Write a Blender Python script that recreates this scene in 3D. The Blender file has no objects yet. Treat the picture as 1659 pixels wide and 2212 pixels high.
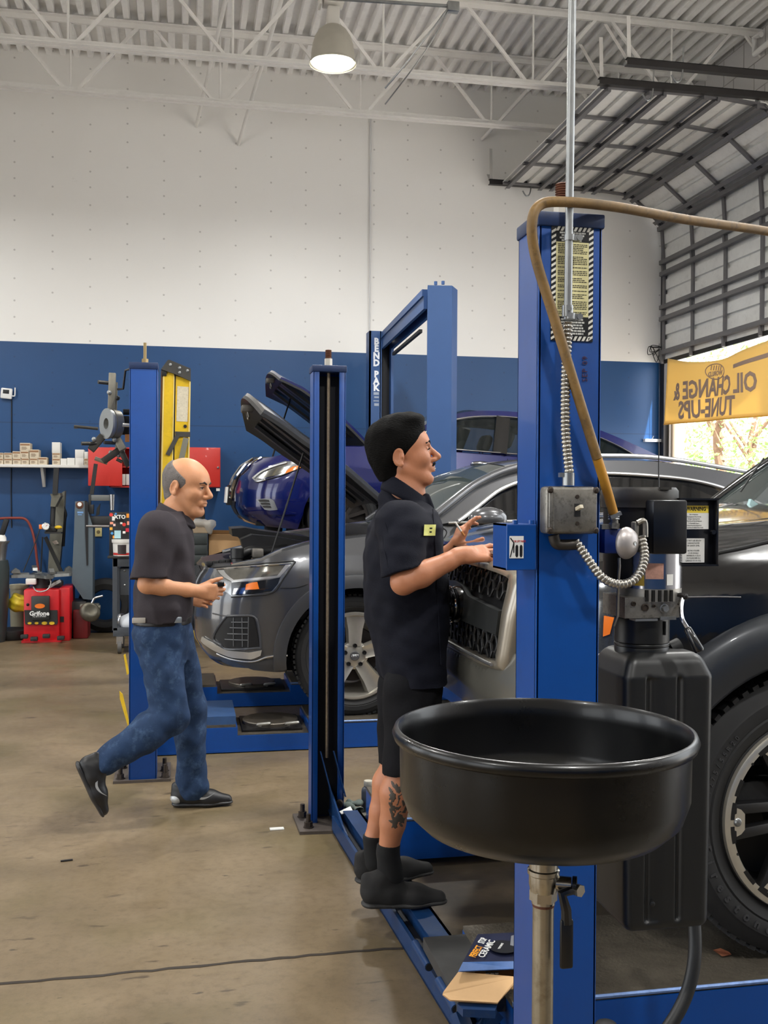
SKY, EXPO, SUN = 2.6, 0.55, 16.0
import bpy, bmesh, math, random
import numpy as np
from mathutils import Vector, Matrix, Euler, noise as mnoise
random.seed(7)
SC = bpy.context.scene
COL = SC.collection
PI = math.pi
# ---------------------------------------------------------------- camera
FPX, CX, CY, EYE = 2200.0, 829.5, 1106.0, 1.5
YAW = math.radians(11); PITCH = math.atan((1106-1075)/FPX); ROLL = 0.0055
FW = Vector((math.sin(YAW)*math.cos(PITCH), math.cos(YAW)*math.cos(PITCH), -math.sin(PITCH)))
_r0 = Vector((math.cos(YAW), -math.sin(YAW), 0)); _u0 = _r0.cross(FW)
RT = _r0*math.cos(ROLL) + _u0*math.sin(ROLL); UP = RT.cross(FW)
ORG = Vector((0, 0, EYE))
cam_d = bpy.data.cameras.new('camera'); cam = bpy.data.objects.new('camera', cam_d); COL.objects.link(cam)
cam.matrix_world = Matrix(((RT.x, UP.x, -FW.x, 0), (RT.y, UP.y, -FW.y, 0), (RT.z, UP.z, -FW.z, EYE), (0, 0, 0, 1)))
cam_d.sensor_fit = 'VERTICAL'; cam_d.sensor_height = 36; cam_d.lens = FPX/2212*36; cam_d.clip_end = 300; cam_d.clip_start = .05
SC.camera = cam
def ray(x, y): return FW + RT*((x-CX)/FPX) - UP*((y-CY)/FPX)
def ay(x, y, Y): d = ray(x, y); return ORG + d*(Y/d.y)          # the point seen at a pixel on the plane Y
def az(x, y, z=0.0): d = ray(x, y); return ORG + d*((z-EYE)/d.z)
def ax(x, y, X): d = ray(x, y); return ORG + d*(X/d.x)
def V(*a): return Vector(a)
# ---------------------------------------------------------------- materials
MATS = {}
def lin(c):
    return tuple((v/255/12.92 if v/255 <= .04045 else ((v/255+.055)/1.055)**2.4) for v in c)
def mat(name, rgb, rough=.5, metal=0.0, var=0.0, scale=6.0, bump=0.0, bscale=60.0, dirt=None, dirtamt=.35, coat=0.0, emit=None, estr=0.0, alpha=1.0, trans=0.0, spec=.5, sheen=0.0, sss=0.0, rvar=0.0, stretch=None):
    if name in MATS: return MATS[name]
    m = bpy.data.materials.new(name); m.use_nodes = True; MATS[name] = m
    nt = m.node_tree; N = nt.nodes; L = nt.links; b = N['Principled BSDF']
    c = (*lin(rgb), 1)
    b.inputs['Base Color'].default_value = c; b.inputs['Roughness'].default_value = rough; b.inputs['Metallic'].default_value = metal
    b.inputs['Coat Weight'].default_value = coat; b.inputs['Coat Roughness'].default_value = .06
    b.inputs['Alpha'].default_value = alpha; b.inputs['Transmission Weight'].default_value = trans
    b.inputs['Specular IOR Level'].default_value = spec; b.inputs['Sheen Weight'].default_value = sheen
    b.inputs['Subsurface Weight'].default_value = sss
    if sss: b.inputs['Subsurface Radius'].default_value = (.012, .005, .003); b.inputs['Subsurface Scale'].default_value = 1.0
    if emit: b.inputs['Emission Color'].default_value = (*lin(emit), 1); b.inputs['Emission Strength'].default_value = estr
    tc = None
    if var or dirt or bump or rvar:
        tc = N.new('ShaderNodeTexCoord'); src = tc.outputs['Object']
        if stretch:
            mp = N.new('ShaderNodeMapping'); mp.inputs['Scale'].default_value = stretch; L.new(src, mp.inputs[0]); src = mp.outputs[0]
    if var:
        n = N.new('ShaderNodeTexNoise'); n.inputs['Scale'].default_value = scale; n.inputs['Detail'].default_value = 6; n.inputs['Roughness'].default_value = .65
        L.new(src, n.inputs['Vector'])
        r = N.new('ShaderNodeMapRange'); r.inputs['From Min'].default_value = .25; r.inputs['From Max'].default_value = .75; r.inputs['To Min'].default_value = 1-var; r.inputs['To Max'].default_value = 1+var
        L.new(n.outputs[0], r.inputs[0])
        mx = N.new('ShaderNodeMix'); mx.data_type = 'RGBA'; mx.blend_type = 'MULTIPLY'; mx.inputs['Factor'].default_value = 1
        mx.inputs['A'].default_value = c; L.new(r.outputs[0], mx.inputs['B']); out = mx.outputs['Result']
        if dirt:
            n2 = N.new('ShaderNodeTexNoise'); n2.inputs['Scale'].default_value = scale*2.7; n2.inputs['Detail'].default_value = 9; n2.inputs['Roughness'].default_value = .75; L.new(src, n2.inputs['Vector'])
            r2 = N.new('ShaderNodeMapRange'); r2.inputs['From Min'].default_value = .52; r2.inputs['From Max'].default_value = .72; r2.inputs['To Max'].default_value = dirtamt; L.new(n2.outputs[0], r2.inputs[0])
            m2 = N.new('ShaderNodeMix'); m2.data_type = 'RGBA'; L.new(r2.outputs[0], m2.inputs['Factor']); L.new(out, m2.inputs['A']); m2.inputs['B'].default_value = (*lin(dirt), 1); out = m2.outputs['Result']
        L.new(out, b.inputs['Base Color'])
        if rvar:
            r3 = N.new('ShaderNodeMapRange'); r3.inputs['To Min'].default_value = max(rough-rvar, .02); r3.inputs['To Max'].default_value = rough+rvar; L.new(n.outputs[0], r3.inputs[0]); L.new(r3.outputs[0], b.inputs['Roughness'])
    if bump:
        n4 = N.new('ShaderNodeTexNoise'); n4.inputs['Scale'].default_value = bscale; n4.inputs['Detail'].default_value = 4; L.new(src, n4.inputs['Vector'])
        bp = N.new('ShaderNodeBump'); bp.inputs['Strength'].default_value = bump; bp.inputs['Distance'].default_value = .01; L.new(n4.outputs[0], bp.inputs['Height']); L.new(bp.outputs[0], b.inputs['Normal'])
    return m
# ---------------------------------------------------------------- objects
def put(name, me, m=None, parent=None, smooth=40):
    o = bpy.data.objects.new(name, me); COL.objects.link(o)
    if m is not None:
        for k in (m if isinstance(m, (list, tuple)) else [m]): me.materials.append(k)
    if smooth:
        me.polygons.foreach_set('use_smooth', [True]*len(me.polygons))
        if smooth < 179:
            try: me.set_sharp_from_angle(angle=math.radians(smooth))
            except Exception: pass
    if parent is not None:
        o.parent = parent
        o.matrix_parent_inverse = WORLD[parent.name].inverted() if parent.name in WORLD else Matrix.Identity(4)
    return o
WORLD = {}
def thing(name, label, cat, loc=(0, 0, 0), group=None, rz=0.0, local=False):
    """An Empty at the base of a thing. Parts are given in world coordinates unless local."""
    o = bpy.data.objects.new(name, None); COL.objects.link(o); o.empty_display_size = .1
    o.location = loc; o.rotation_euler = (0, 0, rz); o['label'] = label; o['category'] = cat
    if group: o['group'] = group
    if not local: WORLD[o.name] = Matrix.Translation(Vector(loc)) @ Matrix.Rotation(rz, 4, 'Z')
    return o
def tag(o, label, cat, group=None):
    o['label'] = label; o['category'] = cat
    if group: o['group'] = group
    return o
def struct(o): o['kind'] = 'structure'; return o
def dup(root, loc=None, rz=None, label=None):
    r = root.copy(); COL.objects.link(r)
    if loc is not None: r.location = loc
    if rz is not None: r.rotation_euler = (0, 0, rz)
    if label: r['label'] = label
    for ch in list(root.children):
        c = ch.copy(); COL.objects.link(c); c.parent = r
        for g in list(ch.children):
            d = g.copy(); COL.objects.link(d); d.parent = c
    return r
def catmull(pts, n=8, closed=False):
    P = [Vector(p) for p in pts]; out = []; N_ = len(P)
    rng = range(N_ if closed else N_-1)
    for i in rng:
        if closed: p0, p1, p2, p3 = P[(i-1) % N_], P[i], P[(i+1) % N_], P[(i+2) % N_]
        else: p0, p1, p2, p3 = P[max(i-1, 0)], P[i], P[i+1], P[min(i+2, N_-1)]
        for k in range(n):
            t = k/n
            out.append(.5*((2*p1)+(p2-p0)*t+(2*p0-5*p1+4*p2-p3)*t*t+(3*p1-p0-3*p2+p3)*t**3))
    if not closed: out.append(P[-1].copy())
    return out
class MB:
    """collects shapes into ONE mesh"""
    def __init__(s): s.v = []; s.f = []; s.mi = []
    def add(s, vs, fs, M=None, mi=0):
        k = len(s.v)
        s.v += [tuple(M @ Vector(v)) if M is not None else tuple(v) for v in vs]
        s.f += [tuple(i+k for i in f) for f in fs]; s.mi += [mi]*len(fs); return s
    def box(s, lo, hi, M=None, mi=0, bev=0.0):
        (x0, y0, z0), (x1, y1, z1) = lo, hi
        if x0 > x1: x0, x1 = x1, x0
        if y0 > y1: y0, y1 = y1, y0
        if z0 > z1: z0, z1 = z1, z0
        if bev:
            b = min(bev, (x1-x0)*.45, (y1-y0)*.45, (z1-z0)*.45)
            bm = bmesh.new(); bmesh.ops.create_cube(bm, size=1)
            for v in bm.verts: v.co = Vector(((x0+x1)/2+v.co.x*(x1-x0), (y0+y1)/2+v.co.y*(y1-y0), (z0+z1)/2+v.co.z*(z1-z0)))
            bmesh.ops.bevel(bm, geom=list(bm.edges), offset=b, segments=2, affect='EDGES', profile=.5)
            bm.verts.index_update(); s.add([v.co[:] for v in bm.verts], [[v.index for v in f.verts] for f in bm.faces], M, mi); bm.free(); return s
        vs = [(x, y, z) for x in (x0, x1) for y in (y0, y1) for z in (z0, z1)]
        return s.add(vs, [(0, 1, 3, 2), (4, 6, 7, 5), (0, 4, 5, 1), (2, 3, 7, 6), (0, 2, 6, 4), (1, 5, 7, 3)], M, mi)
    def prism(s, poly, ext, M=None, mi=0):
        """poly: 3-D points of a flat outline, ext: the extrusion vector"""
        n = len(poly); P = [Vector(p) for p in poly]; e = Vector(ext)
        nr = Vector((0, 0, 0))
        for i in range(n): nr += (P[i]-P[0]).cross(P[(i+1) % n]-P[0])
        if nr.dot(e) > 0: P = P[::-1]
        return s.add(P+[p+e for p in P], [tuple(range(n)), tuple(range(2*n-1, n-1, -1))]+[(i, i+n, (i+1) % n+n, (i+1) % n) for i in range(n)], M, mi)
    def ring(s, outer, inner, ext, M=None, mi=0):
        """a flat frame between two outlines of equal length, extruded"""
        n = len(outer); e = Vector(ext); A = [Vector(p) for p in outer]; B = [Vector(p) for p in inner]
        vs = A+B+[p+e for p in A]+[p+e for p in B]; fs = []
        for i in range(n):
            j = (i+1) % n
            fs += [(i, j, n+j, n+i), (2*n+i, 3*n+i, 3*n+j, 2*n+j), (i, 2*n+i, 2*n+j, j), (n+i, n+j, 3*n+j, 3*n+i)]
        return s.add(vs, fs, M, mi)
    def cyl(s, a, b, r, r2=None, n=16, cap=True, M=None, mi=0):
        return s.tube([a, b], [r, r if r2 is None else r2], n, cap, M, mi)
    def tube(s, path, r, n=10, cap=True, M=None, mi=0, closed=False, flat=None):
        P = [Vector(p) for p in path]; k = len(P)
        R = list(r) if isinstance(r, (list, tuple)) else [r]*k
        T = []
        for i in range(k):
            t = (P[(i+1) % k]-P[i-1]) if closed else (P[min(i+1, k-1)]-P[max(i-1, 0)])
            T.append(t.normalized() if t.length > 1e-9 else Vector((0, 0, 1)))
        u = T[0].orthogonal().normalized()
        if flat is not None:
            u = (Vector(flat)-T[0]*Vector(flat).dot(T[0])).normalized()
        vs = []; fs = []
        for i in range(k):
            u = (u-T[i]*u.dot(T[i])); u = u.normalized() if u.length > 1e-9 else T[i].orthogonal().normalized()
            w = T[i].cross(u)
            for j in range(n):
                a = 2*PI*j/n; vs.append(P[i]+(u*math.cos(a)+w*math.sin(a))*R[i])
        for i in range(k if closed else k-1):
            for j in range(n):
                i2 = (i+1) % k
                fs.append((i*n+j, i*n+(j+1) % n, i2*n+(j+1) % n, i2*n+j))
        if cap and not closed: fs += [tuple(range(n-1, -1, -1)), tuple(range((k-1)*n, k*n))]
        return s.add(vs, fs, M, mi)
    def bar(s, a, b, w, h, up=(0, 0, 1), M=None, mi=0, bev=0.0):
        """a rectangular bar from a to b, w sideways and h along up"""
        a = Vector(a); b = Vector(b); t = (b-a).normalized(); u = Vector(up); u = u-t*u.dot(t)
        u = u.normalized() if u.length > 1e-6 else t.orthogonal().normalized(); sd = t.cross(u); L_ = (b-a).length
        Q = Matrix(((t.x, sd.x, u.x, a.x), (t.y, sd.y, u.y, a.y), (t.z, sd.z, u.z, a.z), (0, 0, 0, 1)))
        return s.box((0, -w/2, -h/2), (L_, w/2, h/2), Q if M is None else M @ Q, mi, bev)
    def lathe(s, prof, c=(0, 0, 0), axis='Z', n=32, M=None, mi=0, a0=0.0, a1=2*PI):
        """prof: (radius, along) pairs"""
        full = abs(a1-a0-2*PI) < 1e-6; m_ = n if full else n+1; vs = []; fs = []; c = Vector(c)
        for (r, h) in prof:
            for j in range(m_):
                a = a0+(a1-a0)*j/n; x, y = r*math.cos(a), r*math.sin(a)
                vs.append(c+(Vector((x, y, h)) if axis == 'Z' else Vector((h, x, y)) if axis == 'X' else Vector((y, h, x))))
        for i in range(len(prof)-1):
            for j in range(n):
                j2 = (j+1) % m_
                fs.append((i*m_+j, i*m_+j2, (i+1)*m_+j2, (i+1)*m_+j))
        return s.add(vs, fs, M, mi)
    def sph(s, c, r, n=14, M=None, mi=0):
        r = Vector((r, r, r)) if not isinstance(r, (tuple, list, Vector)) else Vector(r); c = Vector(c); vs = []; fs = []; h = n//2
        for i in range(h+1):
            for j in range(n):
                th = PI*i/h; ph = 2*PI*j/n
                vs.append(c+Vector((r.x*math.sin(th)*math.cos(ph), r.y*math.sin(th)*math.sin(ph), r.z*math.cos(th))))
        for i in range(h):
            for j in range(n): fs.append((i*n+j, (i+1)*n+j, (i+1)*n+(j+1) % n, i*n+(j+1) % n))
        return s.add(vs, fs, M, mi)
    def grid(s, rows, M=None, mi=0, thick=None, closed_u=False):
        """rows: list of equal-length point lists; thick: offset vector or None"""
        R = len(rows); C = len(rows[0]); vs = [Vector(p) for r in rows for p in r]; fs = []
        for i in range(R-1):
            for j in range(C if closed_u else C-1):
                j2 = (j+1) % C
                fs.append((i*C+j, i*C+j2, (i+1)*C+j2, (i+1)*C+j))
        if thick is not None:
            k = len(vs); e = Vector(thick); vs += [v+e for v in vs]; base = list(fs)
            fs += [tuple(q+k for q in reversed(f)) for f in base]
            bd = [i for i in range(C)]+[i*C+C-1 for i in range(1, R)]+[(R-1)*C+j for j in range(C-2, -1, -1)]+[i*C for i in range(R-2, 0, -1)]
            for a, b in zip(bd, bd[1:]+bd[:1]): fs.append((a, a+k, b+k, b))
        return s.add(vs, fs, M, mi)
    def mesh(s, name, fix=True):
        me = bpy.data.meshes.new(name); me.from_pydata([tuple(v) for v in s.v], [], s.f); me.update()
        if any(s.mi): me.polygons.foreach_set('material_index', s.mi)
        if fix:
            bm = bmesh.new(); bm.from_mesh(me); bmesh.ops.remove_doubles(bm, verts=bm.verts, dist=1e-5); bmesh.ops.recalc_face_normals(bm, faces=bm.faces); bm.to_mesh(me); bm.free()
        return me
    def build(s, name, m, parent=None, smooth=40, fix=True):
        return put(name, s.mesh(name, fix), m, parent, smooth)
def text_mesh(name, body, size, m, M, parent=None, ext=.0006, align='CENTER', sx=1.0, space=1.0, bold=0.0):
    cu = bpy.data.curves.new(name, 'FONT'); cu.body = body; cu.size = size; cu.align_x = align; cu.align_y = 'CENTER'; cu.extrude = ext; cu.space_character = space; cu.offset = bold; cu.resolution_u = 2
    o = bpy.data.objects.new(name, cu); COL.objects.link(o)
    dg = bpy.context.evaluated_depsgraph_get(); me = bpy.data.meshes.new_from_object(o.evaluated_get(dg)); bpy.data.objects.remove(o); bpy.data.curves.remove(cu)
    me.transform(M @ Matrix.Diagonal((sx, 1, 1, 1)))
    if (M.to_3x3().determinant())*sx < 0: me.flip_normals()
    return put(name, me, m, parent, 0)
def frame(o, xdir, ydir):
    """matrix with local x, y along the given directions (z out), at o"""
    x = Vector(xdir).normalized(); y = Vector(ydir); y = (y-x*y.dot(x)).normalized(); z = x.cross(y)
    return Matrix(((x.x, y.x, z.x, o[0]), (x.y, y.y, z.y, o[1]), (x.z, y.z, z.z, o[2]), (0, 0, 0, 1)))
# ---------------------------------------------------------------- soft bodies: distance fields and surface nets
class Field:
    def __init__(s, lo, hi, res):
        s.lo = np.array(lo, np.float32); s.res = res
        s.n = np.ceil((np.array(hi)-np.array(lo))/res).astype(int)+1
        s.d = np.full(tuple(s.n), .12, np.float32)
        s.ax = [s.lo[i]+res*np.arange(s.n[i], dtype=np.float32) for i in range(3)]
    def _blk(s, lo, hi):
        a = np.clip(np.floor((np.array(lo)-s.lo)/s.res).astype(int), 0, s.n-1); b = np.clip(np.ceil((np.array(hi)-s.lo)/s.res).astype(int)+1, 1, s.n)
        if (b <= a).any(): return None
        sl = tuple(slice(a[i], b[i]) for i in range(3))
        return sl, s.ax[0][sl[0]][:, None, None], s.ax[1][sl[1]][None, :, None], s.ax[2][sl[2]][None, None, :]
    def _mix(s, sl, d, k, op):
        cur = s.d[sl]
        if op == 'sub':
            if k <= 0: s.d[sl] = np.maximum(cur, -d); return
            h = np.clip(.5-.5*(cur+d)/k, 0, 1); s.d[sl] = cur*(1-h)-d*h+k*h*(1-h); return
        if k <= 0: s.d[sl] = np.minimum(cur, d); return
        h = np.clip(.5+.5*(cur-d)/k, 0, 1); s.d[sl] = cur*(1-h)+d*h-k*h*(1-h)
    def cone(s, a, b, ra, rb=None, k=.01, op='add', sq=None):
        """tapered capsule; sq=(axis, factor) flattens along a world axis"""
        rb = ra if rb is None else rb
        a = np.array(a, np.float32); b = np.array(b, np.float32); R = max(ra, rb)+.1+k
        q = s._blk(np.minimum(a, b)-R, np.maximum(a, b)+R)
        if q is None: return s
        sl, X, Y, Z = q; v = b-a; L2 = float(v@v)+1e-12
        t = np.clip(((X-a[0])*v[0]+(Y-a[1])*v[1]+(Z-a[2])*v[2])/L2, 0, 1)
        dx, dy, dz = X-a[0]-t*v[0], Y-a[1]-t*v[1], Z-a[2]-t*v[2]
        if sq is not None:
            f = sq[1]; dd = [dx, dy, dz]; n = np.array(sq[0], np.float32); pr = dx*n[0]+dy*n[1]+dz*n[2]
            e = (1/f-1)*pr; dx, dy, dz = dx+e*n[0], dy+e*n[1], dz+e*n[2]
        d = np.sqrt(dx*dx+dy*dy+dz*dz)-(ra+(rb-ra)*t)
        s._mix(sl, d.astype(np.float32), k, op); return s
    def chain(s, pts, rs, k=.01, op='add', sq=None):
        for i in range(len(pts)-1): s.cone(pts[i], pts[i+1], rs[i], rs[i+1], k, op, sq)
        return s
    def ell(s, c, r, rot=None, k=.01, op='add'):
        """ellipsoid; rot: 3x3 Matrix whose columns are its axes"""
        R = max(r)+.1+k; c = np.array(c, np.float32); q = s._blk(c-R, c+R)
        if q is None: return s
        sl, X, Y, Z = q; dx, dy, dz = X-c[0], Y-c[1], Z-c[2]
        if rot is not None:
            m = np.array(rot, np.float32).T
            dx, dy, dz = (m[0, 0]*dx+m[0, 1]*dy+m[0, 2]*dz), (m[1, 0]*dx+m[1, 1]*dy+m[1, 2]*dz), (m[2, 0]*dx+m[2, 1]*dy+m[2, 2]*dz)
        k0 = np.sqrt((dx/r[0])**2+(dy/r[1])**2+(dz/r[2])**2); k1 = np.sqrt((dx/r[0]**2)**2+(dy/r[1]**2)**2+(dz/r[2]**2)**2)
        d = k0*(k0-1)/np.maximum(k1, 1e-6)
        s._mix(sl, d.astype(np.float32), k, op); return s
    def half(s, p, n):
        """keep only the side of the plane opposite to n"""
        n = np.array(n, np.float32); n = n/np.linalg.norm(n)
        d = (s.ax[0][:, None, None]-p[0])*n[0]+(s.ax[1][None, :, None]-p[1])*n[1]+(s.ax[2][None, None, :]-p[2])*n[2]
        s.d = np.maximum(s.d, d.astype(np.float32)); return s
    def wob(s, fn):
        s.d = s.d+fn(s.ax[0][:, None, None], s.ax[1][None, :, None], s.ax[2][None, None, :]).astype(np.float32); return s
    def mesh(s, name):
        d = s.d; ins = d < 0; n = s.n
        nz = np.zeros(tuple(n-1), bool); c = 0
        cnt = np.zeros(tuple(n-1), np.int8)
        for i in (0, 1):
            for j in (0, 1):
                for k in (0, 1): cnt += ins[i:n[0]-1+i, j:n[1]-1+j, k:n[2]-1+k]
        nz = (cnt > 0) & (cnt < 8)
        I, J, K = np.nonzero(nz); nv = len(I)
        idx = np.full(tuple(n-1), -1, np.int64); idx[I, J, K] = np.arange(nv)
        acc = np.zeros((nv, 3)); ct = np.zeros(nv)
        cor = [(i, j, k) for i in (0, 1) for j in (0, 1) for k in (0, 1)]
        for a in cor:
            for ax_ in range(3):
                if a[ax_]: continue
                b = list(a); b[ax_] = 1
                da = d[I+a[0], J+a[1], K+a[2]]; db = d[I+b[0], J+b[1], K+b[2]]
                m = (da < 0) != (db < 0)
                t = np.where(m, da/np.where(m, da-db, 1), 0)
                p = np.stack([np.full(nv, a[q], float) for q in range(3)], 1); p[:, ax_] = t
                acc[m] += p[m]; ct[m] += 1
        P = s.lo+s.res*(np.stack([I, J, K], 1)+acc/ct[:, None])
        F_ = []
        for ax_ in range(3):
            b, c_ = (ax_+1) % 3, (ax_+2) % 3
            sl0 = [slice(1, n[q]-1) for q in range(3)]; sl0[ax_] = slice(0, n[ax_]-1); sl1 = list(sl0); sl1[ax_] = slice(1, n[ax_])
            A = ins[tuple(sl0)]; B = ins[tuple(sl1)]
            for sg in (0, 1):
                q = np.nonzero(A & ~B) if sg == 0 else np.nonzero(~A & B)
                g = [q[t]+(0 if t == ax_ else 1) for t in range(3)]
                def at(db, dc):
                    h = [g[0].copy(), g[1].copy(), g[2].copy()]; h[b] = h[b]-db; h[c_] = h[c_]-dc; return idx[h[0], h[1], h[2]]
                quad = np.stack([at(1, 1), at(0, 1), at(0, 0), at(1, 0)], 1)
                if sg == 1: quad = quad[:, ::-1]
                F_.append(quad[(quad >= 0).all(1)])
        F_ = np.concatenate(F_)
        me = bpy.data.meshes.new(name); me.vertices.add(nv); me.vertices.foreach_set('co', P.astype(np.float32).ravel())
        me.loops.add(len(F_)*4); me.loops.foreach_set('vertex_index', F_.ravel().astype(np.int32))
        me.polygons.add(len(F_)); me.polygons.foreach_set('loop_start', np.arange(0, len(F_)*4, 4, dtype=np.int32)); me.polygons.foreach_set('loop_total', np.full(len(F_), 4, np.int32))
        me.update(calc_edges=True); me.validate()
        return me
    def build(s, name, m, parent=None): return put(name, s.mesh(name), m, parent, 180)
# ================================================================ the setting
YW, XR, XL, YF_, ZD = 12.0, 5.94, -6.2, -5.5, 6.45
M_WHITE = mat('joist_white_paint', (232, 230, 226), .55, var=.07, scale=3, dirt=(150, 140, 128), dirtamt=.12)
M_DECK = mat('deck_white_paint', (240, 239, 237), .5, var=.06, scale=1.5, dirt=(120, 112, 105), dirtamt=.2)
M_BLOCKW = mat('block_wall_white', (206, 204, 204), .7, var=.03, scale=2)
M_DARK = mat('dark_steel', (52, 50, 50), .45, .6, var=.15, scale=9)
M_BLACK = mat('black_rubber', (20, 20, 21), .6, var=.2, scale=12)
M_GALV = mat('galvanised_steel', (150, 152, 152), .35, .85, var=.18, scale=14, rvar=.1)
M_STRUT = mat('door_strut_grey', (112, 111, 113), .45, .5, var=.12, scale=8)
M_RUST = mat('rusty_steel', (104, 66, 48), .7, .4, var=.3, scale=30)

def floor_material():
    m = bpy.data.materials.new('stained_concrete'); m.use_nodes = True; nt = m.node_tree; N = nt.nodes; L = nt.links; b = N['Principled BSDF']
    tc = N.new('ShaderNodeTexCoord')
    def nz(sc, det, ro, st=None):
        v = tc.outputs['Object']
        if st:
            mp = N.new('ShaderNodeMapping'); mp.inputs['Scale'].default_value = st; L.new(v, mp.inputs[0]); v = mp.outputs[0]
        n = N.new('ShaderNodeTexNoise'); n.inputs['Scale'].default_value = sc; n.inputs['Detail'].default_value = det; n.inputs['Roughness'].default_value = ro; L.new(v, n.inputs['Vector']); return n.outputs[0]
    def ramp(src, stops):
        r = N.new('ShaderNodeValToRGB'); e = r.color_ramp.elements
        while len(e) < len(stops): e.new(.5)
        for i, (p, c) in enumerate(stops): e[i].position = p; e[i].color = (*lin(c), 1)
        L.new(src, r.inputs[0]); return r.outputs[0]
    def mix(f, a, bc, mode='MIX'):
        x = N.new('ShaderNodeMix'); x.data_type = 'RGBA'; x.blend_type = mode
        if hasattr(f, 'links') or hasattr(f, 'is_linked'): L.new(f, x.inputs['Factor'])
        else: x.inputs['Factor'].default_value = f
        L.new(a, x.inputs['A'])
        if isinstance(bc, tuple): x.inputs['B'].default_value = (*lin(bc), 1)
        else: L.new(bc, x.inputs['B'])
        return x.outputs['Result']
    def rng(src, a, c, lo=0., hi=1.):
        r = N.new('ShaderNodeMapRange'); r.inputs['From Min'].default_value = a; r.inputs['From Max'].default_value = c; r.inputs['To Min'].default_value = lo; r.inputs['To Max'].default_value = hi; L.new(src, r.inputs[0]); return r.outputs[0]
    base = ramp(nz(.75, 6, .6, (.6, 1, 1)), [(.25, (98, 84, 62)), (.5, (122, 106, 82)), (.72, (140, 122, 98))])
    fine = nz(26, 8, .75); base = mix(rng(fine, .46, .7, 0, .5), base, (84, 70, 50))
    spots = nz(9, 4, .55, (.5, 1.6, 1)); base = mix(rng(spots, .66, .7, 0, .75), base, (66, 54, 42))
    sp2 = nz(30, 3, .5, (.5, 1.4, 1)); base = mix(rng(sp2, .7, .73, 0, .7), base, (52, 42, 34))
    big = nz(1.3, 3, .5); base = mix(rng(big, .5, .68, 0, .5), base, (96, 86, 52))
    # tyre-black wear under the lifts: greyer, oilier slab with a shape of its own
    sep = N.new('ShaderNodeSeparateXYZ'); L.new(tc.outputs['Object'], sep.inputs[0])
    a1 = rng(sep.outputs[0], .55, 1.0); a2 = rng(sep.outputs[1], 4.9, 4.2); mm = N.new('ShaderNodeMath'); mm.operation = 'MULTIPLY'; L.new(a1, mm.inputs[0]); L.new(a2, mm.inputs[1])
    oil = N.new('ShaderNodeMath'); oil.operation = 'MULTIPLY'; L.new(mm.outputs[0], oil.inputs[0]); L.new(rng(nz(2.2, 5, .6), .3, .62, .35, .85), oil.inputs[1])
    base = mix(oil.outputs[0], base, (62, 58, 50))
    L.new(base, b.inputs['Base Color'])
    L.new(rng(nz(3.5, 5, .6), .3, .7, .28, .5), b.inputs['Roughness'])
    bp = N.new('ShaderNodeBump'); bp.inputs['Strength'].default_value = .12; bp.inputs['Distance'].default_value = .01; L.new(fine, bp.inputs['Height']); L.new(bp.outputs[0], b.inputs['Normal'])
    return m
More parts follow.
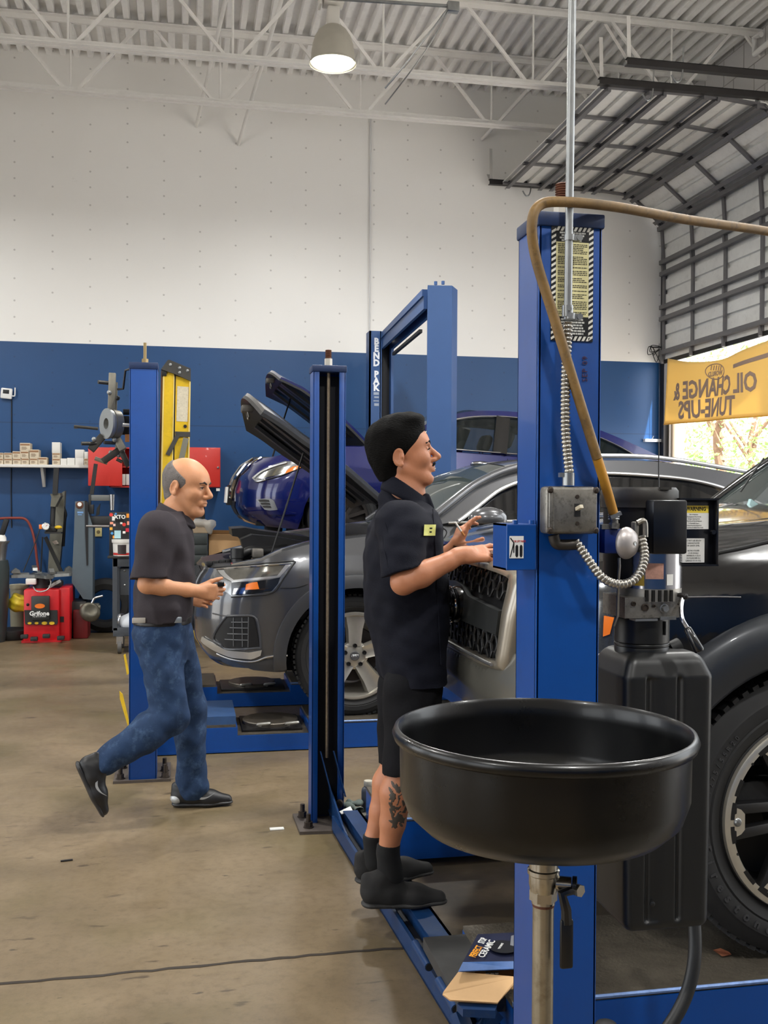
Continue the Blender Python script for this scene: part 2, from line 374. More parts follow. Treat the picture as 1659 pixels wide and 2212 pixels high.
def wall_material(z_split, studs=True):
    """white steel liner above, blue paint below, screw heads in rows"""
    m = bpy.data.materials.new('white_and_blue_wall'); m.use_nodes = True; nt = m.node_tree; N = nt.nodes; L = nt.links; b = N['Principled BSDF']
    tc = N.new('ShaderNodeTexCoord'); sep = N.new('ShaderNodeSeparateXYZ'); L.new(tc.outputs['Object'], sep.inputs[0])
    def math_(op, a, c=None, d=None):
        x = N.new('ShaderNodeMath'); x.operation = op
        for i, q in enumerate((a, c, d)):
            if q is None: continue
            if isinstance(q, (int, float)): x.inputs[i].default_value = q
            else: L.new(q, x.inputs[i])
        return x.outputs[0]
    def mixc(f, a, c):
        x = N.new('ShaderNodeMix'); x.data_type = 'RGBA'
        if isinstance(f, float): x.inputs['Factor'].default_value = f
        else: L.new(f, x.inputs['Factor'])
        for nm, q in (('A', a), ('B', c)):
            if isinstance(q, tuple): x.inputs[nm].default_value = (*lin(q), 1)
            else: L.new(q, x.inputs[nm])
        return x.outputs['Result']
    up = math_('GREATER_THAN', sep.outputs[2], z_split)
    nb = N.new('ShaderNodeTexNoise'); nb.inputs['Scale'].default_value = 1.1; nb.inputs['Detail'].default_value = 5; L.new(tc.outputs['Object'], nb.inputs['Vector'])
    white = mixc(nb.outputs[0], (236, 234, 230), (242, 241, 238))
    ns = N.new('ShaderNodeTexNoise'); ns.inputs['Scale'].default_value = 7; ns.inputs['Detail'].default_value = 9; ns.inputs['Roughness'].default_value = .8; L.new(tc.outputs['Object'], ns.inputs['Vector'])
    r = N.new('ShaderNodeMapRange'); r.inputs['From Min'].default_value = .62; r.inputs['From Max'].default_value = .72; r.inputs['To Max'].default_value = .3; L.new(ns.outputs[0], r.inputs[0])
    white = mixc(r.outputs[0], white, (188, 178, 168))
    blue = mixc(nb.outputs[0], (17, 62, 108), (24, 76, 130))
    blue = mixc(r.outputs[0], blue, (16, 48, 86))
    line = math_('LESS_THAN', math_('ABSOLUTE', math_('SUBTRACT', sep.outputs[2], 2.32)), .006)
    blue = mixc(math_('MULTIPLY', line, .45), blue, (12, 36, 70))
    # screw heads: columns every 0.41 m, rows every 0.24 m, shifted by a little noise
    sx = math_('SUBTRACT', math_('FRACT', math_('DIVIDE', math_('ADD', sep.outputs[0], 9.03), .408)), .5)
    colid = math_('FLOOR', math_('DIVIDE', math_('ADD', sep.outputs[0], 9.03), .408))
    zz = math_('ADD', sep.outputs[2], math_('MULTIPLY', math_('SINE', math_('MULTIPLY', colid, 12.9)), .09))
    rowid = math_('FLOOR', math_('DIVIDE', zz, .255))
    jit = math_('MULTIPLY', math_('SINE', math_('ADD', math_('MULTIPLY', rowid, 7.3), math_('MULTIPLY', colid, 3.1))), .32)
    sz = math_('SUBTRACT', math_('SUBTRACT', math_('FRACT', math_('DIVIDE', zz, .255)), .5), jit)
    d2 = math_('ADD', math_('POWER', math_('MULTIPLY', sx, .408), 2), math_('POWER', math_('MULTIPLY', sz, .255), 2))
    dot = math_('LESS_THAN', d2, .011**2)
    white = mixc(math_('MULTIPLY', dot, .42), white, (120, 112, 108)); blue = mixc(math_('MULTIPLY', dot, .35), blue, (14, 40, 80))
    L.new(mixc(up, blue, white), b.inputs['Base Color']); b.inputs['Roughness'].default_value = .42
    bp = N.new('ShaderNodeBump'); bp.inputs['Strength'].default_value = .25; bp.inputs['Distance'].default_value = .004; L.new(dot, bp.inputs['Height']); L.new(bp.outputs[0], b.inputs['Normal'])
    return m
fl = MB().box((XL-1, YF_-.5, -.15), (XR+.35, YW+.3, 0)).build('floor', floor_material()); struct(fl)
# the sawn joint across the slab, a little ragged, and hairline marks: dark filler lying in the floor
jb = MB(); ra = random.Random(3)
pts = [(x, 3.285+.012*math.sin(x*3.1)+ra.uniform(-.004, .004)) for x in np.arange(-3.5, 1.3, .05)]
jb.grid([[(x, y-.006-ra.uniform(0, .004), .0012) for x, y in pts], [(x, y+.006+ra.uniform(0, .004), .0012) for x, y in pts]])
o = jb.build('trim_1', mat('joint_filler', (46, 38, 30), .8)); struct(o)
zs = 3.225
wb = MB().box((XL-.2, YW, 0), (XR+.2, YW+.2, ZD+.3)); o = wb.build('wall_back', wall_material(zs)); struct(o)
# right wall with three bay doors (the far one is in the picture)
BAYS = [(8.85, 11.86, 3.95), (5.0, 8.1, 4.0), (1.05, 4.35, 4.0)]
HB = 4.95
def wall_with_doors(name, X0, X1, bays, h):
    m = MB(); ys = YF_-.2
    for (a, b_) in sorted(bays):
        m.box((X0, ys, 0), (X1, a, ZD+.3)); m.box((X0, a, h), (X1, b_, ZD+.3)); ys = b_
    m.box((X0, ys, 0), (X1, YW, ZD+.3)); return m
M_WB = wall_material(zs)
o = wall_with_doors('wall_right', XR, XR+.2, [(a, b) for a, b, _ in BAYS], HB).build('wall_right', M_BLOCKW); struct(o)
o = wall_with_doors('wall_left', XL-.2, XL, [(-3.6, -.6), (.6, 3.6), (4.6, 7.6)], 4.2).build('wall_left', M_WB); struct(o)
struct(MB().box((XL-.2, YF_-.2, 0), (XR+.2, YF_, ZD+.3)).build('wall_front', M_WB))
# block joints on the right wall above the doors
m = MB()
for k in range(5):
    z = 5.25+k*.3; m.box((XR-.004, 4, z), (XR+.001, YW, z+.008))
    for j in range(18): m.box((XR-.004, 4.1+j*.42+(k % 2)*.21, z), (XR+.001, 4.108+j*.42+(k % 2)*.21, z+.3))
struct(m.build('trim_2', mat('mortar_grey', (168, 165, 163), .8)))
# ceiling: ribbed steel deck
prof = []
x = XL
while x < XR+.2:
    prof += [(x, 0), (x+.056, 0), (x+.068, .07), (x+.138, .07)]; x += .15
y0, y1 = YF_-.2, YW+.05
m = MB(); m.grid([[(x, y0, ZD+z) for x, z in prof], [(x, y1, ZD+z) for x, z in prof]]); m.box((XL-.2, y0, ZD+.12), (XR+.2, YW+.2, ZD+.3))
struct(m.build('ceiling', M_DECK, smooth=0))
# white seam conduit on the back wall
o = MB().cyl(ay(801, 252, YW-.02), ay(797, 952, YW-.02), .011, n=10).build('wall_conduit', mat('white_conduit', (214, 214, 214), .5)); tag(o, 'thin white conduit running straight down the back wall', 'conduit')
# ---------------------------------------------------------------- joists
def plane_hit(p1, p2, Y, z):
    """x where the line {Y, z} crosses the sight plane through two pixels"""
    n = ray(*p1).cross(ray(*p2)); return Vector(((-(n.y*Y+n.z*(z-EYE)))/n.x, Y, z))
YJF = az(0, 34, ZD-.06).y; ZJB = ay(0, 188, YJF).z; YJN = az(0, 86, ZJB).y
def joist(Y, label, nodes, x0=XL, x1=XR, half=None):
    t = thing('roof_joist', label, 'roof joist', (0, Y, ZJB), 'white open-web joists under the deck')
    ang = M_WHITE; zt = ZD-.045
    def chord(z, sg):
        m = MB()
        for sd in (-1, 1):
            m.box((x0, Y+sd*.012, z-.005), (x1, Y+sd*.065, z+.005)); m.box((x0, Y+sd*.012-.004, z), (x1, Y+sd*.012+.004, z+sg*.055))
        return m
    chord(zt+.03, -1).build('top_chord', ang, t, 0); chord(ZJB, 1).build('bottom_chord', ang, t, 0)
    for i, x in enumerate(nodes):
        MB().cyl((x, Y, ZJB), (x, Y, zt), .011, n=8).build('web_upright', ang, t)
        nx = nodes[i+1] if i+1 < len(nodes) else x+(nodes[i]-nodes[i-1]); g = (nx-x)
        MB().bar((x+.06, Y, ZJB+.02), (x+g*.45, Y, zt), .03, .03, (0, 1, 0)).build('web_bar', ang, t, 0)
        MB().bar((x+g*.55, Y, zt), (nx-.06, Y, ZJB+.02), .03, .03, (0, 1, 0)).build('web_bar', ang, t, 0)
    return t
nf = [ay(px, 210, YJF).x for px in (152, 475, 778, 1062)]; st = (nf[-1]-nf[0])/3
nf = [nf[0]-st*k for k in (3, 2, 1)]+nf+[nf[-1]+st*k for k in (1, 2)]
joist(YJF, 'far white open-web roof joist, the one nearest the back wall', nf)
nn = [ay(px, 100, YJN).x for px in (147, 503, 828, 1152)]; st = (nn[-1]-nn[0])/3
nn = [nn[0]-st*k for k in (2, 1)]+nn+[nn[-1]+st*k for k in (1, 2)]
joist(YJN, 'white open-web roof joist passing just behind the dome lamp', nn)
# braces from the joist down to the wall
for k, (w, q, lab) in enumerate([((424, 272), (487, 2), 'left one of three white braces slanting from roof to back wall'), ((515, 312), (607, 2), 'middle one of three white braces slanting from roof to back wall'), ((1041, 301), (1282, 46), 'right one of three white braces, above the hanging door rail')]):
    a = ay(*w, YW-.01); b = plane_hit(w, q, YJN, ZD-.1)
    o = MB().cyl(a, b, .021, n=10).build('wall_brace', M_WHITE); tag(o, lab, 'brace', 'white braces between joist and back wall')
# roof conduit with its box and two cords
t = thing('roof_conduit', 'grey roof conduit ending in a small junction box', 'conduit', ay(978, 14, 8.3))
a = ay(640, -8, 8.3); b = ay(968, 13, 8.3)
MB().cyl(a, b, .014, n=10).build('pipe', M_GALV, t)
c = ay(978, 16, 8.3); MB().box(c-V(.05, .035, .04), c+V(.05, .035, .04), bev=.006).build('junction_box', M_GALV, t)
MB().tube(catmull([ay(966, 20, 8.3), ay(925, 75, 8.4), ay(870, 145, 8.6), ay(832, 190, 8.8)], 6), .008, 6).build('cord', M_GALV, t)
MB().tube(catmull([ay(968, 22, 8.3), ay(935, 85, 8.4), ay(890, 150, 8.6), ay(832, 225, 9.0)], 6), .006, 6).build('cord', M_GALV, t)
# ---------------------------------------------------------------- the dome lamp and its added copies
M_DOME = mat('lamp_dome', (176, 172, 160), .45, .3, var=.06, scale=8)
M_GLOW = mat('lamp_glow', (255, 255, 250), .5, emit=(255, 252, 238), estr=14)
M_BOXW = mat('ballast_white', (206, 203, 196), .5)
def dome_lamp(c, label, light=60):
    R = .185; t = thing('dome_lamp', label, 'lamp', c, 'dome lamps hanging from the roof', local=True)
    pr = [(R+.012, 0), (R+.012, .012), (R, .02), (R*.985, .09), (R*.93, .16), (R*.82, .225), (R*.63, .28), (R*.42, .312), (R*.3, .32), (.02, .322)]
    MB().lathe(pr, n=40).lathe([(R-.01, .004), (R-.012, .09), (R*.8, .2), (.05, .3)], n=40).build('shade', M_DOME, t)
    MB().lathe([(R-.004, .012), (R*.6, .006), (.001, .004)], n=40).build('glowing_lens', M_GLOW, t)
    MB().box((-.05, -.05, .31), (.05, .05, .47), bev=.008).build('neck', M_BOXW, t)
    m = MB().box((-.085, -.07, .49), (.085, .07, .74), bev=.006); m.box((-.12, -.06, .47), (-.1, .06, .62)); m.build('ballast_box', M_BOXW, t)
    m = MB().box((-.006, -.0715, .63), (.02, -.07, .64))
    for k in range(4): m.box((-.03+k*.014, -.0715, .655), (-.02+k*.014, -.07, .67))
    m.build('printed_marks', M_DARK, t)
    MB().cyl((0, 0, .73), (0, 0, ZD-c[2]), .012, n=8).build('hanger', M_GALV, t)
    ld = bpy.data.lights.new('lamp_light', 'AREA'); ld.shape = 'DISK'; ld.size = .34; ld.energy = light; ld.color = (1, .99, .96); ld.spread = math.radians(170)
    lo = bpy.data.objects.new('lamp_light', ld); COL.objects.link(lo); lo.location = (0, 0, -.01); lo.parent = t
    return t
lc = ay(719, 139, 8.55)
LAMP_W = 70
lamp = dome_lamp(lc, 'grey dome lamp, glowing, hanging high above the blue car', LAMP_W)
# ---------------------------------------------------------------- overhead door of the far bay (partly open)
M_SHEET = mat('door_sheet', (222, 222, 218), .4, .1, var=.08, scale=4, dirt=(120, 112, 100), dirtamt=.2)
Y0, Y1 = BAYS[0][0], BAYS[0][1]
dr = thing('door_1', 'ribbed grey overhead door rolled partly up, dark struts', 'door', (XR, Y1, 3.24)); dr['kind'] = 'structure'; del dr['category']; 
def section(p0, p1, t):
    p0 = Vector((p0[0], 0, p0[1])); p1 = Vector((p1[0], 0, p1[1])); d = (p1-p0); L_ = d.length; d.normalize(); n = Vector((-d.z, 0, d.x))
    if n.x > 0 or (abs(n.x) < .2 and n.z > 0): n = -n                       # inward / downward
    pr = [(0, 0), (.1, 0), (.11, -.03), (.2, -.03), (.21, 0), (.44, 0), (.45, -.03), (.54, -.03), (.55, 0), (.77, 0), (.78, -.03), (.88, -.03), (.91, 0), (1, 0)]
    A = [p0+d*(u*L_)+n*w for u, w in pr]; m = MB()
    m.grid([[a+V(0, Y0, 0) for a in A], [a+V(0, Y1, 0) for a in A]], thick=-n*.012); m.build('panel', M_SHEET, t, 0)
    for u in (.13, .87):
        a = p0+d*(u*L_)+n*.035
        m = MB().bar(a+V(0, Y0, 0), a+V(0, Y1-.01, 0), .03, .05, n); m.bar(a+n*.03+d*.012+V(0, Y0, 0), a+n*.03+d*.012+V(0, Y1-.01, 0), .05, .006, n); m.build('strut', M_STRUT, t, 0)
    for k in range(5):
        y = Y0+.03+(Y1-Y0-.06)*k/4
        m = MB().bar(p0+V(0, y, 0)+n*.012, p1+V(0, y, 0)+n*.012, .055, .022, n)
        m.bar(p0+V(0, y, 0)+n*.03-d*.05, p0+V(0, y, 0)+n*.03+d*.07, .035, .03, n); m.build('stile', M_STRUT, t, 0)
zt = 5.29
path = [(XR-.09, 3.24), (XR-.09, 3.80), (XR-.09, 4.36), (XR-.13, 4.92), (XR-.55, 5.26), (XR-1.1, zt+.02), (XR-1.65, zt+.02), (XR-2.2, zt+.02)]
for a, b in zip(path[:-1], path[1:]): section(a, b, dr)
MB().box((XR-.095, Y0, 3.19), (XR-.075, Y1, 3.24)).build('bottom_seal', M_BLACK, dr)
def rail(Y, label, xa=3.38):
    t = thing('door_rail', label, 'rail', (xa, Y, zt), 'black overhead door rails')
    m = MB().box((xa, Y-.03, zt-.005), ((XR-.46), Y+.03, zt)); m.box((xa, Y-.03, zt), ((XR-.46), Y-.026, zt+.055)); m.box((xa, Y-.03, zt+.05), ((XR-.46), Y+.02, zt+.055))
    m.build('track', M_DARK, t, 0)
    m = MB().tube(catmull([((XR-.46), Y, zt+.02), (XR-.25, Y, zt-.05), (XR-.09, Y, zt-.25), (XR-.05, Y, zt-.5)], 6), .028, 8); m.box((XR-.08, Y-.03, .05), (XR-.02, Y+.03, zt-.45)); m.build('side_track', M_DARK, t, 0)
    m = MB()
    for q in range(8): m.lathe([(.008, 0), (.008, .004)], (0, 0, 0), n=6)
    for dx in (0, .06):
        top = V(xa+.02+dx*6*(1 if dx else 0)*.15, Y+.0, ZJB+.05) if dx == 0 else V(xa+.02, Y+.5, ZJB+.2)
        m2 = MB().bar((xa+.03, Y, zt+.02), top, .035, .004, (0, 1, 0)); m2.build('hanger_angle', mat('perforated_white', (196, 194, 190), .5), t, 0)
    u = V(xa+.42, Y-.02, zt)
    MB().tube(catmull([u+V(0, 0, -.06), u+V(.05, 0, -.12), u+V(.1, 0, -.06), u+V(.11, 0, .2)], 5), .008, 6).build('hook', M_GALV, t)
    return t
rail(Y1+.02, 'far black door rail hanging in front of the back wall', ay(1057, 397, Y1).x)
rail(Y0-.03, 'near black door rail below the open door panels', ay(1290, 190, Y0).x)
Y3 = az(1352, 140, zt).y
rail(Y3, 'highest black door rail in the picture, of the next bay', ay(1352, 140, Y3).x)
# jamb and outside post, low white fitting
o = MB().box((XR-.06, Y1+.03, 0), (XR+.02, YW, 5.0)).build('trim_3', mat('jamb_black', (34, 33, 36), .5)); struct(o)
a = ax(1456, 1000, XR-.03); o = MB().cyl((XR+.03, Y1-.08, 0), (XR+.03, Y1-.08, 2.7), .045, n=12).build('door_post', mat('post_beige', (176, 160, 140), .6)); tag(o, 'beige round post standing at the far door jamb', 'post')
t = thing('wall_bracket', 'short white bracket on the blue wall beside the door jamb', 'bracket', ay(1412, 953, YW-.03))
a = ay(1393, 951, YW-.05); b = ay(1431, 956, YW-.05); MB().box((a.x, YW-.06, a.z-.018), (b.x, YW-.0, a.z+.018)).build('bar', mat('bracket_white', (214, 216, 220), .4), t); MB().cyl(ay(1408, 950, YW-.05), ay(1412, 942, YW-.05), .006, n=6).build('pin', M_GALV, t)
t = thing('drain_pipe', 'white pipe with elbow high on the right wall', 'pipe', ax(1630, 110, XR-.08))
MB().tube([ax(1700, 60, XR-.1), ax(1630, 117, XR-.1), ax(1629, 82, XR-.1), ax(1644, 74, XR-.1)], .03, 10).build('pipe', mat('pvc_white', (236, 236, 234), .4), t)
# tangle of cord at the jamb
m = MB(); rr = random.Random(5)
base = ay(1425, 748, YW-.1); pts = [base]
for k in range(14): pts.append(ay(1425-rr.uniform(0, 26), 746+rr.uniform(-2, 40)*min(1, k/5), YW-.1))
m.tube(catmull(pts, 5), .005, 5); m.tube([ay(1405, 750, YW-.1), ay(1433, 750, YW-.1)], .008, 6)
o = m.build('cord_tangle', M_BLACK); tag(o, 'tangle of thin dark cord on a peg beside the door jamb', 'cord')
o = MB().tube(catmull([ay(1424, 742, YW-.12), ay(1424, 860, YW-.12), ay(1423, 1000, YW-.12)], 4), .003, 5).build('pull_cord', M_BLACK); tag(o, 'thin black pull cord hanging down beside the door jamb', 'cord')
# ---------------------------------------------------------------- the banner
M_BAN = mat('banner_yellow', (236, 196, 92), .7, var=.03, scale=5, trans=0)
def banner_material():
    m = bpy.data.materials.new('translucent_banner'); m.use_nodes = True; nt = m.node_tree; N = nt.nodes; L = nt.links; b = N['Principled BSDF']; out = N['Material Output']
    b.inputs['Base Color'].default_value = (*lin((228, 204, 142)), 1); b.inputs['Roughness'].default_value = .7
    tr = N.new('ShaderNodeBsdfTranslucent'); tr.inputs[0].default_value = (*lin((224, 198, 134)), 1)
    mx = N.new('ShaderNodeMixShader'); mx.inputs[0].default_value = .5; L.new(b.outputs[0], mx.inputs[1]); L.new(tr.outputs[0], mx.inputs[2]); L.new(mx.outputs[0], out.inputs[0]); return m
XB = XR-.2
TL, BL, TR, BR = ax(1438, 774, XB), ax(1434, 917, XB), ax(1659, 734, XB), ax(1659, 897, XB)
def bx_(Y, z): return XB+.025*math.sin(Y*5+z*2)+.012*math.sin((TL.y-Y)*6)*max(0, min(1, (z-BL.z)/.7))
def ban(u, v):
    """u 0..1 from the far end, v 0 top .. 1 bottom; runs on past the frame"""
    top = TL.lerp(TR, u); bot = BL.lerp(BR, u); top = top-V(0, 0, .12*math.sin(min(u, 1.0)*PI)*(1 if u < 1 else 0)); p = top.lerp(bot, v)
    p.x = bx_(p.y, p.z); return p
t = thing('banner', 'yellow cloth banner with mirrored grey lettering hung in the doorway', 'banner', (XB, TL.y, BL.z))
m = MB(); m.grid([[ban(u, v) for u in np.linspace(0, 1.28, 56)] for v in np.linspace(0, 1, 18)], thick=(.002, 0, 0)); m.build('cloth', banner_material(), t, 180)
MB().tube([ban(u, 1)+V(0, 0, .0) for u in np.linspace(0, 1.28, 40)], .008, 6).build('hem', mat('banner_hem', (214, 160, 60), .7), t)
MINK = mat('banner_ink', (164, 140, 122), .7)
def ban_text(body, size, u, v, sx=1.0, bold=.0):
    p = TL.lerp(TR, u).lerp(BL.lerp(BR, u), v); ydir = V(0, 1, 0)
    dY = (TL.lerp(BL, .6)-TR.lerp(BR, .6)); M_ = frame((0, p.y, p.z), dY, (0, 0, 1))
    M_ = Matrix.Translation((0, 0, 0)) @ frame((0, p.y, p.z), (0, dY.y, dY.z), (0, 0, 1))
    o = text_mesh('lettering', body, size, MINK, M_, t, ext=.004, sx=sx, bold=bold)
    for vt in o.data.vertices: vt.co.x += bx_(vt.co.y, vt.co.z)+.001
    return o
hh = (TL-BL).length
ban_text('OIL CHANGE &', .255*hh/.73, .515, .54, .92, .008); ban_text('TUNE-UPS', .255*hh/.73, .46, .83, .98, .008)
ban_text('WORLD', .075, .52, .34, 1.1, .002)
c0 = TL.lerp(TR, .52).lerp(BL.lerp(BR, .52), .31)
m = MB(); ov = [(V(0, .2*math.cos(a), .085*math.sin(a)+.2*math.cos(a)*.12)) for a in np.linspace(0, 2*PI, 40, endpoint=False)]
m.tube([V(bx_(c0.y+q.y, c0.z+q.z)-.002, c0.y+q.y, c0.z+q.z) for q in ov], .006, 6, closed=True); m.build('oval_outline', MINK, t)
for k in range(5):
    y = c0.y+.1-.05*k; z = c0.z+.035+(y-c0.y)*.12; MB().bar(V(bx_(y, z)-.003, y, z-.02), V(bx_(y, z)-.003, y-.02, z+.03), .016, .004, (1, 0, 0)).build('emblem_stroke', MINK, t, 0)
m = MB(); m.grid([[ban(u, v)+V(-.002, 0, 0) for u in np.linspace(.72, 1.25, 20)] for v in (.16, .22)], thick=(.006, 0, 0)); m.build('grey_stripe', MINK, t)
# ---------------------------------------------------------------- outside
gd = MB().box((XR+.2, -30, -.2), (60, 60, -.02)).box((-60, -30, -.2), (XL-.2, 60, -.02)).box((XL-.2, -40, -.2), (XR+.2, YF_-.2, -.02)).build('ground', mat('asphalt_pale', (150, 146, 140), .8, var=.1, scale=2)); struct(gd)
def tree(base, h, label, seed, cr=2.2):
    rr = random.Random(seed); t = thing('tree', label, 'tree', base, 'trees outside the open door')
    b = Vector(base); m = MB(); m.tube(catmull([b, b+V(.1, .15, h*.25), b+V(-.1, .3, h*.5), b+V(.2, .1, h*.75)], 5), [.2-.15*i/15 for i in range(16)], 8)
    for k in range(4):
        a = rr.uniform(0, 6.28); m.tube([b+V(0, .2, h*.4+k*.3), b+V(math.cos(a)*1.1, math.sin(a)*1.1, h*.62+k*.35)], [.08, .03], 6)
    m.build('trunk', mat('bark', (134, 104, 84), .9, var=.3, scale=8), t)
    m = MB()
    for k in range(2600):
        v = Vector((rr.gauss(0, 1), rr.gauss(0, 1), rr.gauss(0, 1))).normalized()*rr.uniform(.35, 1)**.6; p = b+V(v.x*cr, v.y*cr, h*.62+v.z*h*.42)
        q = Vector((rr.gauss(0, 1), rr.gauss(0, 1), rr.gauss(0, 1))).normalized(); w = q.orthogonal(); s_ = rr.uniform(.05, .11)
        m.add([p-q*s_, p+w*s_*.5, p+q*s_, p-w*s_*.5], [(0, 1, 2, 3)])
    m.build('foliage', mat('leaf_green', (134, 168, 82), .6, var=.3, scale=2), t, 0, False)
# ================================================================ lifts
M_BLUE = mat('lift_blue', (0, 66, 142), .36, var=.06, scale=5, dirt=(20, 40, 80), dirtamt=.25, coat=.15)
M_BLUE2 = mat('lift_blue_worn', (16, 52, 96), .38, var=.14, scale=9, dirt=(70, 80, 90), dirtamt=.4)
M_PLATE = mat('oily_deck_plate', (84, 78, 68), .5, .25, var=.3, scale=10, dirt=(44, 40, 36), dirtamt=.6, bump=.3, bscale=90)
M_BASE = mat('grimy_base_plate', (92, 84, 78), .55, .4, var=.2, scale=14, dirt=(50, 40, 34), dirtamt=.4)
M_BOLT = mat('rusty_bolt', (70, 62, 56), .5, .7, var=.3, scale=60)
M_CABLE = mat('wire_rope', (150, 134, 112), .5, .6, var=.3, scale=90)
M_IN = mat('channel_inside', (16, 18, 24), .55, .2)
M_YEL = mat('safety_yellow', (226, 186, 40), .5, var=.1, scale=12, dirt=(90, 76, 40), dirtamt=.4)
M_WORN = mat('worn_edge', (112, 140, 190), .45, .3, var=.3, scale=40)
def anchor(t, p, h=.06):
    m = MB().cyl(p, V(p[0], p[1], p[2]+h), .011, n=10); m.lathe([(.024, 0), (.024, .004), (0, .004)], p, n=12)
    m.tube([V(p[0], p[1], p[2]+.004), V(p[0], p[1], p[2]+.026)], .019, 6); m.build('anchor_bolt', M_BOLT, t)
def post_mb(x0, x1, y0, y1, h, open_side, wall=.009, lip=.03):
    """C-channel post: web on the far side of the opening, two flanges, two lips"""
    m = MB()
    if open_side > 0: yw, yo = y0, y1
    else: yw, yo = y1, y0
    s_ = 1 if open_side > 0 else -1
    m.box((x0, yw, .012), (x1, yw+s_*wall, h), bev=.003)
    for a, b in ((x0, x0+wall), (x1-wall, x1)): m.box((a, yw, .012), (b, yo, h), bev=.003)
    m.box((x0, yo-s_*wall, .012), (x0+lip, yo, h), bev=.003); m.box((x1-lip, yo-s_*wall, .012), (x1, yo, h), bev=.003)
    return m
# ---- the truck's lift: post beside the camera, post beyond, the cross beam between, two runways
NX0, NX1, NY0, NY1, HP = .709, .848, 2.0, 2.13, 2.09
LT = thing('four_post_lift', 'blue four-post lift carrying the black truck in the foreground', 'car lift', (.78, 2.05, 0))
post_mb(NX0, NX1, NY0, NY1, HP-.02, 1).build('post', M_BLUE, LT)
def cap(x0, x1, y0, y1, h, t):
    MB().box((x0-.004, y0-.006, h-.03), (x1+.004, y1+.004, h), bev=.004).build('post_cap', mat('post_cap_blue', (22, 44, 84), .5, var=.15, scale=20, dirt=(30, 30, 34), dirtamt=.5), t)
    c = V((x0+x1)/2, (y0+y1)/2-.015, h); m = MB().cyl(c, c+V(0, 0, .035), .018, n=6); m.build('rod_nut', mat('nut_white', (196, 190, 178), .5), t)
    m = MB(); n = 9
    for k in range(n): m.lathe([(.0125, k*.005), (.0155, k*.005+.0025), (.0125, k*.005+.005)], c+V(0, 0, .03), n=12)
    m.build('threaded_rod', M_RUST, t)
cap(NX0, NX1, NY0, NY1, HP, LT)
a, b = ay(671, 1600, 4.6), ay(743, 1600, 4.6)
FX0, FX1, FY0, FY1 = .563, .714, 4.6, 4.71
post_mb(FX0, FX1, FY0, FY1, 2.075, -1).build('post', M_BLUE, LT)
MB().box((FX0+.01, FY1-.02, .02), (FX1-.01, FY1-.01, 2.06)).build('channel_shade', M_IN, LT)  # near-black sheet: shade inside the open channel put into colour
cap(FX0, FX1, FY0, FY1, 2.1, LT)
MB().tube([(.64, 4.645, .3), (.64, 4.645, 2.07)], .008, 8).build('lifting_cable', M_CABLE, LT)
P0, P1 = az(628, 1763), az(649, 1803)
MB().prism([V(.495, 4.755, 0), V(.5, 4.49, 0), V(.9, 4.46, 0), V(.9, 4.76, 0)], (0, 0, .014)).build('base_plate', M_BASE, LT, 0)
for p in ((.535, 4.70), (.545, 4.545), (.85, 4.52), (.86, 4.71)): anchor(LT, V(p[0], p[1], .014))
MB().prism([V(.6, 1.93, 0), V(.6, 2.25, 0), V(1.0, 2.25, 0), V(1.0, 1.93, 0)], (0, 0, .014)).build('base_plate', M_BASE, LT, 0)
for p in ((.65, 1.97), (.65, 2.2), (.94, 1.97)): anchor(LT, V(p[0], p[1], .014))
# cross beam along the sight of the floor: left edge runs (.735, 2.85) -> (.648, 4.45)
def bl(y, off=0.0, z=0.0): return V(.735-(y-2.85)*.0545+off, y, z)
m = MB()
ys = (2.14, 4.5)
def beam(o0, o1, z0, z1, mi=0):
    m.add([bl(ys[0], o0, z0), bl(ys[0], o1, z0), bl(ys[0], o1, z1), bl(ys[0], o0, z1), bl(ys[1], o0, z0), bl(ys[1], o1, z0), bl(ys[1], o1, z1), bl(ys[1], o0, z1)], [(0, 1, 2, 3), (7, 6, 5, 4), (0, 4, 5, 1), (1, 5, 6, 2), (2, 6, 7, 3), (3, 7, 4, 0)], None, mi)
beam(0, .012, .005, .075); beam(0, .05, .005, .014); beam(.05, .06, .005, .088); beam(.05, .125, .085, .094); beam(.115, .125, .005, .094)
m.build('cross_beam', M_BLUE2, LT, 0)
m = MB(); beam(.03, .05, .014, .05); m.build('beam_groove_shade', M_IN, LT, 0)  # black strip stands in for the shade down the beam's groove
MB().prism([ax(691, 1675, .652), ax(699, 1665, .652), ax(718, 1722, .655), ax(738, 1782, .66), ax(748, 1806, .67), ax(733, 1800, .665), ax(706, 1776, .66), ax(692, 1745, .655)], (.008, 0, 0)).build('gusset_plate', M_BLUE2, LT, 0)
for (px, py) in ((718, 1757), (742, 1796), (927, 2089), (985, 2180)):
    p = ax(px, py, .70) if py > 1900 else ax(px, py, .668)
    o = MB().tube([p, p+V(-.006, .16, .0)], .013, 12).build('pulley_pin', M_BLUE2, LT)
    MB().tube([p+V(0, -.002, 0), p], .0105, 12).build('pin_bore', M_BLACK, o)
for dx, px in ((-.035, 0), (.025, 0)):
    m = MB().bar((.64+dx, 4.6, .34), (.66+dx+.03, 4.56, .14), .004, .04, (0, 1, 0)); m.build('slack_arm', M_BLUE2, LT, 0)
# bright steel edge strip on the beam
MB().tube([ax(886, 1957, .80), ax(925, 2040, .81), ax(957, 2075, .815), ax(972, 2112, .82)], .005, 6).build('edge_strip', mat('bright_steel', (196, 196, 190), .3, .8), LT)
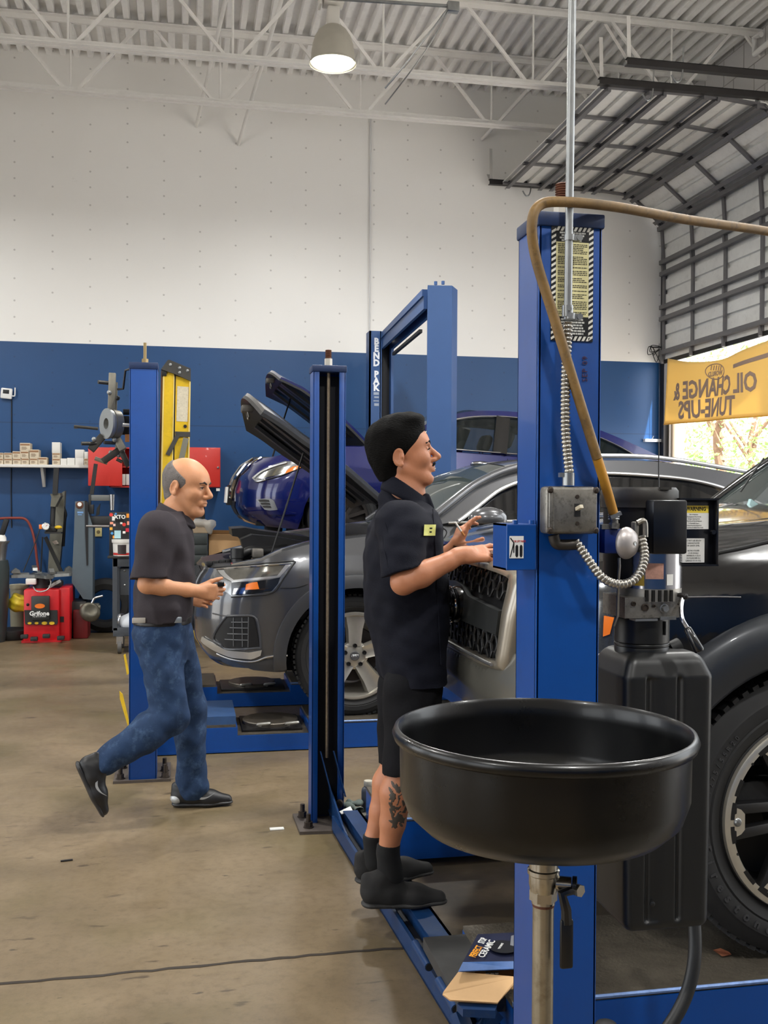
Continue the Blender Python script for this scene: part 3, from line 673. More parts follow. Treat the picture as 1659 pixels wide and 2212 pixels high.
# runways: near edge Y 2.49, far edge of the far one
RY = [(2.49, 2.98), (4.02, 4.5)]
for (a, b), x0 in zip(RY, (.83, .80)):
    m = MB().box((x0, a, .03), (5.85, b, .185)); m.build('runway', M_BLUE, LT, 0)
    MB().box((x0, a+.006, .185), (5.85, b-.006, .2)).build('runway_deck', M_PLATE, LT, 0)
    MB().tube([(x0, a+.004, .1955), (5.85, a+.004, .1955)], .006, 6).build('worn_lip', M_WORN, LT)
MB().box((.70, 2.55, .15), (.83, 2.95, .185)).build('runway_end_plate', mat('end_plate_grey', (66, 66, 66), .5, .3, var=.2, scale=14), LT, 0)
m = MB().prism([az(987, 2167, .2), az(1000, 2180, .2), az(1070, 2183, .2), az(1073, 2170, .2)], (0, 0, -.02)); m.bar(az(1075, 2185, .16), az(1040, 2225, .12), .03, .03); m.bar(az(990, 2185, .17), az(1010, 2240, .12), .035, .03)
m.build('beam_bracket', M_BLUE2, LT, 0)
m = MB().box((NX0-.065, NY0-.004, ay(1095, 1232, 2.0).z), (NX0-.001, NY0+.002, ay(1095, 1132, 2.0).z), bev=.002)
z0, z1 = ay(1095, 1232, 2.0).z, ay(1095, 1132, 2.0).z
m.box((NX0-.065, NY0, z0), (NX0-.061, NY0+.09, z1)); m.box((NX0-.065, NY0, z0), (NX0, NY0+.09, z0+.004)); m.box((NX0-.065, NY0, z1-.004), (NX0, NY0+.09, z1)); m.cyl((NX0-.045, NY0+.002, z1), (NX0-.045, NY0+.002, z1+.008), .006, n=8); m.cyl((NX0-.01, NY0+.002, z1), (NX0-.01, NY0+.002, z1+.008), .006, n=8)
m.build('lock_box', M_BLUE, LT, 0)
# decal on the lock box: two stacked car pictograms and a red heading on white
q0, q1 = ay(1101, 1158, 1.994), ay(1131, 1206, 1.994)
MW = mat('label_white', (232, 232, 228), .4); MR = mat('label_red', (196, 50, 44), .45); MK = mat('label_black', (22, 22, 24), .45); MCR = mat('label_cream', (222, 214, 160), .5, var=.1, scale=20); MLY = mat('label_yellow', (232, 206, 70), .45)
dz = (q0.z-q1.z); dx = q1.x-q0.x
MB().box((q0.x, 1.9945, q1.z), (q1.x, 1.9955, q0.z)).build('lock_label', MW, LT, 0)
m = MB(); X_ = lambda u: q0.x+dx*u; Z_ = lambda v: q0.z-dz*v
for u in (.42, .72):
    m.box((X_(u), 1.994, Z_(.9)), (X_(u+.2), 1.9945, Z_(.45))); m.box((X_(u+.04), 1.9938, Z_(.95)), (X_(u+.16), 1.9945, Z_(.4)))
m.bar((X_(.05), 1.994, Z_(.95)), (X_(.3), 1.994, Z_(.3)), .001, .002, (1, 0, 0)); m.bar((X_(.3), 1.994, Z_(.3)), (X_(.3), 1.994, Z_(.75)), .001, .002, (1, 0, 0)); m.bar((X_(.05), 1.994, Z_(.08)), (X_(.3), 1.994, Z_(.3)), .001, .002, (1, 0, 0))
m.build('label_pictogram', MK, LT, 0)
text_mesh('label_heading', 'CAR LIFT PARTS', .0062, MR, frame(((X_(.68)), 1.994, Z_(.24)), (1, 0, 0), (0, 0, 1)), LT, ext=.0003, sx=.62)
# warning decal on the near post
d0, d1 = ay(1187, 487, 1.998), ay(1281, 742, 1.998); DW = .092; DX = ay(1236, 600, 1.998).x-DW/2; DT, DB = d0.z, ay(1187, 735, 1.998).z
MB().box((DX, 1.9975, DB), (DX+DW, 1.9995, DT)).build('warning_decal', MK, LT, 0)
m = MB(); st_ = .0115; bw = .0095
nst = int((DT-DB)/st_)
for k in range(nst):
    z = DB+k*st_+.001
    for x in (DX+.0005, DX+DW-bw-.0005): m.prism([(x, 1.997, z), (x+bw, 1.997, z+.006), (x+bw, 1.997, min(z+.0115, DT)), (x, 1.997, min(z+.0055, DT))], (0, .0006, 0))
for k in range(8):
    x = DX+.01+k*.0095
    for z in (DT-bw, DB+.0005): m.prism([(x, 1.997, z), (x+.0055, 1.997, z), (x+.0105, 1.997, z+bw), (x+.005, 1.997, z+bw)], (0, .0006, 0))
m.build('decal_stripes', mat('decal_stripe_white', (226, 224, 214), .45), LT, 0)
MB().box((DX+.0105, 1.9968, DB+.05), (DX+DW-.0105, 1.9974, DT-.032)).build('decal_panel', MCR, LT, 0)
m = MB(); rr = random.Random(11); z = DT-.036
while z > DB+.055:
    x = DX+.014; xe = DX+DW-.014-rr.uniform(0, .012)*(rr.random() < .5)
    while x < xe:
        w_ = rr.uniform(.002, .007); m.box((x, 1.9964, z-.0015), (min(x+w_, xe), 1.9968, z)); x += w_+.0011
    z -= .0036 if rr.random() < .72 else .0075
m.build('decal_small_print', MK, LT, 0)
m = MB(); z = DT-.0115
for k in range(4):
    x = DX+.018+.004*(k % 2); xe = DX+DW-.018-.003*k
    while x < xe: w_ = rr.uniform(.003, .008); m.box((x, 1.9966, z-.0034), (min(x+w_, xe), 1.9974, z)); x += w_+.001
    z -= .0052
m.build('decal_white_print', mat('decal_print_white', (206, 206, 200), .5), LT, 0)
m = MB(); z = DB+.046
for k in range(6):
    x = DX+.016+rr.uniform(0, .008); xe = DX+DW-.016-rr.uniform(0, .008)
    while x < xe: w_ = rr.uniform(.003, .009); m.box((x, 1.9966, z-.0036), (min(x+w_, xe), 1.9974, z)); x += w_+.0012
    z -= .0058
m.build('decal_white_print', mat('decal_print_white', (206, 206, 200), .5), LT, 0)
text_mesh('date_stamp', 'SEP 09', .0165, mat('stamp_ink', (70, 26, 40), .6), frame(ay(1264, 797, 1.998), (0, 0, 1), (-1, 0, 0)), LT, ext=.0003, space=1.2)
# ---- the grey car's lift
LA = thing('four_post_lift', 'blue four-post lift under the grey car, post behind the walker', 'car lift', (-.22, 5.53, 0))
x0, x1 = -.291, -.148
post_mb(x0, x1, 5.47, 5.6, 2.18, 1).build('post', M_BLUE, LA); 
MB().box((x0-.003, 5.466, 2.165), (x1+.003, 5.605, 2.2), bev=.004).build('post_cap', MATS['post_cap_blue'], LA)
c = V(-.215, 5.53, 2.2); MB().cyl(c, c+V(0, 0, .025), .018, n=6).cyl(c, c+V(0, 0, .11), .0085, n=10).build('threaded_rod', mat('brass_rod', (150, 130, 92), .5, .7), LA)
MB().prism([V(-.37, 5.455, 0), V(-.37, 5.8, 0), V(-.08, 5.8, 0), V(-.075, 5.455, 0)], (0, 0, .014)).build('base_plate', M_BASE, LA, 0)
for p in ((-.335, 5.5), (-.105, 5.49), (-.11, 5.62), (-.335, 5.72)): anchor(LA, V(p[0], p[1], .014), .07)
MB().box((-.27, 5.61, .02), (-.16, 8.4, .12)).build('cross_beam', M_BLUE2, LA, 0)
post_mb(x0-.12, x1-.12, 8.4, 8.52, 2.18, -1).build('post', M_BLUE, LA)
RYA = [(6.0, 6.5), (7.3, 7.8)]
tpx = [(.30, .72), (.22, .74)]
for (a, b), (ta, tb) in zip(RYA, tpx):
    m = MB().box((-.18, a, .015), (ta, b, .15)); m.box((ta, a, .015), (tb, b, .10)); m.box((tb, a, .015), (5.6, b, .15)); m.box((-.18, a-.004, .006), (5.6, a, .02), mi=0)
    m.build('runway', M_BLUE, LA, 0)
    MB().box((-.18, a+.006, .15), (ta-.01, b-.006, .166)).box((tb+.01, a+.006, .15), (5.6, b-.006, .166)).box((ta, a+.01, .1), (tb, b-.01, .104)).build('runway_deck', M_PLATE, LA, 0)
    MB().tube([(tb, a+.004, .162), (5.6, a+.004, .162)], .006, 6).build('worn_lip', M_WORN, LA)
    c = V((ta+tb)/2, (a+b)/2, .104); m = MB().box((ta+.03, a+.07, .104), (tb-.03, b-.05, .122), bev=.005); m.build('turn_plate_base', M_DARK, LA)
    MB().lathe([(.001, .145), (.165, .145), (.17, .14), (.17, .122)], c-V(0, 0, .104), n=36).build('turn_plate', mat('turn_plate_steel', (92, 86, 78), .45, .6, var=.2, scale=20), LA)
    m = MB()
    for u in (-.07, .1): m.tube(catmull([c+V(u, -.165, .03), c+V(u-.02, -.19, .045), c+V(u+.05, -.19, .05), c+V(u+.04, -.15, .04)], 4), .009, 6)
    m.build('turn_plate_latch', mat('bright_steel', (196, 196, 190), .3, .8), LA)
MB().box((-.14, 6.01, .166), (.29, 6.49, .215)).build('wheel_stop', mat('stop_blue', (44, 74, 116), .5, var=.15, scale=12, dirt=(70, 70, 70), dirtamt=.4), LA, 0)
MB().prism([ay(258, 1493, 6.2), ay(265, 1500, 6.2), ay(279, 1560, 6.2), ay(277, 1572, 6.2), ay(259, 1510, 6.2)], (0, .012, 0)).prism([ay(267, 1415, 6.2), ay(271, 1413, 6.2), ay(279, 1455, 6.2), ay(274, 1458, 6.2)], (0, .012, 0)).build('yellow_guard', M_YEL, LA, 0)
# ---- two-post lift of the blue car
M_BP = mat('two_post_blue', (44, 78, 128), .45, var=.05, scale=4)
LB = thing('two_post_lift', 'tall faded-blue two-post lift holding the blue car up', 'car lift', (2.05, 9.8, 0))
YB = 8.6; c0, c1, c2 = ay(925, 615, YB), ay(976, 612, YB), ay(987, 621, YB+.18)
hB = c0.z
m = MB().prism([V(c0.x, YB+.02, 0), V(c1.x, YB-.01, 0), V(c2.x, YB+.16, 0), V(c0.x+.04, YB+.2, 0)], (0, 0, hB)); m.build('post', M_BP, LB, 0)
m = MB()
for u in (.35, .66): m.cyl(c0.lerp(c1, u)+V(0, .03, 0), c0.lerp(c1, u)+V(0, .03, .03), .014, n=6)
m.build('post_bolt', M_BP, LB)
YC = 11.1; e0, e1, e2 = ay(798, 711, YC), ay(823, 706, YC), ay(851, 714, YC)
m = MB().box((e0.x, YC, 0), (e1.x, YC+.02, hB)); m.box((e0.x, YC, 0), (e0.x+.02, YC+.2, hB)); m.box((e1.x-.01, YC-.0, 0), (e1.x+.01, YC+.18, hB)); m.box((e2.x-.03, YC, 0), (e2.x, YC+.2, hB)); m.build('post', M_BP, LB, 0)
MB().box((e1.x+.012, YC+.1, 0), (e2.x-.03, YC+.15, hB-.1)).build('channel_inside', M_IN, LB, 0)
ga, gb = V(e1.x+.08, YC+.08, hB-.08), V(c0.x+.05, YB+.1, hB-.08)
MB().bar(ga+V(0, 0, .03), gb+V(0, 0, .03), .16, .06).bar(ga+V(-.05, 0, -.04), gb+V(-.05, 0, -.04), .03, .14).bar(ga+V(.06, 0, -.05), gb+V(.06, 0, -.05), .03, .12).build('top_beam', M_BP, LB, 0)
MB().bar(ga.lerp(gb, .12)+V(.03, 0, -.2), ga.lerp(gb, .75)+V(.03, 0, -.2), .03, .03).build('shutoff_bar', M_BLACK, LB, 0)
xm = (e0.x+.02+e1.x)/2+.005
for ch, py in zip('BENDPAK', (738, 753.5, 769, 784.5, 809, 823.5, 838)):
    text_mesh('lettering', ch, .098, mat('letter_white', (226, 228, 232), .5), frame((xm, YC-.002, ay(810, py, YC).z), (1, 0, 0), (0, 0, 1)), LB, ext=.001, sx=.95, bold=.005)
m = MB(); 
for k, h_ in enumerate((.03, .018, .012, .03)):
    z = ay(810, 850+8*k, YC).z; m.box((xm-.03+.008*(k % 2), YC-.003, z-h_/2), (xm+.03, YC-.001, z+h_/2))
m.build('small_sticker', mat('sticker_grey', (150, 160, 176), .5), LB, 0)
# lift arms under the blue car
for a, b in (((c0.x+.1, YB+.2, 1.0), (1.35, 9.35, 1.1)), ((c0.x+.1, YB+.2, 1.0), (3.3, 9.45, .95)), ((e1.x+.1, YC-.05, 1.0), (1.4, 10.5, 1.1)), ((e1.x+.1, YC-.05, 1.0), (3.2, 10.4, .95))):
    MB().bar(a, b, .1, .08).build('swing_arm', M_BP, LB, 0)
# ================================================================ cars
def interp(tab, x):
    if x <= tab[0][0]: return tab[0][1]
    for (a, b), (c, d) in zip(tab[:-1], tab[1:]):
        if x <= c: return b+(d-b)*(x-a)/(c-a)
    return tab[-1][1]
def sm(a, b, x): t = max(0, min(1, (x-a)/(b-a))); return t*t*(3-2*t)
class Shell:
    """Body skin wrapped round a plan outline: s runs from the middle of the nose along the near side to the tail."""
    def __init__(s, M, plan, pf, ps, wf, zlo, zhi, arches=()):
        s.M = M; P = catmull([V(x, y, 0) for x, y in plan], 14); s.P = P; s.S = [0]
        for a, b in zip(P[:-1], P[1:]): s.S.append(s.S[-1]+(b-a).length)
        s.L = s.S[-1]; s.pf, s.ps, s.wf, s._lo, s._hi, s.arches = pf, ps, wf, zlo, zhi, arches
    def plan(s, q):
        q = max(0, min(s.L-1e-6, q)); lo, hi = 0, len(s.S)-1
        while hi-lo > 1:
            m = (lo+hi)//2
            if s.S[m] <= q: lo = m
            else: hi = m
        t = (q-s.S[lo])/max(s.S[hi]-s.S[lo], 1e-9); p = s.P[lo].lerp(s.P[hi], t)
        def nrm(i):
            d = s.P[min(i+1, len(s.P)-1)]-s.P[max(i-1, 0)]; return V(-d.y, d.x, 0)*-1
        n = nrm(lo).normalized().lerp(nrm(hi).normalized(), t); n.normalize()
        if (n.dot(p-V(2.2, 0, 0))) < 0: n = -n
        return p, n
    def s_at_x(s, x):
        lo, hi = .3, s.L-.9
        for _ in range(40):
            m = (lo+hi)/2
            if s.plan(m)[0].x < x: lo = m
            else: hi = m
        return lo
    def loc(s, q, z, off=0.0):
        p, n = s.plan(q); w = 1-sm(s.wf[0], s.wf[1], p.x)
        if p.x > 3.6: w = sm(s.L-1.3, s.L-.3, q)*.6
        ins = w*interp(s.pf, z)+(1-w)*interp(s.ps, z); r = p+n*(ins+off); r.z = z; return r
    def pt(s, q, z, off=0.0, side=1):
        r = s.loc(q, z, off); r.y = max(r.y, 0)*side if q < .5 else r.y*side; return s.M @ r
    def lo(s, q):
        p, _ = s.plan(q); z = s._lo(p)
        for (xc, zc, R) in s.arches:
            d = R*R-(p.x-xc)**2
            if d > 0 and p.y > .5: z = max(z, zc+math.sqrt(d))
        return z
    def hi(s, q): return s._hi(s.plan(q)[0])
    def stations(s, n=150, a=0, b=None):
        b = s.L if b is None else b; q = [a+(b-a)*i/n for i in range(n+1)]
        for (xc, zc, R) in s.arches:
            for e in (-1, 1):
                for f in (.9999, .99, .96, .9): q.append(s.s_at_x(xc+e*R*f))
        return sorted(set(round(v, 5) for v in q if a <= v <= b))
    def skin(s, m, rows=22, a=0, b=None, sides=(1, -1), inner=.1):
        st = s.stations(150, a, b)
        for sd in sides:
            R = []
            for k in range(-1, rows+1):
                row = []
                for q in st:
                    lo, hi = s.lo(q), s.hi(q); t = max(k, 0)/rows; row.append(s.pt(q, lo+(hi-lo)*t, -inner if k < 0 else 0, sd))
                R.append(row)
            m.grid(R)
        return m
    def from_px(s, x, y, zr=(.1, 2.2)):
        if not hasattr(s, 'cache'):
            qs = np.linspace(0, min(s.L*.75, 4.2), 150); zs_ = np.linspace(zr[0], zr[1], 60)
            s.cache = [(q, z, *proj(s.pt(q, z))) for q in qs for z in zs_]; s.ca = np.array(s.cache)
        d = (s.ca[:, 2]-x)**2+(s.ca[:, 3]-y)**2; i = int(np.argmin(d)); q, z = s.ca[i, 0], s.ca[i, 1]
        for _ in range(6):
            p = proj(s.pt(q, z)); e = 1e-3; pq = proj(s.pt(q+e, z)); pz = proj(s.pt(q, z+e))
            J = np.array([[(pq[0]-p[0])/e, (pz[0]-p[0])/e], [(pq[1]-p[1])/e, (pz[1]-p[1])/e]])
            try: dq, dz = np.linalg.solve(J, [x-p[0], y-p[1]])
            except Exception: break
            q += max(-.08, min(.08, dq)); z += max(-.08, min(.08, dz)); q = max(0, q)
        return float(q), float(z)
    def patch(s, top, bot, off=.004, n=20, rows=6, px=True, deep=.012, m=None, side=1):
        """a raised (or sunk) field between two edge lines, following the skin"""
        m = m or MB()
        T = [s.from_px(*p) for p in top] if px else top; B = [s.from_px(*p) for p in bot] if px else bot
        def res(L, k):
            acc = [0]
            for a, b in zip(L[:-1], L[1:]): acc.append(acc[-1]+math.hypot(b[0]-a[0], b[1]-a[1]))
            out = []
            for i in range(k):
                t = acc[-1]*i/(k-1); j = 0
                while j < len(acc)-2 and acc[j+1] < t: j += 1
                u = (t-acc[j])/max(acc[j+1]-acc[j], 1e-9); out.append((L[j][0]+(L[j+1][0]-L[j][0])*u, L[j][1]+(L[j+1][1]-L[j][1])*u))
            return out
        T, B = res(T, n), res(B, n); G = []
        for r in range(rows+1):
            t = r/rows; G.append([(a[0]+(b[0]-a[0])*t, a[1]+(b[1]-a[1])*t) for a, b in zip(T, B)])
        G = [[G[0][0]]*0+[g for g in row] for row in G]
        full = [[s.pt(q, z, off-deep, side) for q, z in G[0]]]+[[s.pt(q, z, off, side) for q, z in row] for row in G]+[[s.pt(q, z, off-deep, side) for q, z in G[-1]]]
        full = [[s.pt(*g[0], off-deep, side)]+r+[s.pt(*g[-1], off-deep, side)] for g, r in zip([G[0]]+G+[G[-1]], full)]
        m.grid(full); return m
    def line(s, pts, r=.004, off=.004, px=True, m=None, side=1, k=6):
        m = m or MB(); L = [s.from_px(*p) for p in pts] if px else pts
        L = [(v.x, v.y) for v in catmull([V(q, z, 0) for q, z in L], k)]
        m.tube([s.pt(q, z, off, side) for q, z in L], r, 8); return m
def proj(p):
    d = Vector(p)-ORG; w = d.dot(FW); return CX+FPX*d.dot(RT)/w, CY-FPX*d.dot(UP)/w
def glass(name, tint, a):
    m = mat(name, tint, .03, 0, alpha=a, spec=.8); return m
M_GLASS = glass('tinted_glass', (26, 34, 34), .5); M_GLASSD = glass('dark_glass', (10, 12, 14), .88); M_WIND = glass('windscreen_glass', (86, 96, 94), .42)
M_TYRE = mat('tyre_rubber', (28, 28, 29), .7, var=.15, scale=20); M_PLAST = mat('black_plastic', (18, 18, 19), .45, var=.1, scale=20); M_CHROME = mat('chrome', (206, 206, 208), .08, 1.0); M_SATIN = mat('satin_silver', (196, 196, 196), .25, .9)
M_LENS = mat('lamp_lens', (196, 204, 208), .05, .3, alpha=.55, spec=.8); M_AMBER = mat('amber_lens', (232, 120, 40), .15, coat=.5); M_REFL = mat('lamp_bowl', (150, 152, 154), .2, .8, var=.2, scale=30); M_WELL = mat('wheel_well', (12, 12, 13), .8)
M_SEAT = mat('seat_black', (22, 22, 25), .7)
M_ENG = mat('engine_plastic', (30, 30, 31), .4, var=.25, scale=16); M_ENG2 = mat('engine_metal', (120, 116, 110), .45, .7, var=.3, scale=20)
def frm(X0, Yc, z0=0.0, pitch=0.0):
    return Matrix.Translation((X0, Yc, z0)) @ Matrix.Rotation(pitch, 4, 'Y') @ Matrix.Diagonal((1, -1, 1, 1))
def tyre(c, R, w, rr, parent, tread=True):
    """wheel whose face looks to -Y; c is the middle of the outer face"""
    c = Vector(c); h = R-rr
    pr = [(rr*.98, .0), (rr+.004, .006), (rr+.012, .0), (rr+h*.3, -.012), (rr+h*.34, -.009), (rr+h*.38, -.0125), (rr+h*.62, -.012), (rr+h*.66, -.008), (rr+h*.8, -.003), (R*.985, .012), (R-.002, .03), (R, .05), (R, w-.05), (R-.002, w-.03), (R*.97, w-.005), (rr+h*.4, w+.005), (rr, w-.01), (rr*.9, w-.02)]
    m = MB().lathe(pr, c, 'Y', n=72)
    if tread:
        for k in range(72):
            a = 2*PI*k/72
            for y0, y1, da in ((.012, .05, .02), (w*.4, w*.62, -.02), (w-.05, w-.012, .02)):
                p = c+V(math.sin(a)*(R+.002), (y0+y1)/2, math.cos(a)*(R+.002)); q = frame(p, (math.cos(a), da*4, -math.sin(a)), (0, 1, 0)); m.box((-.010, -(y1-y0)/2, -.012), (.010, (y1-y0)/2, .003), q)
    return m.build('wheel', M_TYRE, parent, 35)
def arc_text(body, size, c, r, a_mid, m, parent, da, y=-.0135, ext=.0015, bold=.0006, inward=False):
    n = len(body)
    for k, ch in enumerate(body):
        if ch == ' ': continue
        a = a_mid+(k-(n-1)/2)*da; d = V(math.sin(a), 0, math.cos(a)); t = V(math.cos(a), 0, -math.sin(a))
        if inward: d, t = -d, -t
        rad = V(math.sin(a), 0, math.cos(a)); text_mesh('sidewall_letter', ch, size, m, frame(Vector(c)+rad*r+V(0, y, 0), t, d), parent, ext=ext, bold=bold)
def seat(x, y, z, M, parent, name='seat'):
    f = MB(); f.box((x-.1, y-.24, z), (x+.42, y+.24, z+.16), M, bev=.05); q = M @ Matrix.Translation((x+.4, y, z+.1)) @ Matrix.Rotation(.3, 4, 'Y')
    f.box((-.06, -.23, 0), (.07, .23, .6), q, bev=.06); f.box((-.05, -.13, .64), (.05, .13, .82), q, bev=.045); f.cyl((0, -.06, .58), (0, -.06, .66), .008, n=8, M=q); f.cyl((0, .06, .58), (0, .06, .66), .008, n=8, M=q)
    return f.build(name, M_SEAT, parent)
# ------------------------------------------------------------ the grey car
P_GREY = mat('grey_car_paint', (82, 83, 86), .24, .5, coat=1.0)
M_FLARE = mat('grey_satin_trim', (72, 73, 76), .35, .3, coat=.4)
GA = thing('car', 'dark grey car with open bonnet on the lift behind the walker', 'car', (.05, 7.06, .166))
AX0, AYC = .03, 7.06
planA = [(0, 0), (.005, .4), (.035, .63), (.09, .79), (.19, .90), (.36, .96), (.65, .985), (1.4, .99), (3.0, .985), (4.2, .96), (4.75, .88), (5.0, .7), (5.06, .35), (5.07, 0)]
zhA = [(0, 1.05), (.25, 1.085), (.41, 1.115), (.52, 1.168), (.70, 1.216), (.90, 1.243), (1.07, 1.262), (1.55, 1.325), (2.2, 1.36), (4.5, 1.4), (5.07, 1.3)]
SA = Shell(frm(AX0, AYC), planA, [(.4, -.17), (.5, -.07), (.6, -.02), (.75, 0), (.9, -.01), (1.0, -.05), (1.1, -.12), (1.25, -.25)], [(.4, -.05), (.5, -.01), (.62, 0), (.8, .005), (.95, .012), (1.05, 0), (1.15, -.03), (1.25, -.075), (1.35, -.10)], (.05, .5),
           lambda p: .47+.15*(1-sm(.3, .85, p.y))*(1 if p.x < 2.5 else .3), lambda p: interp(zhA, p.x), [(.985, .53, .425), (3.98, .53, .425)])
SA.skin(MB()).build('body', P_GREY, GA, 50)
# fender tops turned inward
m = MB()
for sd in (1, -1):
    q0, q1 = SA.s_at_x(.2), SA.s_at_x(1.5); st = [q0+(q1-q0)*i/30 for i in range(31)]
    m = MB(); m.grid([[SA.M @ (SA.loc(q, SA.hi(q))*1.0+V(0, -d, dz)).__class__((SA.loc(q, SA.hi(q)).x, (SA.loc(q, SA.hi(q)).y-d)*sd, SA.hi(q)+dz)) for q in st] for d, dz in ((0, 0), (.03, .012), (.08, .018), (.13, .0), (.14, -.06))]); m.build('wing_top', P_GREY, GA, 50)

for sd in (1, -1):
    for xc in (.985, 3.98):
        m = MB(); ang = np.linspace(-.15, PI+.15, 40)
        rows = []
        for R, off in ((.425, .0), (.425, .016), (.47, .022), (.50, .018), (.505, -.004)):
            row = []
            for a in ang:
                x, z = xc-R*math.cos(a), .53+R*math.sin(a)
                row.append(SA.pt(SA.s_at_x(x), z, off, sd))
            rows.append(row)
        m.grid(rows); m.build('wheel_arch_trim', M_FLARE, GA, 60)
        y0 = .97; m = MB(); m.grid([[SA.M @ V(xc-.425*math.cos(a), y*sd, .53+.425*math.sin(a)) for a in np.linspace(-.3, PI+.3, 30)] for y in (y0, y0-.32)]); m.add([SA.M @ V(xc-.425*math.cos(a), (y0-.32)*sd, .53+.425*math.sin(a)) for a in np.linspace(-.3, PI+.3, 30)], [tuple(range(30))]); m.build('wheel_well', M_WELL, GA, 60)
# headlamp
hl = SA.patch([(462, 1226), (520, 1221), (580, 1217), (632, 1214)], [(500, 1287), (545, 1285), (588, 1279), (612, 1250)], .0012, 30, 8, deep=.01); hl.build('headlamp', M_REFL, GA)
o = GA.children[-1]
SA.patch([(468, 1230), (520, 1225), (580, 1221), (630, 1218)], [(498, 1256), (540, 1254), (580, 1250), (604, 1244)], .002, 24, 5).build('lamp_upper_chamber', mat('lamp_chamber', (120, 118, 112), .15, .7, var=.2, scale=30, coat=.6), o)
SA.patch([(500, 1259), (545, 1256), (582, 1252), (606, 1247)], [(500, 1286), (545, 1284), (586, 1278), (600, 1262)], .002, 24, 5).build('lamp_lower_chamber', mat('lamp_chamber_dark', (40, 42, 46), .12, .5, coat=.8), o)
SA.patch([(532, 1262), (545, 1258), (556, 1257)], [(530, 1274), (550, 1273), (560, 1272)], .006, 10, 3).build('lamp_amber', M_AMBER, o)
m = SA.line([(470, 1229), (540, 1223), (630, 1217)], .005, .008); m.build('lamp_light_strip', M_CHROME, o)
SA.patch([(472, 1231), (485, 1231)], [(500, 1255), (508, 1254)], .008, 8, 3).build('lamp_light_strip', M_SATIN, o)
SA.patch([(500, 1253), (560, 1247), (602, 1243)], [(502, 1258), (560, 1252), (604, 1247)], .008, 14, 2).build('lamp_light_strip', M_SATIN, o)
SA.patch([(618, 1218), (629, 1219)], [(596, 1247), (604, 1246)], .008, 8, 3).build('lamp_light_strip', M_SATIN, o)
SA.patch([(506, 1271), (530, 1269)], [(503, 1284), (530, 1282)], .006, 8, 3).build('lamp_mirror', M_CHROME, o)
SA.line([(462, 1226), (520, 1221), (580, 1216), (634, 1212), (632, 1222), (612, 1250), (590, 1280), (545, 1287), (500, 1290)], .004, .004, k=4).build('lamp_seal', M_PLAST, o)
# intake in the bumper corner
SA.patch([(492, 1332), (520, 1331), (550, 1333)], [(463, 1376), (490, 1399), (562, 1397)], .0015, 18, 8, deep=.006).build('side_intake', mat('intake_dark', (22, 23, 25), .5), GA)
o = GA.children[-1]
SA.line([(490, 1331), (520, 1330), (548, 1332), (558, 1350), (563, 1395), (555, 1400), (490, 1402), (476, 1392), (462, 1377), (490, 1331)], .0075, .002, k=5).build('intake_frame', M_FLARE, o)
m = MB()
for a, b in (((500, 1344), (536, 1344)), ((497, 1356), (536, 1357)), ((492, 1369), (536, 1370)), ((486, 1381), (536, 1383))): m = SA.line([a, b], .0035, .004, m=m)
for a, b in (((505, 1334), (505, 1396)), ((523, 1334), (524, 1397)), ((537, 1332), (536, 1398))): m = SA.line([a, b], .0035, .004, m=m)
m.build('intake_slats', mat('slat_grey', (94, 96, 98), .4, .3), o)
SA.patch([(538, 1334), (549, 1336)], [(537, 1397), (561, 1394)], .004, 8, 6).build('intake_blank', M_PLAST, o)
# sill blade and lower valance
SA.patch([(440, 1375), (462, 1388), (490, 1404), (540, 1409), (566, 1404)], [(438, 1384), (460, 1402), (500, 1420), (545, 1424), (563, 1416)], .014, 24, 4).build('bumper_blade', mat('blade_silver', (196, 192, 184), .3, .5, coat=.5), GA)
SA.line([(470, 1412), (500, 1424), (545, 1429), (575, 1420), (600, 1416), (621, 1416)], .006, .006).build('valance_line', M_SATIN, GA)
SA.patch([(500, 1428), (545, 1432), (600, 1420), (619, 1419)], [(495, 1422), (545, 1447), (600, 1452), (617, 1451)], .004, 20, 4).build('lower_valance', mat('valance_grey', (66, 66, 68), .4), GA)
SA.line([(460, 1325), (500, 1332), (545, 1331)], .004, .002).build('bumper_crease', M_FLARE, GA)
SA.line([(606, 1270), (640, 1269), (664, 1262)], .0025, .001).build('panel_gap', M_WELL, GA)
# grille, mostly past the corner
gl = [(0, .66), (.52, .66)]
SA.patch([(0, 1.04), (.5, 1.04)], [(0, .66), (.42, .66)], .004, 14, 6, px=False).build('grille', mat('grille_black', (16, 17, 19), .4), GA); o = GA.children[-1]
m = MB()
for sd in (1, -1):
    for k in range(5): m = SA.line([(0, .72+.065*k), (.46, .72+.065*k)], .006, .01, px=False, m=m, side=sd)
    for k in range(6): m = SA.line([(.04+.08*k, .68), (.045+.083*k, 1.03)], .006, .012, px=False, m=m, side=sd)
m.build('grille_bars', M_PLAST, o)
for sd in (1, -1): SA.line([(0, 1.05), (.5, 1.05), (.53, .98), (.45, .67), (0, .66)], .014, .006, px=False, side=sd, k=5).build('grille_frame', M_FLARE, o)
m = MB(); 
for k in (-1.5, -.5, .5, 1.5): m.tube([SA.M @ V(-.02, k*.09+.062*math.cos(a), .93+.062*math.sin(a)) for a in np.linspace(0, 2*PI, 24, endpoint=False)], .008, 8, closed=True)
m.build('ring_badge', M_CHROME, o)
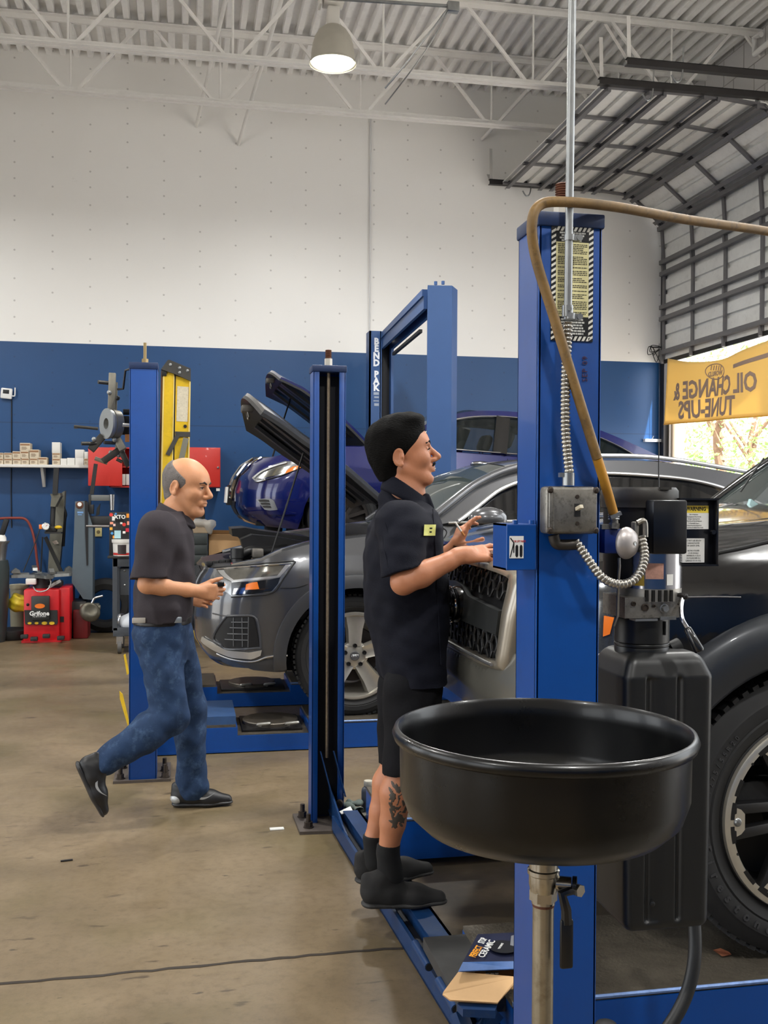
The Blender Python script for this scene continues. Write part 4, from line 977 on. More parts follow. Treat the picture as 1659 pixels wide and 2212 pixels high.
# slam panel, engine bay
m = MB()
m.grid([[SA.M @ V(.10+.25*(abs(y)/.85)**2+dx, y, z) for y in np.linspace(-.8, .8, 21)] for dx, z in ((-.06, 1.045), (-.03, 1.075), (.12, 1.085), (.16, 1.05))]); m.build('slam_panel', M_ENG, GA)
MB().box((.3, -.85, .75), (1.5, .85, .8), SA.M).box((1.42, -.9, .8), (1.5, .9, 1.3), SA.M).build('engine_bay', M_WELL, GA, 0)
c = ay(512, 1215, 6.55); m = MB().lathe([(.001, .0), (.04, 0), (.04, .03), (.036, .035), (.036, .085), (.042, .09), (.042, .15), (.001, .15)], c+V(0, 0, -.06), n=20); m.build('washer_neck', M_ENG, GA)
m = MB().prism([ay(500, 1142, 7.0), ay(530, 1140, 7.0), ay(560, 1146, 7.0), ay(668, 1160, 7.0), ay(668, 1176, 7.0), ay(600, 1172, 7.0), ay(560, 1168, 7.0), ay(530, 1175, 7.0), ay(515, 1160, 7.0), ay(502, 1158, 7.0)], (0, .5, 0)); m.build('air_box_cover', M_ENG, GA, 0)
m = MB().prism([ay(520, 1165, 6.75), ay(545, 1155, 6.75), ay(600, 1160, 6.75), ay(668, 1172, 6.75), ay(690, 1180, 6.75), ay(600, 1190, 6.75), ay(560, 1180, 6.75), ay(525, 1183, 6.75)], (0, .2, 0)); m.build('intake_duct', M_ENG, GA, 0)
m = MB(); m.tube(catmull([ay(500, 1210, 6.6), ay(540, 1190, 6.6), ay(580, 1190, 6.7), ay(640, 1180, 6.8)], 6), .03, 10); m.build('hose', M_ENG, GA)
m = MB().box(ay(545, 1205, 6.5), ay(570, 1185, 6.5)+V(0, .08, 0), bev=.01); m.build('relay_box', M_ENG2, GA)
m = MB(); rr = random.Random(2)
for k in range(5): p = ay(452+k*14, 1222-k*1.5, 6.62); m.box(p-V(.02, .03, .01), p+V(.02, .03, .03), bev=.006)
m.build('panel_clip', M_PLAST, GA)
m = MB(); rr = random.Random(8)
for k in range(16):
    x, y, z = rr.uniform(.45, 1.35), rr.uniform(-.6, .6), rr.uniform(.85, 1.1); a, b, c_ = rr.uniform(.05, .14), rr.uniform(.06, .16), rr.uniform(.04, .1); m.box((x-a, y-b, z-c_), (x+a, y+b, z+c_), SA.M, bev=.02)
for k in range(7):
    x, y = rr.uniform(.4, 1.3), rr.uniform(-.6, .6); m.tube(catmull([SA.M @ V(x, y, 1.0), SA.M @ V(x+.15, y+.1, 1.14), SA.M @ V(x+.3, y+rr.uniform(-.2, .2), 1.12), SA.M @ V(x+.4, y, 1.0)], 5), .02, 8)
m.build('engine', M_ENG, GA)
# bonnet standing open: near edge first
def bonnet(pts_near, Yn, Yf, dn, crown, name, t, mt, under, tipdrop):
    N_ = [ay(*p, Yn) for p in pts_near]; N_ = catmull(N_, 6); rows_o, rows_u = [], []; L_ = len(N_)
    d = (N_[0]-N_[-1]).normalized(); up = V(-d.z, 0, d.x); up = up if up.z > 0 else -up
    for v in np.linspace(0, 1, 17):
        ro, ru = [], []
        for i, p in enumerate(N_):
            c_ = crown*math.sin(PI*v)*(.6+.4*(1-i/L_)); tip = tipdrop*math.sin(PI*v)*max(0, 1-i/(L_*.5))
            rnd = .0
            q = V(p.x, Yn+(Yf-Yn)*v, p.z)+up*c_+d*tip; ro.append(q); ru.append(q-up*dn)
        rows_o.append(ro); rows_u.append(ru)
    m = MB(); m.grid(rows_o)
    for r in (0, -1): m.grid([rows_o[r], [(a+b)/2 for a, b in zip(rows_o[r], rows_u[r])]])
    m.grid([[r[0] for r in rows_o], [(a[0]+b[0])/2-d*.0 for a, b in zip(rows_o, rows_u)]]); m.build(name, mt, t, 50)
    o = t.children[-1]
    m = MB(); m.grid([[a.lerp(b, 1) for a, b in zip(r, u)] for r, u in zip(rows_o, rows_u)])
    for r in (0, -1): m.grid([[(a+b)/2 for a, b in zip(rows_o[r], rows_u[r])], rows_u[r]])
    m.grid([[(a[0]+b[0])/2 for a, b in zip(rows_o, rows_u)], [u[0] for u in rows_u]])
    for i in range(4):
        v = .2+.2*i; y = Yn+(Yf-Yn)*v; a, b = N_[2], N_[-4]; m.bar(V(a.x, y, a.z)+up*(crown*math.sin(PI*v)*.9-dn-.01), V(b.x, y, b.z)+up*(crown*math.sin(PI*v)*.6-dn-.01), .1, .025, up)
    m.build('bonnet_liner', under, o, 50)
    yc = (Yn+Yf)/2; p = V(N_[1].x, yc, N_[1].z)+up*(crown-dn-.02)+d*tipdrop*.7
    m = MB(); m.box(p-V(.04, .06, .04), p+V(.04, .06, .01), bev=.01); m.tube(catmull([p+V(0, -.05, -.04), p+V(.01, -.05, -.08), p+V(.01, .05, -.08), p+V(0, .05, -.04)], 4), .007, 6); m.build('bonnet_latch', M_ENG2, o)
    return o, N_
bo, bn = bonnet([(572, 884), (612, 909), (668, 950), (745, 1002), (816, 1063), (850, 1092)], 6.3, 7.82, .045, .09, 'bonnet', GA, P_GREY, M_ENG, .16)
MB().cyl(bn[0].lerp(bn[-1], .33)+V(0, .25, -.06), SA.M @ V(.5, .6, 1.14), .006, n=8).build('bonnet_strut', M_PLAST, GA)
# greenhouse
def cv(tab, Y): return [V(x, Y(x, z) if callable(Y) else Y, z) for x, z in tab]
yA = lambda x, z: AYC-.93+max(0, z-1.33)*.62+max(0, x-3.4)*.03
rail_ = catmull(cv([(1.42, 1.315), (1.62, 1.46), (1.84, 1.60), (2.1, 1.695), (2.45, 1.742), (2.8, 1.757), (3.17, 1.748), (3.6, 1.69), (4.1, 1.60), (4.62, 1.42)], yA), 5)
trim_ = catmull(cv([(1.66, 1.355), (1.8, 1.445), (1.98, 1.56), (2.2, 1.628), (2.5, 1.662), (2.8, 1.668), (3.17, 1.647), (3.4, 1.615), (3.6, 1.555), (3.8, 1.46)], yA), 5)
belt_ = [V(x, yA(x, 1.34), z) for x, z in [(1.6+2.25*i/45, 1.345+.07*i/45) for i in range(46)]]
def mir(p, Yc): return V(p.x, 2*Yc-p.y, p.z)
def roofset(t, Yc, paint, rail_, trim_, belt_, crown, gl_side, gl_wind, nose, iw, trimm, trim_r=.012, back=None):
    for sd in (0, 1):
        f = (lambda p: p) if sd == 0 else (lambda p: mir(p, Yc))
        m = MB(); m.grid([[f(p) for p in rail_[:len(trim_)]], [f(p) for p in trim_]]); m.build('roof_side', paint, t, 60)
        m = MB(); m.grid([[f(p)+V(0, .01*(1 if sd == 0 else -1), 0) for p in trim_], [f(p)+V(0, .01*(1 if sd == 0 else -1), 0) for p in belt_]]); m.build('side_window', gl_side, t, 60)
        m = MB(); m.tube([f(p)+V(0, -.004*(1 if sd == 0 else -1), 0) for p in trim_], trim_r, 8); m.build('window_trim', trimm, t)
        m = MB(); m.tube([f(p)+V(0, -.004*(1 if sd == 0 else -1), 0) for p in belt_], trim_r*.8, 8); m.build('window_trim', trimm, t)
    n0 = iw; m = MB(); rows = []
    for p in rail_[n0:]:
        rows.append([p.lerp(mir(p, Yc), v)+V(0, 0, crown*math.sin(PI*v)) for v in np.linspace(0, 1, 15)])
    m.grid(rows); m.build('roof', paint, t, 60)
    m = MB(); rows = []
    for i, p in enumerate(rail_[:n0+1]):
        u = 1-i/n0; rows.append([p.lerp(mir(p, Yc), v)+V(-nose*math.sin(PI*v)*(.35+.65*u), 0, crown*math.sin(PI*v)*(1-u)) for v in np.linspace(0, 1, 15)])
    m.grid(rows); m.build('windscreen', gl_wind, t, 60)
roofset(GA, AYC, P_GREY, rail_, trim_, belt_, .05, M_GLASSD, M_WIND, .18, 15, M_SATIN)
for f in ((lambda p: p), (lambda p: mir(p, AYC))):
    MB().tube([f(V(p.x, p.y-.012, p.z)) for p in rail_[:17]], .03, 10).build('front_pillar', P_GREY, GA)
    MB().tube([f(V(p.x, p.y+.09, p.z+.035)) for p in rail_[18:42]], .016, 8).build('roof_rail', M_SATIN, GA)
m = MB().box((1.15, -.8, 1.18), (1.62, .8, 1.3), SA.M, bev=.04); m.build('dashboard', M_SEAT, GA)
for y in (.38, -.38): seat(2.2, y, .85, SA.M, GA)
MB().box((1.36, -.84, 1.26), (1.5, .84, 1.31), SA.M).build('cowl', M_PLAST, GA)
m = MB().box((2.05, -.94, .6), (2.9, .94, 1.3), SA.M).build('door_inner', M_WELL, GA)
# door mirror
mc = ay(1048, 1122, 5.98); m = MB(); f_ = Field(mc-V(.2, .12, .14), mc+V(.2, .14, .14), .008)
f_.ell(mc+V(.02, 0, .0), (.125, .075, .075), k=.02); f_.half(mc+V(0, 0, -.028), (0, 0, -1)); f_.half(mc+V(.12, 0, 0), (1, .25, 0)); f_.build('mirror_cap', P_GREY, GA)
f_ = Field(mc-V(.22, .14, .16), mc+V(.2, .2, .1), .008); f_.ell(mc+V(.03, 0, -.03), (.125, .07, .05), k=.02); f_.half(mc+V(0, 0, -.026), (0, 0, 1)); f_.cone(mc+V(.0, .03, -.05), mc+V(.05, .16, -.07), .03, .025, .02); f_.build('mirror_base', mat('gloss_black', (10, 11, 14), .15, coat=.6), GA)
SA.line([(955, 1140), (965, 1150), (953, 1175), (955, 1200)], .003, .002).build('door_gap', M_WELL, GA)
MB().tube([V(p.x, p.y-.02, p.z) for p in trim_[:14]], .014, 8).build('pillar_trim', M_SATIN, GA)
# wheels with five thick spokes
def audi_wheel(xc, side):
    face = AYC-.985*side+(0.055 if side > 0 else -.055)
    c = V(AX0+xc, face, .532); w = tyre(V(0, 0, 0), .372, .285, .268, GA); Mw = Matrix.Translation(c) @ (Matrix.Identity(4) if side > 0 else Matrix.Rotation(PI, 4, 'Z'))
    w.data.transform(Mw)
    def sub(m, nm, mt, a=40): m2 = m.mesh(nm); m2.transform(Mw); return put(nm, m2, mt, w, a)
    sub(MB().lathe([(.27, -.004), (.262, -.012), (.25, -.012), (.243, 0), (.235, .06), (.225, .17), (.2, .2), (.001, .2)], (0, 0, 0), 'Y', n=64), 'rim', mat('alloy_silver', (198, 194, 184), .3, .75, var=.06, scale=20))
    sub(MB().lathe([(.001, .09), (.165, .09), (.17, .1), (.17, .11), (.001, .11)], (0, 0, 0), 'Y', n=40), 'brake_disc', mat('brake_iron', (60, 56, 54), .45, .8))
    sub(MB().lathe([(.001, .008), (.05, .008), (.085, .018), (.09, .05), (.001, .05)], (0, 0, 0), 'Y', n=40), 'hub', MATS['alloy_silver'])
    for k in range(5):
        a = 2*PI*k/5+.02; q = Matrix.Rotation(a, 4, 'Y'); m = MB()
        P = [(-.036, .06), (-.044, .16), (-.062, .25), (.062, .25), (.044, .16), (.036, .06)]
        front = [V(x, .004-(r-.06)*.05, r) for x, r in P]; back = [V(x*1.25, .055, r) for x, r in P]; inn = [V(x*.35, .012-(r-.06)*.04, r) for x, r in P]
        m.add(front+back, [(0, 6, 7, 1), (1, 7, 8, 2), (2, 8, 9, 3), (3, 9, 10, 4), (4, 10, 11, 5), (5, 11, 6, 0), (6, 11, 10, 7), (7, 10, 9, 8)], q)
        m.add(front+inn, [(0, 1, 7, 6), (1, 2, 8, 7), (4, 5, 11, 10), (3, 4, 10, 9), (6, 7, 10, 11), (7, 8, 9, 10)], q)
        sub(m, 'spoke', MATS['alloy_silver'], 25)
        ln = Matrix.Rotation(a+PI/5*0, 4, 'Y'); sub(MB().lathe([(.001, .004), (.008, .004), (.013, -.004), (.0135, .012)], ln @ V(0, 0, .062), 'Y', n=14), 'lug_nut', M_PLAST)
    sub(MB().lathe([(.001, -.008), (.026, -.007), (.03, -.002), (.03, .012)], (0, 0, 0), 'Y', n=28), 'hub_cap', mat('cap_grey', (110, 110, 112), .3, .6))
    m = MB()
    for k in (-1.5, -.5, .5, 1.5): m.tube([V(k*.0095+.0072*math.cos(a), -.0085, .0072*math.sin(a)) for a in np.linspace(0, 2*PI, 14, endpoint=False)], .0012, 5, closed=True)
    sub(m, 'ring_badge', M_CHROME)
audi_wheel(.985, 1); audi_wheel(3.98, 1); audi_wheel(.985, -1); audi_wheel(3.98, -1)
# ------------------------------------------------------------ the blue car up on the two-post lift
P_BLUE = mat('blue_car_paint', (10, 20, 84), .2, .2, coat=1.0)
NX, NYC, NZ, NP = .40, 9.88, 1.06, math.radians(4.6)
GN = thing('car', 'blue car raised high on the two-post lift, bonnet open', 'car', (NX, NYC, NZ))
planN = [(0, 0), (.01, .35), (.05, .57), (.13, .74), (.27, .85), (.48, .905), (.8, .915), (2.0, .92), (3.6, .91), (4.4, .84), (4.8, .62), (4.87, .3), (4.88, 0)]
zhN = [(0, .80), (.3, .84), (.55, .92), (.9, .97), (1.25, 1.0), (2.5, 1.04), (4.0, 1.07), (4.88, 1.0)]
SN = Shell(frm(NX, NYC, NZ, NP), planN, [(.18, -.16), (.27, -.05), (.35, -.0), (.5, .01), (.62, -.01), (.75, -.08), (.85, -.2), (1.0, -.4)], [(.18, -.07), (.27, -.02), (.45, .005), (.65, .01), (.8, 0), (.92, -.04), (1.05, -.08)], (.06, .6),
           lambda p: .22-.02*sm(.3, .8, p.y), lambda p: interp(zhN, p.x), [(.955, .33, .365), (3.73, .33, .365)])
SN.skin(MB()).build('body', P_BLUE, GN, 50)
for xc in (.955, 3.73):
    for sd in (1, -1):
        m = MB(); m.grid([[SN.M @ V(xc-.365*math.cos(a), y*sd, .33+.365*math.sin(a)) for a in np.linspace(-.3, PI+.3, 26)] for y in (.9, .6)]); m.add([SN.M @ V(xc-.365*math.cos(a), .6*sd, .33+.365*math.sin(a)) for a in np.linspace(-.3, PI+.3, 26)], [tuple(range(26))]); m.build('wheel_well', M_WELL, GN, 60)
        fc = SN.M @ V(xc, .885*sd, .33); w = tyre(V(0, 0, 0), .325, .215, .225, GN, False); w.data.transform(Matrix.Translation(fc) @ (Matrix.Identity(4) if sd > 0 else Matrix.Rotation(PI, 4, 'Z')))
        m2 = MB().lathe([(.226, -.004), (.205, 0), (.2, .06), (.001, .06)], (0, 0, 0), 'Y', n=40)
        for k in range(10): q = Matrix.Rotation(PI*k/5, 4, 'Y'); m2.box((-.016, .0, .04), (.016, .03, .21), q)
        me = m2.lathe([(.001, -.004), (.05, 0), (.055, .03)], (0, 0, 0), 'Y', n=20).mesh('rim'); me.transform(Matrix.Translation(fc) @ (Matrix.Identity(4) if sd > 0 else Matrix.Rotation(PI, 4, 'Z'))); put('rim', me, MATS['brake_iron'], w)
SN.patch([(548, 1034), (580, 1008), (615, 996), (645, 997), (654, 1006)], [(553, 1039), (580, 1031), (610, 1025), (640, 1013), (654, 1008)], .004, 30, 6).build('headlamp', M_REFL, GN); o = GN.children[-1]
SN.patch([(620, 1016), (632, 1008), (650, 1005)], [(616, 1023), (635, 1016), (654, 1008)], .01, 14, 4).build('lamp_amber', M_AMBER, o)
SN.patch([(562, 1031), (580, 1017), (612, 1007)], [(575, 1031), (590, 1028), (612, 1020)], .009, 14, 4).build('lamp_bowl', mat('lamp_chamber', (120, 118, 112), .15), o)
SN.line([(548, 1034), (565, 1020), (590, 1008), (620, 999)], .012, .01).build('lamp_light_strip', M_SATIN, o); SN.line([(549, 1034), (556, 1040), (575, 1036)], .009, .01).build('lamp_light_strip', M_SATIN, o)
SN.line([(553, 1041), (600, 1030), (640, 1015), (656, 1008)], .005, .006).build('lamp_seal', M_PLAST, o)
SN.patch([(554, 1079), (570, 1077), (585, 1077), (592, 1082)], [(572, 1101), (582, 1103), (596, 1102), (600, 1101)], .006, 14, 5).build('fog_surround', mat('fog_grey', (120, 122, 126), .3, .6), GN); o = GN.children[-1]
for k in range(3):
    y = 1080+k*6.5; SN.patch([(559+k*4.2, y), (572+k*3, y-1), (581+k*2, y)], [(562+k*4.2, y+4), (574+k*3, y+4.5), (583+k*2, y+4.5)], .01, 10, 2).build('fog_slat', M_PLAST, o)
SN.patch([(531, 1107), (570, 1103), (600, 1103), (640, 1109)], [(527, 1112), (570, 1112), (610, 1112), (640, 1111)], .02, 20, 3).build('bumper_lip', P_BLUE, GN)
SN.patch([(0, .74), (.34, .74), (.44, .70)], [(0, .42), (.2, .42), (.3, .5)], .006, 14, 5, px=False).build('grille', mat('grille_black', (16, 17, 19), .4), GN); o = GN.children[-1]
for sd in (1, -1): SN.line([(.46, .80), (.4, .70), (.28, .52), (.16, .43)], .022, .014, px=False, side=sd).build('grille_chrome', M_CHROME, o); SN.line([(.62, .82), (.54, .73), (.46, .66)], .012, .01, px=False, side=sd).build('grille_chrome', M_CHROME, o)
SN.patch([(0, .40), (.42, .40)], [(0, .24), (.36, .24)], .006, 12, 3, px=False).build('lower_grille', M_PLAST, o)
q = SN.M @ V(-.06, 0, .45); MB().box((-.07, -.15, .38), (-.05, .15, .53), SN.M).build('number_plate', MW, GN, 0)
for (y0_) in (.0,): MB().box((-.05, -.16, .36), (.02, .16, .55), SN.M).build('plate_holder', M_PLAST, GN, 0)
MB().box((.2, -.8, .45), (1.3, .8, .5), SN.M).box((1.15, -.8, .5), (1.22, .8, .98), SN.M).build('engine_bay', M_WELL, GN, 0)
m = MB(); m.grid([[SN.M @ V(.16+.3*(abs(y)/.7)**2+dx, y, z) for y in np.linspace(-.68, .68, 17)] for dx, z in ((-.05, .80), (.0, .835), (.14, .84), (.16, .78))]); m.build('slam_panel', M_ENG, GN)
m = MB()
for sd in (1, -1):
    st = [SN.s_at_x(.35+.9*i/24) for i in range(25)]
    m = MB(); m.grid([[SN.M @ V(SN.loc(q, SN.hi(q)).x, (SN.loc(q, SN.hi(q)).y-d)*sd, SN.hi(q)+dz) for q in st] for d, dz in ((0, 0), (.03, .01), (.1, .01), (.11, -.05))]); m.build('wing_top', P_BLUE, GN, 50)
bo2, bn2 = bonnet([(608, 814), (640, 829), (668, 845), (745, 905), (800, 960)], 9.12, 10.62, .04, .08, 'bonnet', GN, P_BLUE, M_ENG, .12)
MB().cyl(ay(627, 862, 10.0), ay(614, 902, 9.7), .008, n=8).cyl(ay(614, 902, 9.7), ay(585, 1000, 9.4), .008, n=8).build('bonnet_prop', M_PLAST, GN)
Q = lambda x, z: (SN.M @ V(x, 0, z))
yN = lambda z: .86-max(0, z-1.0)*.5
def nl(tab): return catmull([SN.M @ V(x, yN(z), z) for x, z in tab], 5)
railN = nl([(1.22, 1.0), (1.5, 1.16), (1.8, 1.32), (2.1, 1.425), (2.5, 1.468), (2.9, 1.46), (3.3, 1.40), (3.7, 1.28), (4.1, 1.13), (4.3, 1.06)])
trimN = nl([(1.42, 1.04), (1.62, 1.16), (1.88, 1.30), (2.14, 1.375), (2.5, 1.41), (2.9, 1.395), (3.25, 1.335), (3.5, 1.26), (3.7, 1.17), (3.8, 1.1)])
beltN = [SN.M @ V(1.38+2.45*i/45, .862, 1.03+.05*i/45) for i in range(46)]
roofset(GN, NYC, P_BLUE, railN, trimN, beltN, .05, M_GLASS, M_WIND, .2, 16, M_CHROME, .011)
for sd in (1, -1):
    m = MB().bar(SN.M @ V(2.36, .852*sd, 1.04), SN.M @ V(2.42, .672*sd, 1.39), .05, .13, (1, 0, 0)); m.build('door_pillar', mat('gloss_black', (10, 11, 14), .15), GN)
    m = MB().bar(SN.M @ V(3.32, .868*sd, 1.04), SN.M @ V(3.2, .67*sd, 1.36), .04, .07, (1, 0, 0)); m.build('door_pillar', M_PLAST, GN)
    MB().tube([SN.M @ V(SN.loc(SN.s_at_x(x), .6).x, (.925)*sd, z) for x, z in ((2.42, 1.0), (2.42, .7), (2.44, .35))], .003, 6).build('door_gap', M_WELL, GN)
for px0 in ((1037, 1001),):
    c = Vector(SN.pt(*SN.from_px(1037, 1002), .0)); f_ = Field(c-V(.16, .1, .08), c+V(.16, .1, .08), .008); f_.ell(c+V(0, -.012, 0), (.095, .028, .026), k=.01); f_.build('door_handle', M_CHROME, GN)
for y in (.36, -.36): seat(1.95, y, .42, SN.M, GN); 
seat(2.9, .36, .45, SN.M, GN); seat(2.9, -.36, .45, SN.M, GN)
MB().box((1.15, -.78, .86), (1.55, .78, .98), SN.M, bev=.04).build('dashboard', M_SEAT, GN)
# underside
MB().box((.2, -.72, .2), (4.6, .72, .24), SN.M).build('underbody', M_WELL, GN, 0)
m = MB(); rr = random.Random(6)
for k in range(8): x, y = rr.uniform(.4, 1.1), rr.uniform(-.6, .6); m.box((x-.08, y-.1, .12), (x+.08, y+.1, .2), SN.M, bev=.02)
m.build('undertray', M_ENG, GN)
# ------------------------------------------------------------ the black pickup
P_BLK = mat('black_truck_paint', (9, 9, 11), .16, .0, coat=1.0, spec=.6)
M_TAUPE = mat('surround_wall_reflection', (150, 142, 128), .3, .5, coat=.8)  # taupe tone carries the white wall's reflection on the grille surround
M_BUMP = mat('bumper_wall_reflection', (112, 110, 102), .32, .5, coat=.6)  # grey base colour includes the wall reflected in the bumper
M_FL2 = mat('flare_grey', (46, 50, 56), .38, .2, coat=.2)
TX0, TYC = .92, 3.57
GT = thing('pickup_truck', 'black pickup truck on the lift behind the near post', 'pickup truck', (TX0, TYC, .2))
planT = [(.055, 0), (.056, .35), (.066, .58), (.11, .77), (.205, .9), (.38, .965), (.7, .99), (1.6, 1.0), (3.5, 1.0), (4.6, .98), (4.72, .9), (4.75, .5), (4.75, 0)]
zhT = [(0, 1.298), (.3, 1.335), (.7, 1.375), (1.1, 1.41), (1.5, 1.44), (2.2, 1.45), (4.75, 1.45)]
ST = Shell(frm(TX0, TYC), planT, [(.5, -.1), (.8, -.02), (1.0, .01), (1.15, .0), (1.25, -.02), (1.32, -.06), (1.4, -.12)], [(.5, -.08), (.65, -.02), (.8, 0), (1.0, .005), (1.15, .012), (1.25, .0), (1.33, -.03), (1.42, -.08)], (.06, .55),
           lambda p: .62+.08*(1-sm(.3, .9, p.y)), lambda p: interp(zhT, p.x), [(.82, .605, .46), (3.9, .605, .46)])
ST.skin(MB()).build('body', P_BLK, GT, 50)
# bonnet
m = MB(); rows = []
sts = [ST.s_at_x(x) if x > .12 else q for x, q in [(0, .5), (.02, .62), (.06, .75), (.1, .82)]+[(.14+.05*i, 0) for i in range(28)]]
for q in sts:
    p = ST.loc(q, ST.hi(q)); row = []
    for v in np.linspace(-1, 1, 29):
        cr = .055*(1-v*v)*sm(0, .5, p.x+.1)+.022*(sm(.55, .72, abs(v))-sm(.78, .95, abs(v)))*sm(.1, .4, p.x); row.append(ST.M @ V(p.x-.1*(1-v*v)*max(0, 1-p.x/.5)*.9, p.y*v, ST.hi(q)+cr-.0))
    rows.append(row)
m.grid(rows); m.build('bonnet', P_BLK, GT, 60)
ST.line([(1480, 1212), (1545, 1196), (1600, 1185), (1659, 1171), (1720, 1160)], .006, .0).build('bonnet_gap', M_WELL, GT)
# flares
for sd in (1, -1):
    for xc in (.82, 3.9):
        m = MB(); rows = []; ang = np.linspace(-.02, PI+.02, 50)
        for R, off in ((.455, -.03), (.455, .03), (.47, .045), (.53, .05), (.578, .038), (.593, .02), (.6, -.004)):
            rows.append([ST.pt(ST.s_at_x(max(.06, xc-R*math.cos(a))), .605+R*math.sin(a)*(1.0), off, sd) for a in ang])
        m.grid(rows); m.build('fender_flare', M_FL2, GT, 60)
        m = MB(); m.grid([[ST.M @ V(xc-.455*math.cos(a), y*sd, .605+.455*math.sin(a)) for a in np.linspace(-.3, PI+.3, 30)] for y in (.99, .62)]); m.add([ST.M @ V(xc-.455*math.cos(a), .62*sd, .605+.455*math.sin(a)) for a in np.linspace(-.3, PI+.3, 30)], [tuple(range(30))]); m.build('wheel_well', M_WELL, GT, 60)
# headlamps with amber corners
for sd in (1, -1):
    ST.patch([(.70, 1.29), (.86, 1.29), (1.12, 1.255)], [(.68, 1.06), (.86, 1.06), (1.10, 1.09)], .006, 18, 6, px=False, side=sd).build('headlamp', mat('lamp_chamber_grey', (84, 86, 88), .12, .6, coat=.8, var=.2, scale=20), GT); o = GT.children[-1]
    ST.patch([ST.from_px(1306, 1329), ST.from_px(1327, 1333)], [ST.from_px(1304, 1374), ST.from_px(1318, 1369)], .012, 8, 4, px=False, side=sd).build('lamp_amber', M_AMBER, o)
    ST.line([(.70, 1.29), (.69, 1.18), (.68, 1.06), (.86, 1.055), (1.1, 1.085)], .008, .008, px=False, side=sd, k=5).build('lamp_seal', M_CHROME, o)
# grille
for sd in (1, -1):
    gout = [(0, 1.297), (.3, 1.297), (.60, 1.292), (.665, 1.275), (.66, 1.2), (.635, 1.08), (.61, .99), (.56, .965), (.3, .955), (0, .955)]
    gin = [(0, 1.262), (.3, 1.262), (.535, 1.252), (.56, 1.23), (.558, 1.17), (.548, 1.08), (.54, 1.02), (.52, .995), (.3, .985), (0, .985)]
    A = catmull([V(a, b, 0) for a, b in gout], 5); B = catmull([V(a, b, 0) for a, b in gin], 5); m = MB(); rows = []
    for t, off in ((-.0, -.02), (0, .02), (.15, .034), (.5, .04), (.85, .034), (1, .02), (1, -.03)):
        rows.append([ST.pt(a.x+(b.x-a.x)*t, a.y+(b.y-a.y)*t, off, sd) for a, b in zip(A, B)])
    m.grid(rows); m.build('grille_surround', M_TAUPE, GT, 60)
m = MB()
for sd in (1, -1): m = ST.patch([(0, 1.27), (.57, 1.27)], [(0, .975), (.55, .975)], .003, 12, 5, px=False, m=m, side=sd)
m.build('grille', mat('grille_black', (16, 17, 19), .4), GT); o = GT.children[-1]
hs = .032; hexes = [MB(), MB()]
for r in range(-1, 12):
    for c_ in range(-13, 14):
        s_ = c_*hs*1.5; z = .985+r*hs*1.732+(hs*.866 if c_ % 2 else 0)
        if abs(s_) > .54 or z > 1.25 or z < 1.0 or 1.09 < z < 1.19: continue
        pts = [ST.pt(abs(s_+hs*.9*math.cos(a)), z+hs*.9*math.sin(a), .012, 1 if s_+hs*.9*math.cos(a) >= 0 else -1) for a in np.linspace(0, 2*PI, 6, endpoint=False)]
        hexes[z > 1.14].tube(pts, .0045, 5, closed=True)
for m in hexes: m.build('grille_mesh', M_PLAST, o)
m = MB()
for sd in (1, -1): m = ST.patch([(0, 1.20), (.1, 1.195), (.2, 1.165), (.54, 1.15)], [(0, 1.075), (.2, 1.075), (.4, 1.075), (.53, 1.075)], .03, 20, 6, px=False, m=m, side=sd, deep=.03)
m.build('grille_bar', mat('bar_dark_grey', (50, 52, 52), .35, .3, coat=.3), o)
ec = ST.M @ V(.012, .085, 1.125); m = MB().lathe([(.001, -.012), (.06, -.012), (.07, 0), (.07, .04)], (0, 0, 0), n=32, M=frame(ec, (0, -1, 0), (0, 0, 1)) @ Matrix.Diagonal((1.15, .92, -1, 1))); m.build('emblem_base', mat('gloss_black', (10, 11, 14), .15), o)
fe = frame(ec+V(-.014, 0, 0), (0, -1, 0), (0, 0, 1))
def ell(rx, ry, n=40, cx=0, cy=0): return [fe @ V(cx+rx*math.cos(a), cy+ry*math.sin(a), 0) for a in np.linspace(0, 2*PI, n, endpoint=False)]
m = MB().tube(ell(.076, .06), .005, 8, closed=True).tube(ell(.04, .024, cy=.026), .004, 8, closed=True).tube(ell(.02, .045, cy=.004), .004, 8, closed=True); m.build('emblem', M_CHROME, o)
MB().tube([ST.pt(abs(s_), .985, .045, 1 if s_ >= 0 else -1) for s_ in np.linspace(-.54, .54, 30)], .006, 8).build('grille_strip', M_SATIN, o)
# bumper and valance
planB = [(x-.05, y) for x, y in planT[:5]]+[(.27, .955), (.3, .94)]
zhB = lambda p: .955+.075*sm(.45, .62, p.y)-.02*sm(.75, .95, p.y)
SB_ = Shell(frm(TX0, TYC), planB, [(.7, -.06), (.8, -.02), (.88, .0), (.95, -.005), (1.03, -.03)], [(.7, -.05), (.8, -.01), (.9, 0), (1.03, -.02)], (.05, .5), lambda p: .80+.02*sm(.3, .9, p.y), zhB)
m = MB(); SB_.skin(m, 12, 0, SB_.L-.1, inner=.05)
for sd in (1, -1):
    st = [ (SB_.L-.1)*i/60 for i in range(61)]; m.grid([[SB_.pt(q, SB_.hi(q), -d, sd)+V(0, 0, dz) for q in st] for d, dz in ((0, 0), (.012, .008), (.05, .01), (.12, .0))])
m.build('front_bumper', M_BUMP, GT, 45)
m = MB(); SV = Shell(frm(TX0+.06, TYC), planT[:5]+[(.27, .93), (.3, .9)], [(.4, -.1), (.9, 0)], [(.4, -.1), (.9, 0)], (.05, .5), lambda p: .52, lambda p: .86); SV.skin(m, 6, 0, SV.L-.1); m.build('lower_valance', M_PLAST, GT)
MB().box((.2, -.7, .5), (1.5, .7, .55), ST.M).build('skid_plate', M_WELL, GT, 0)
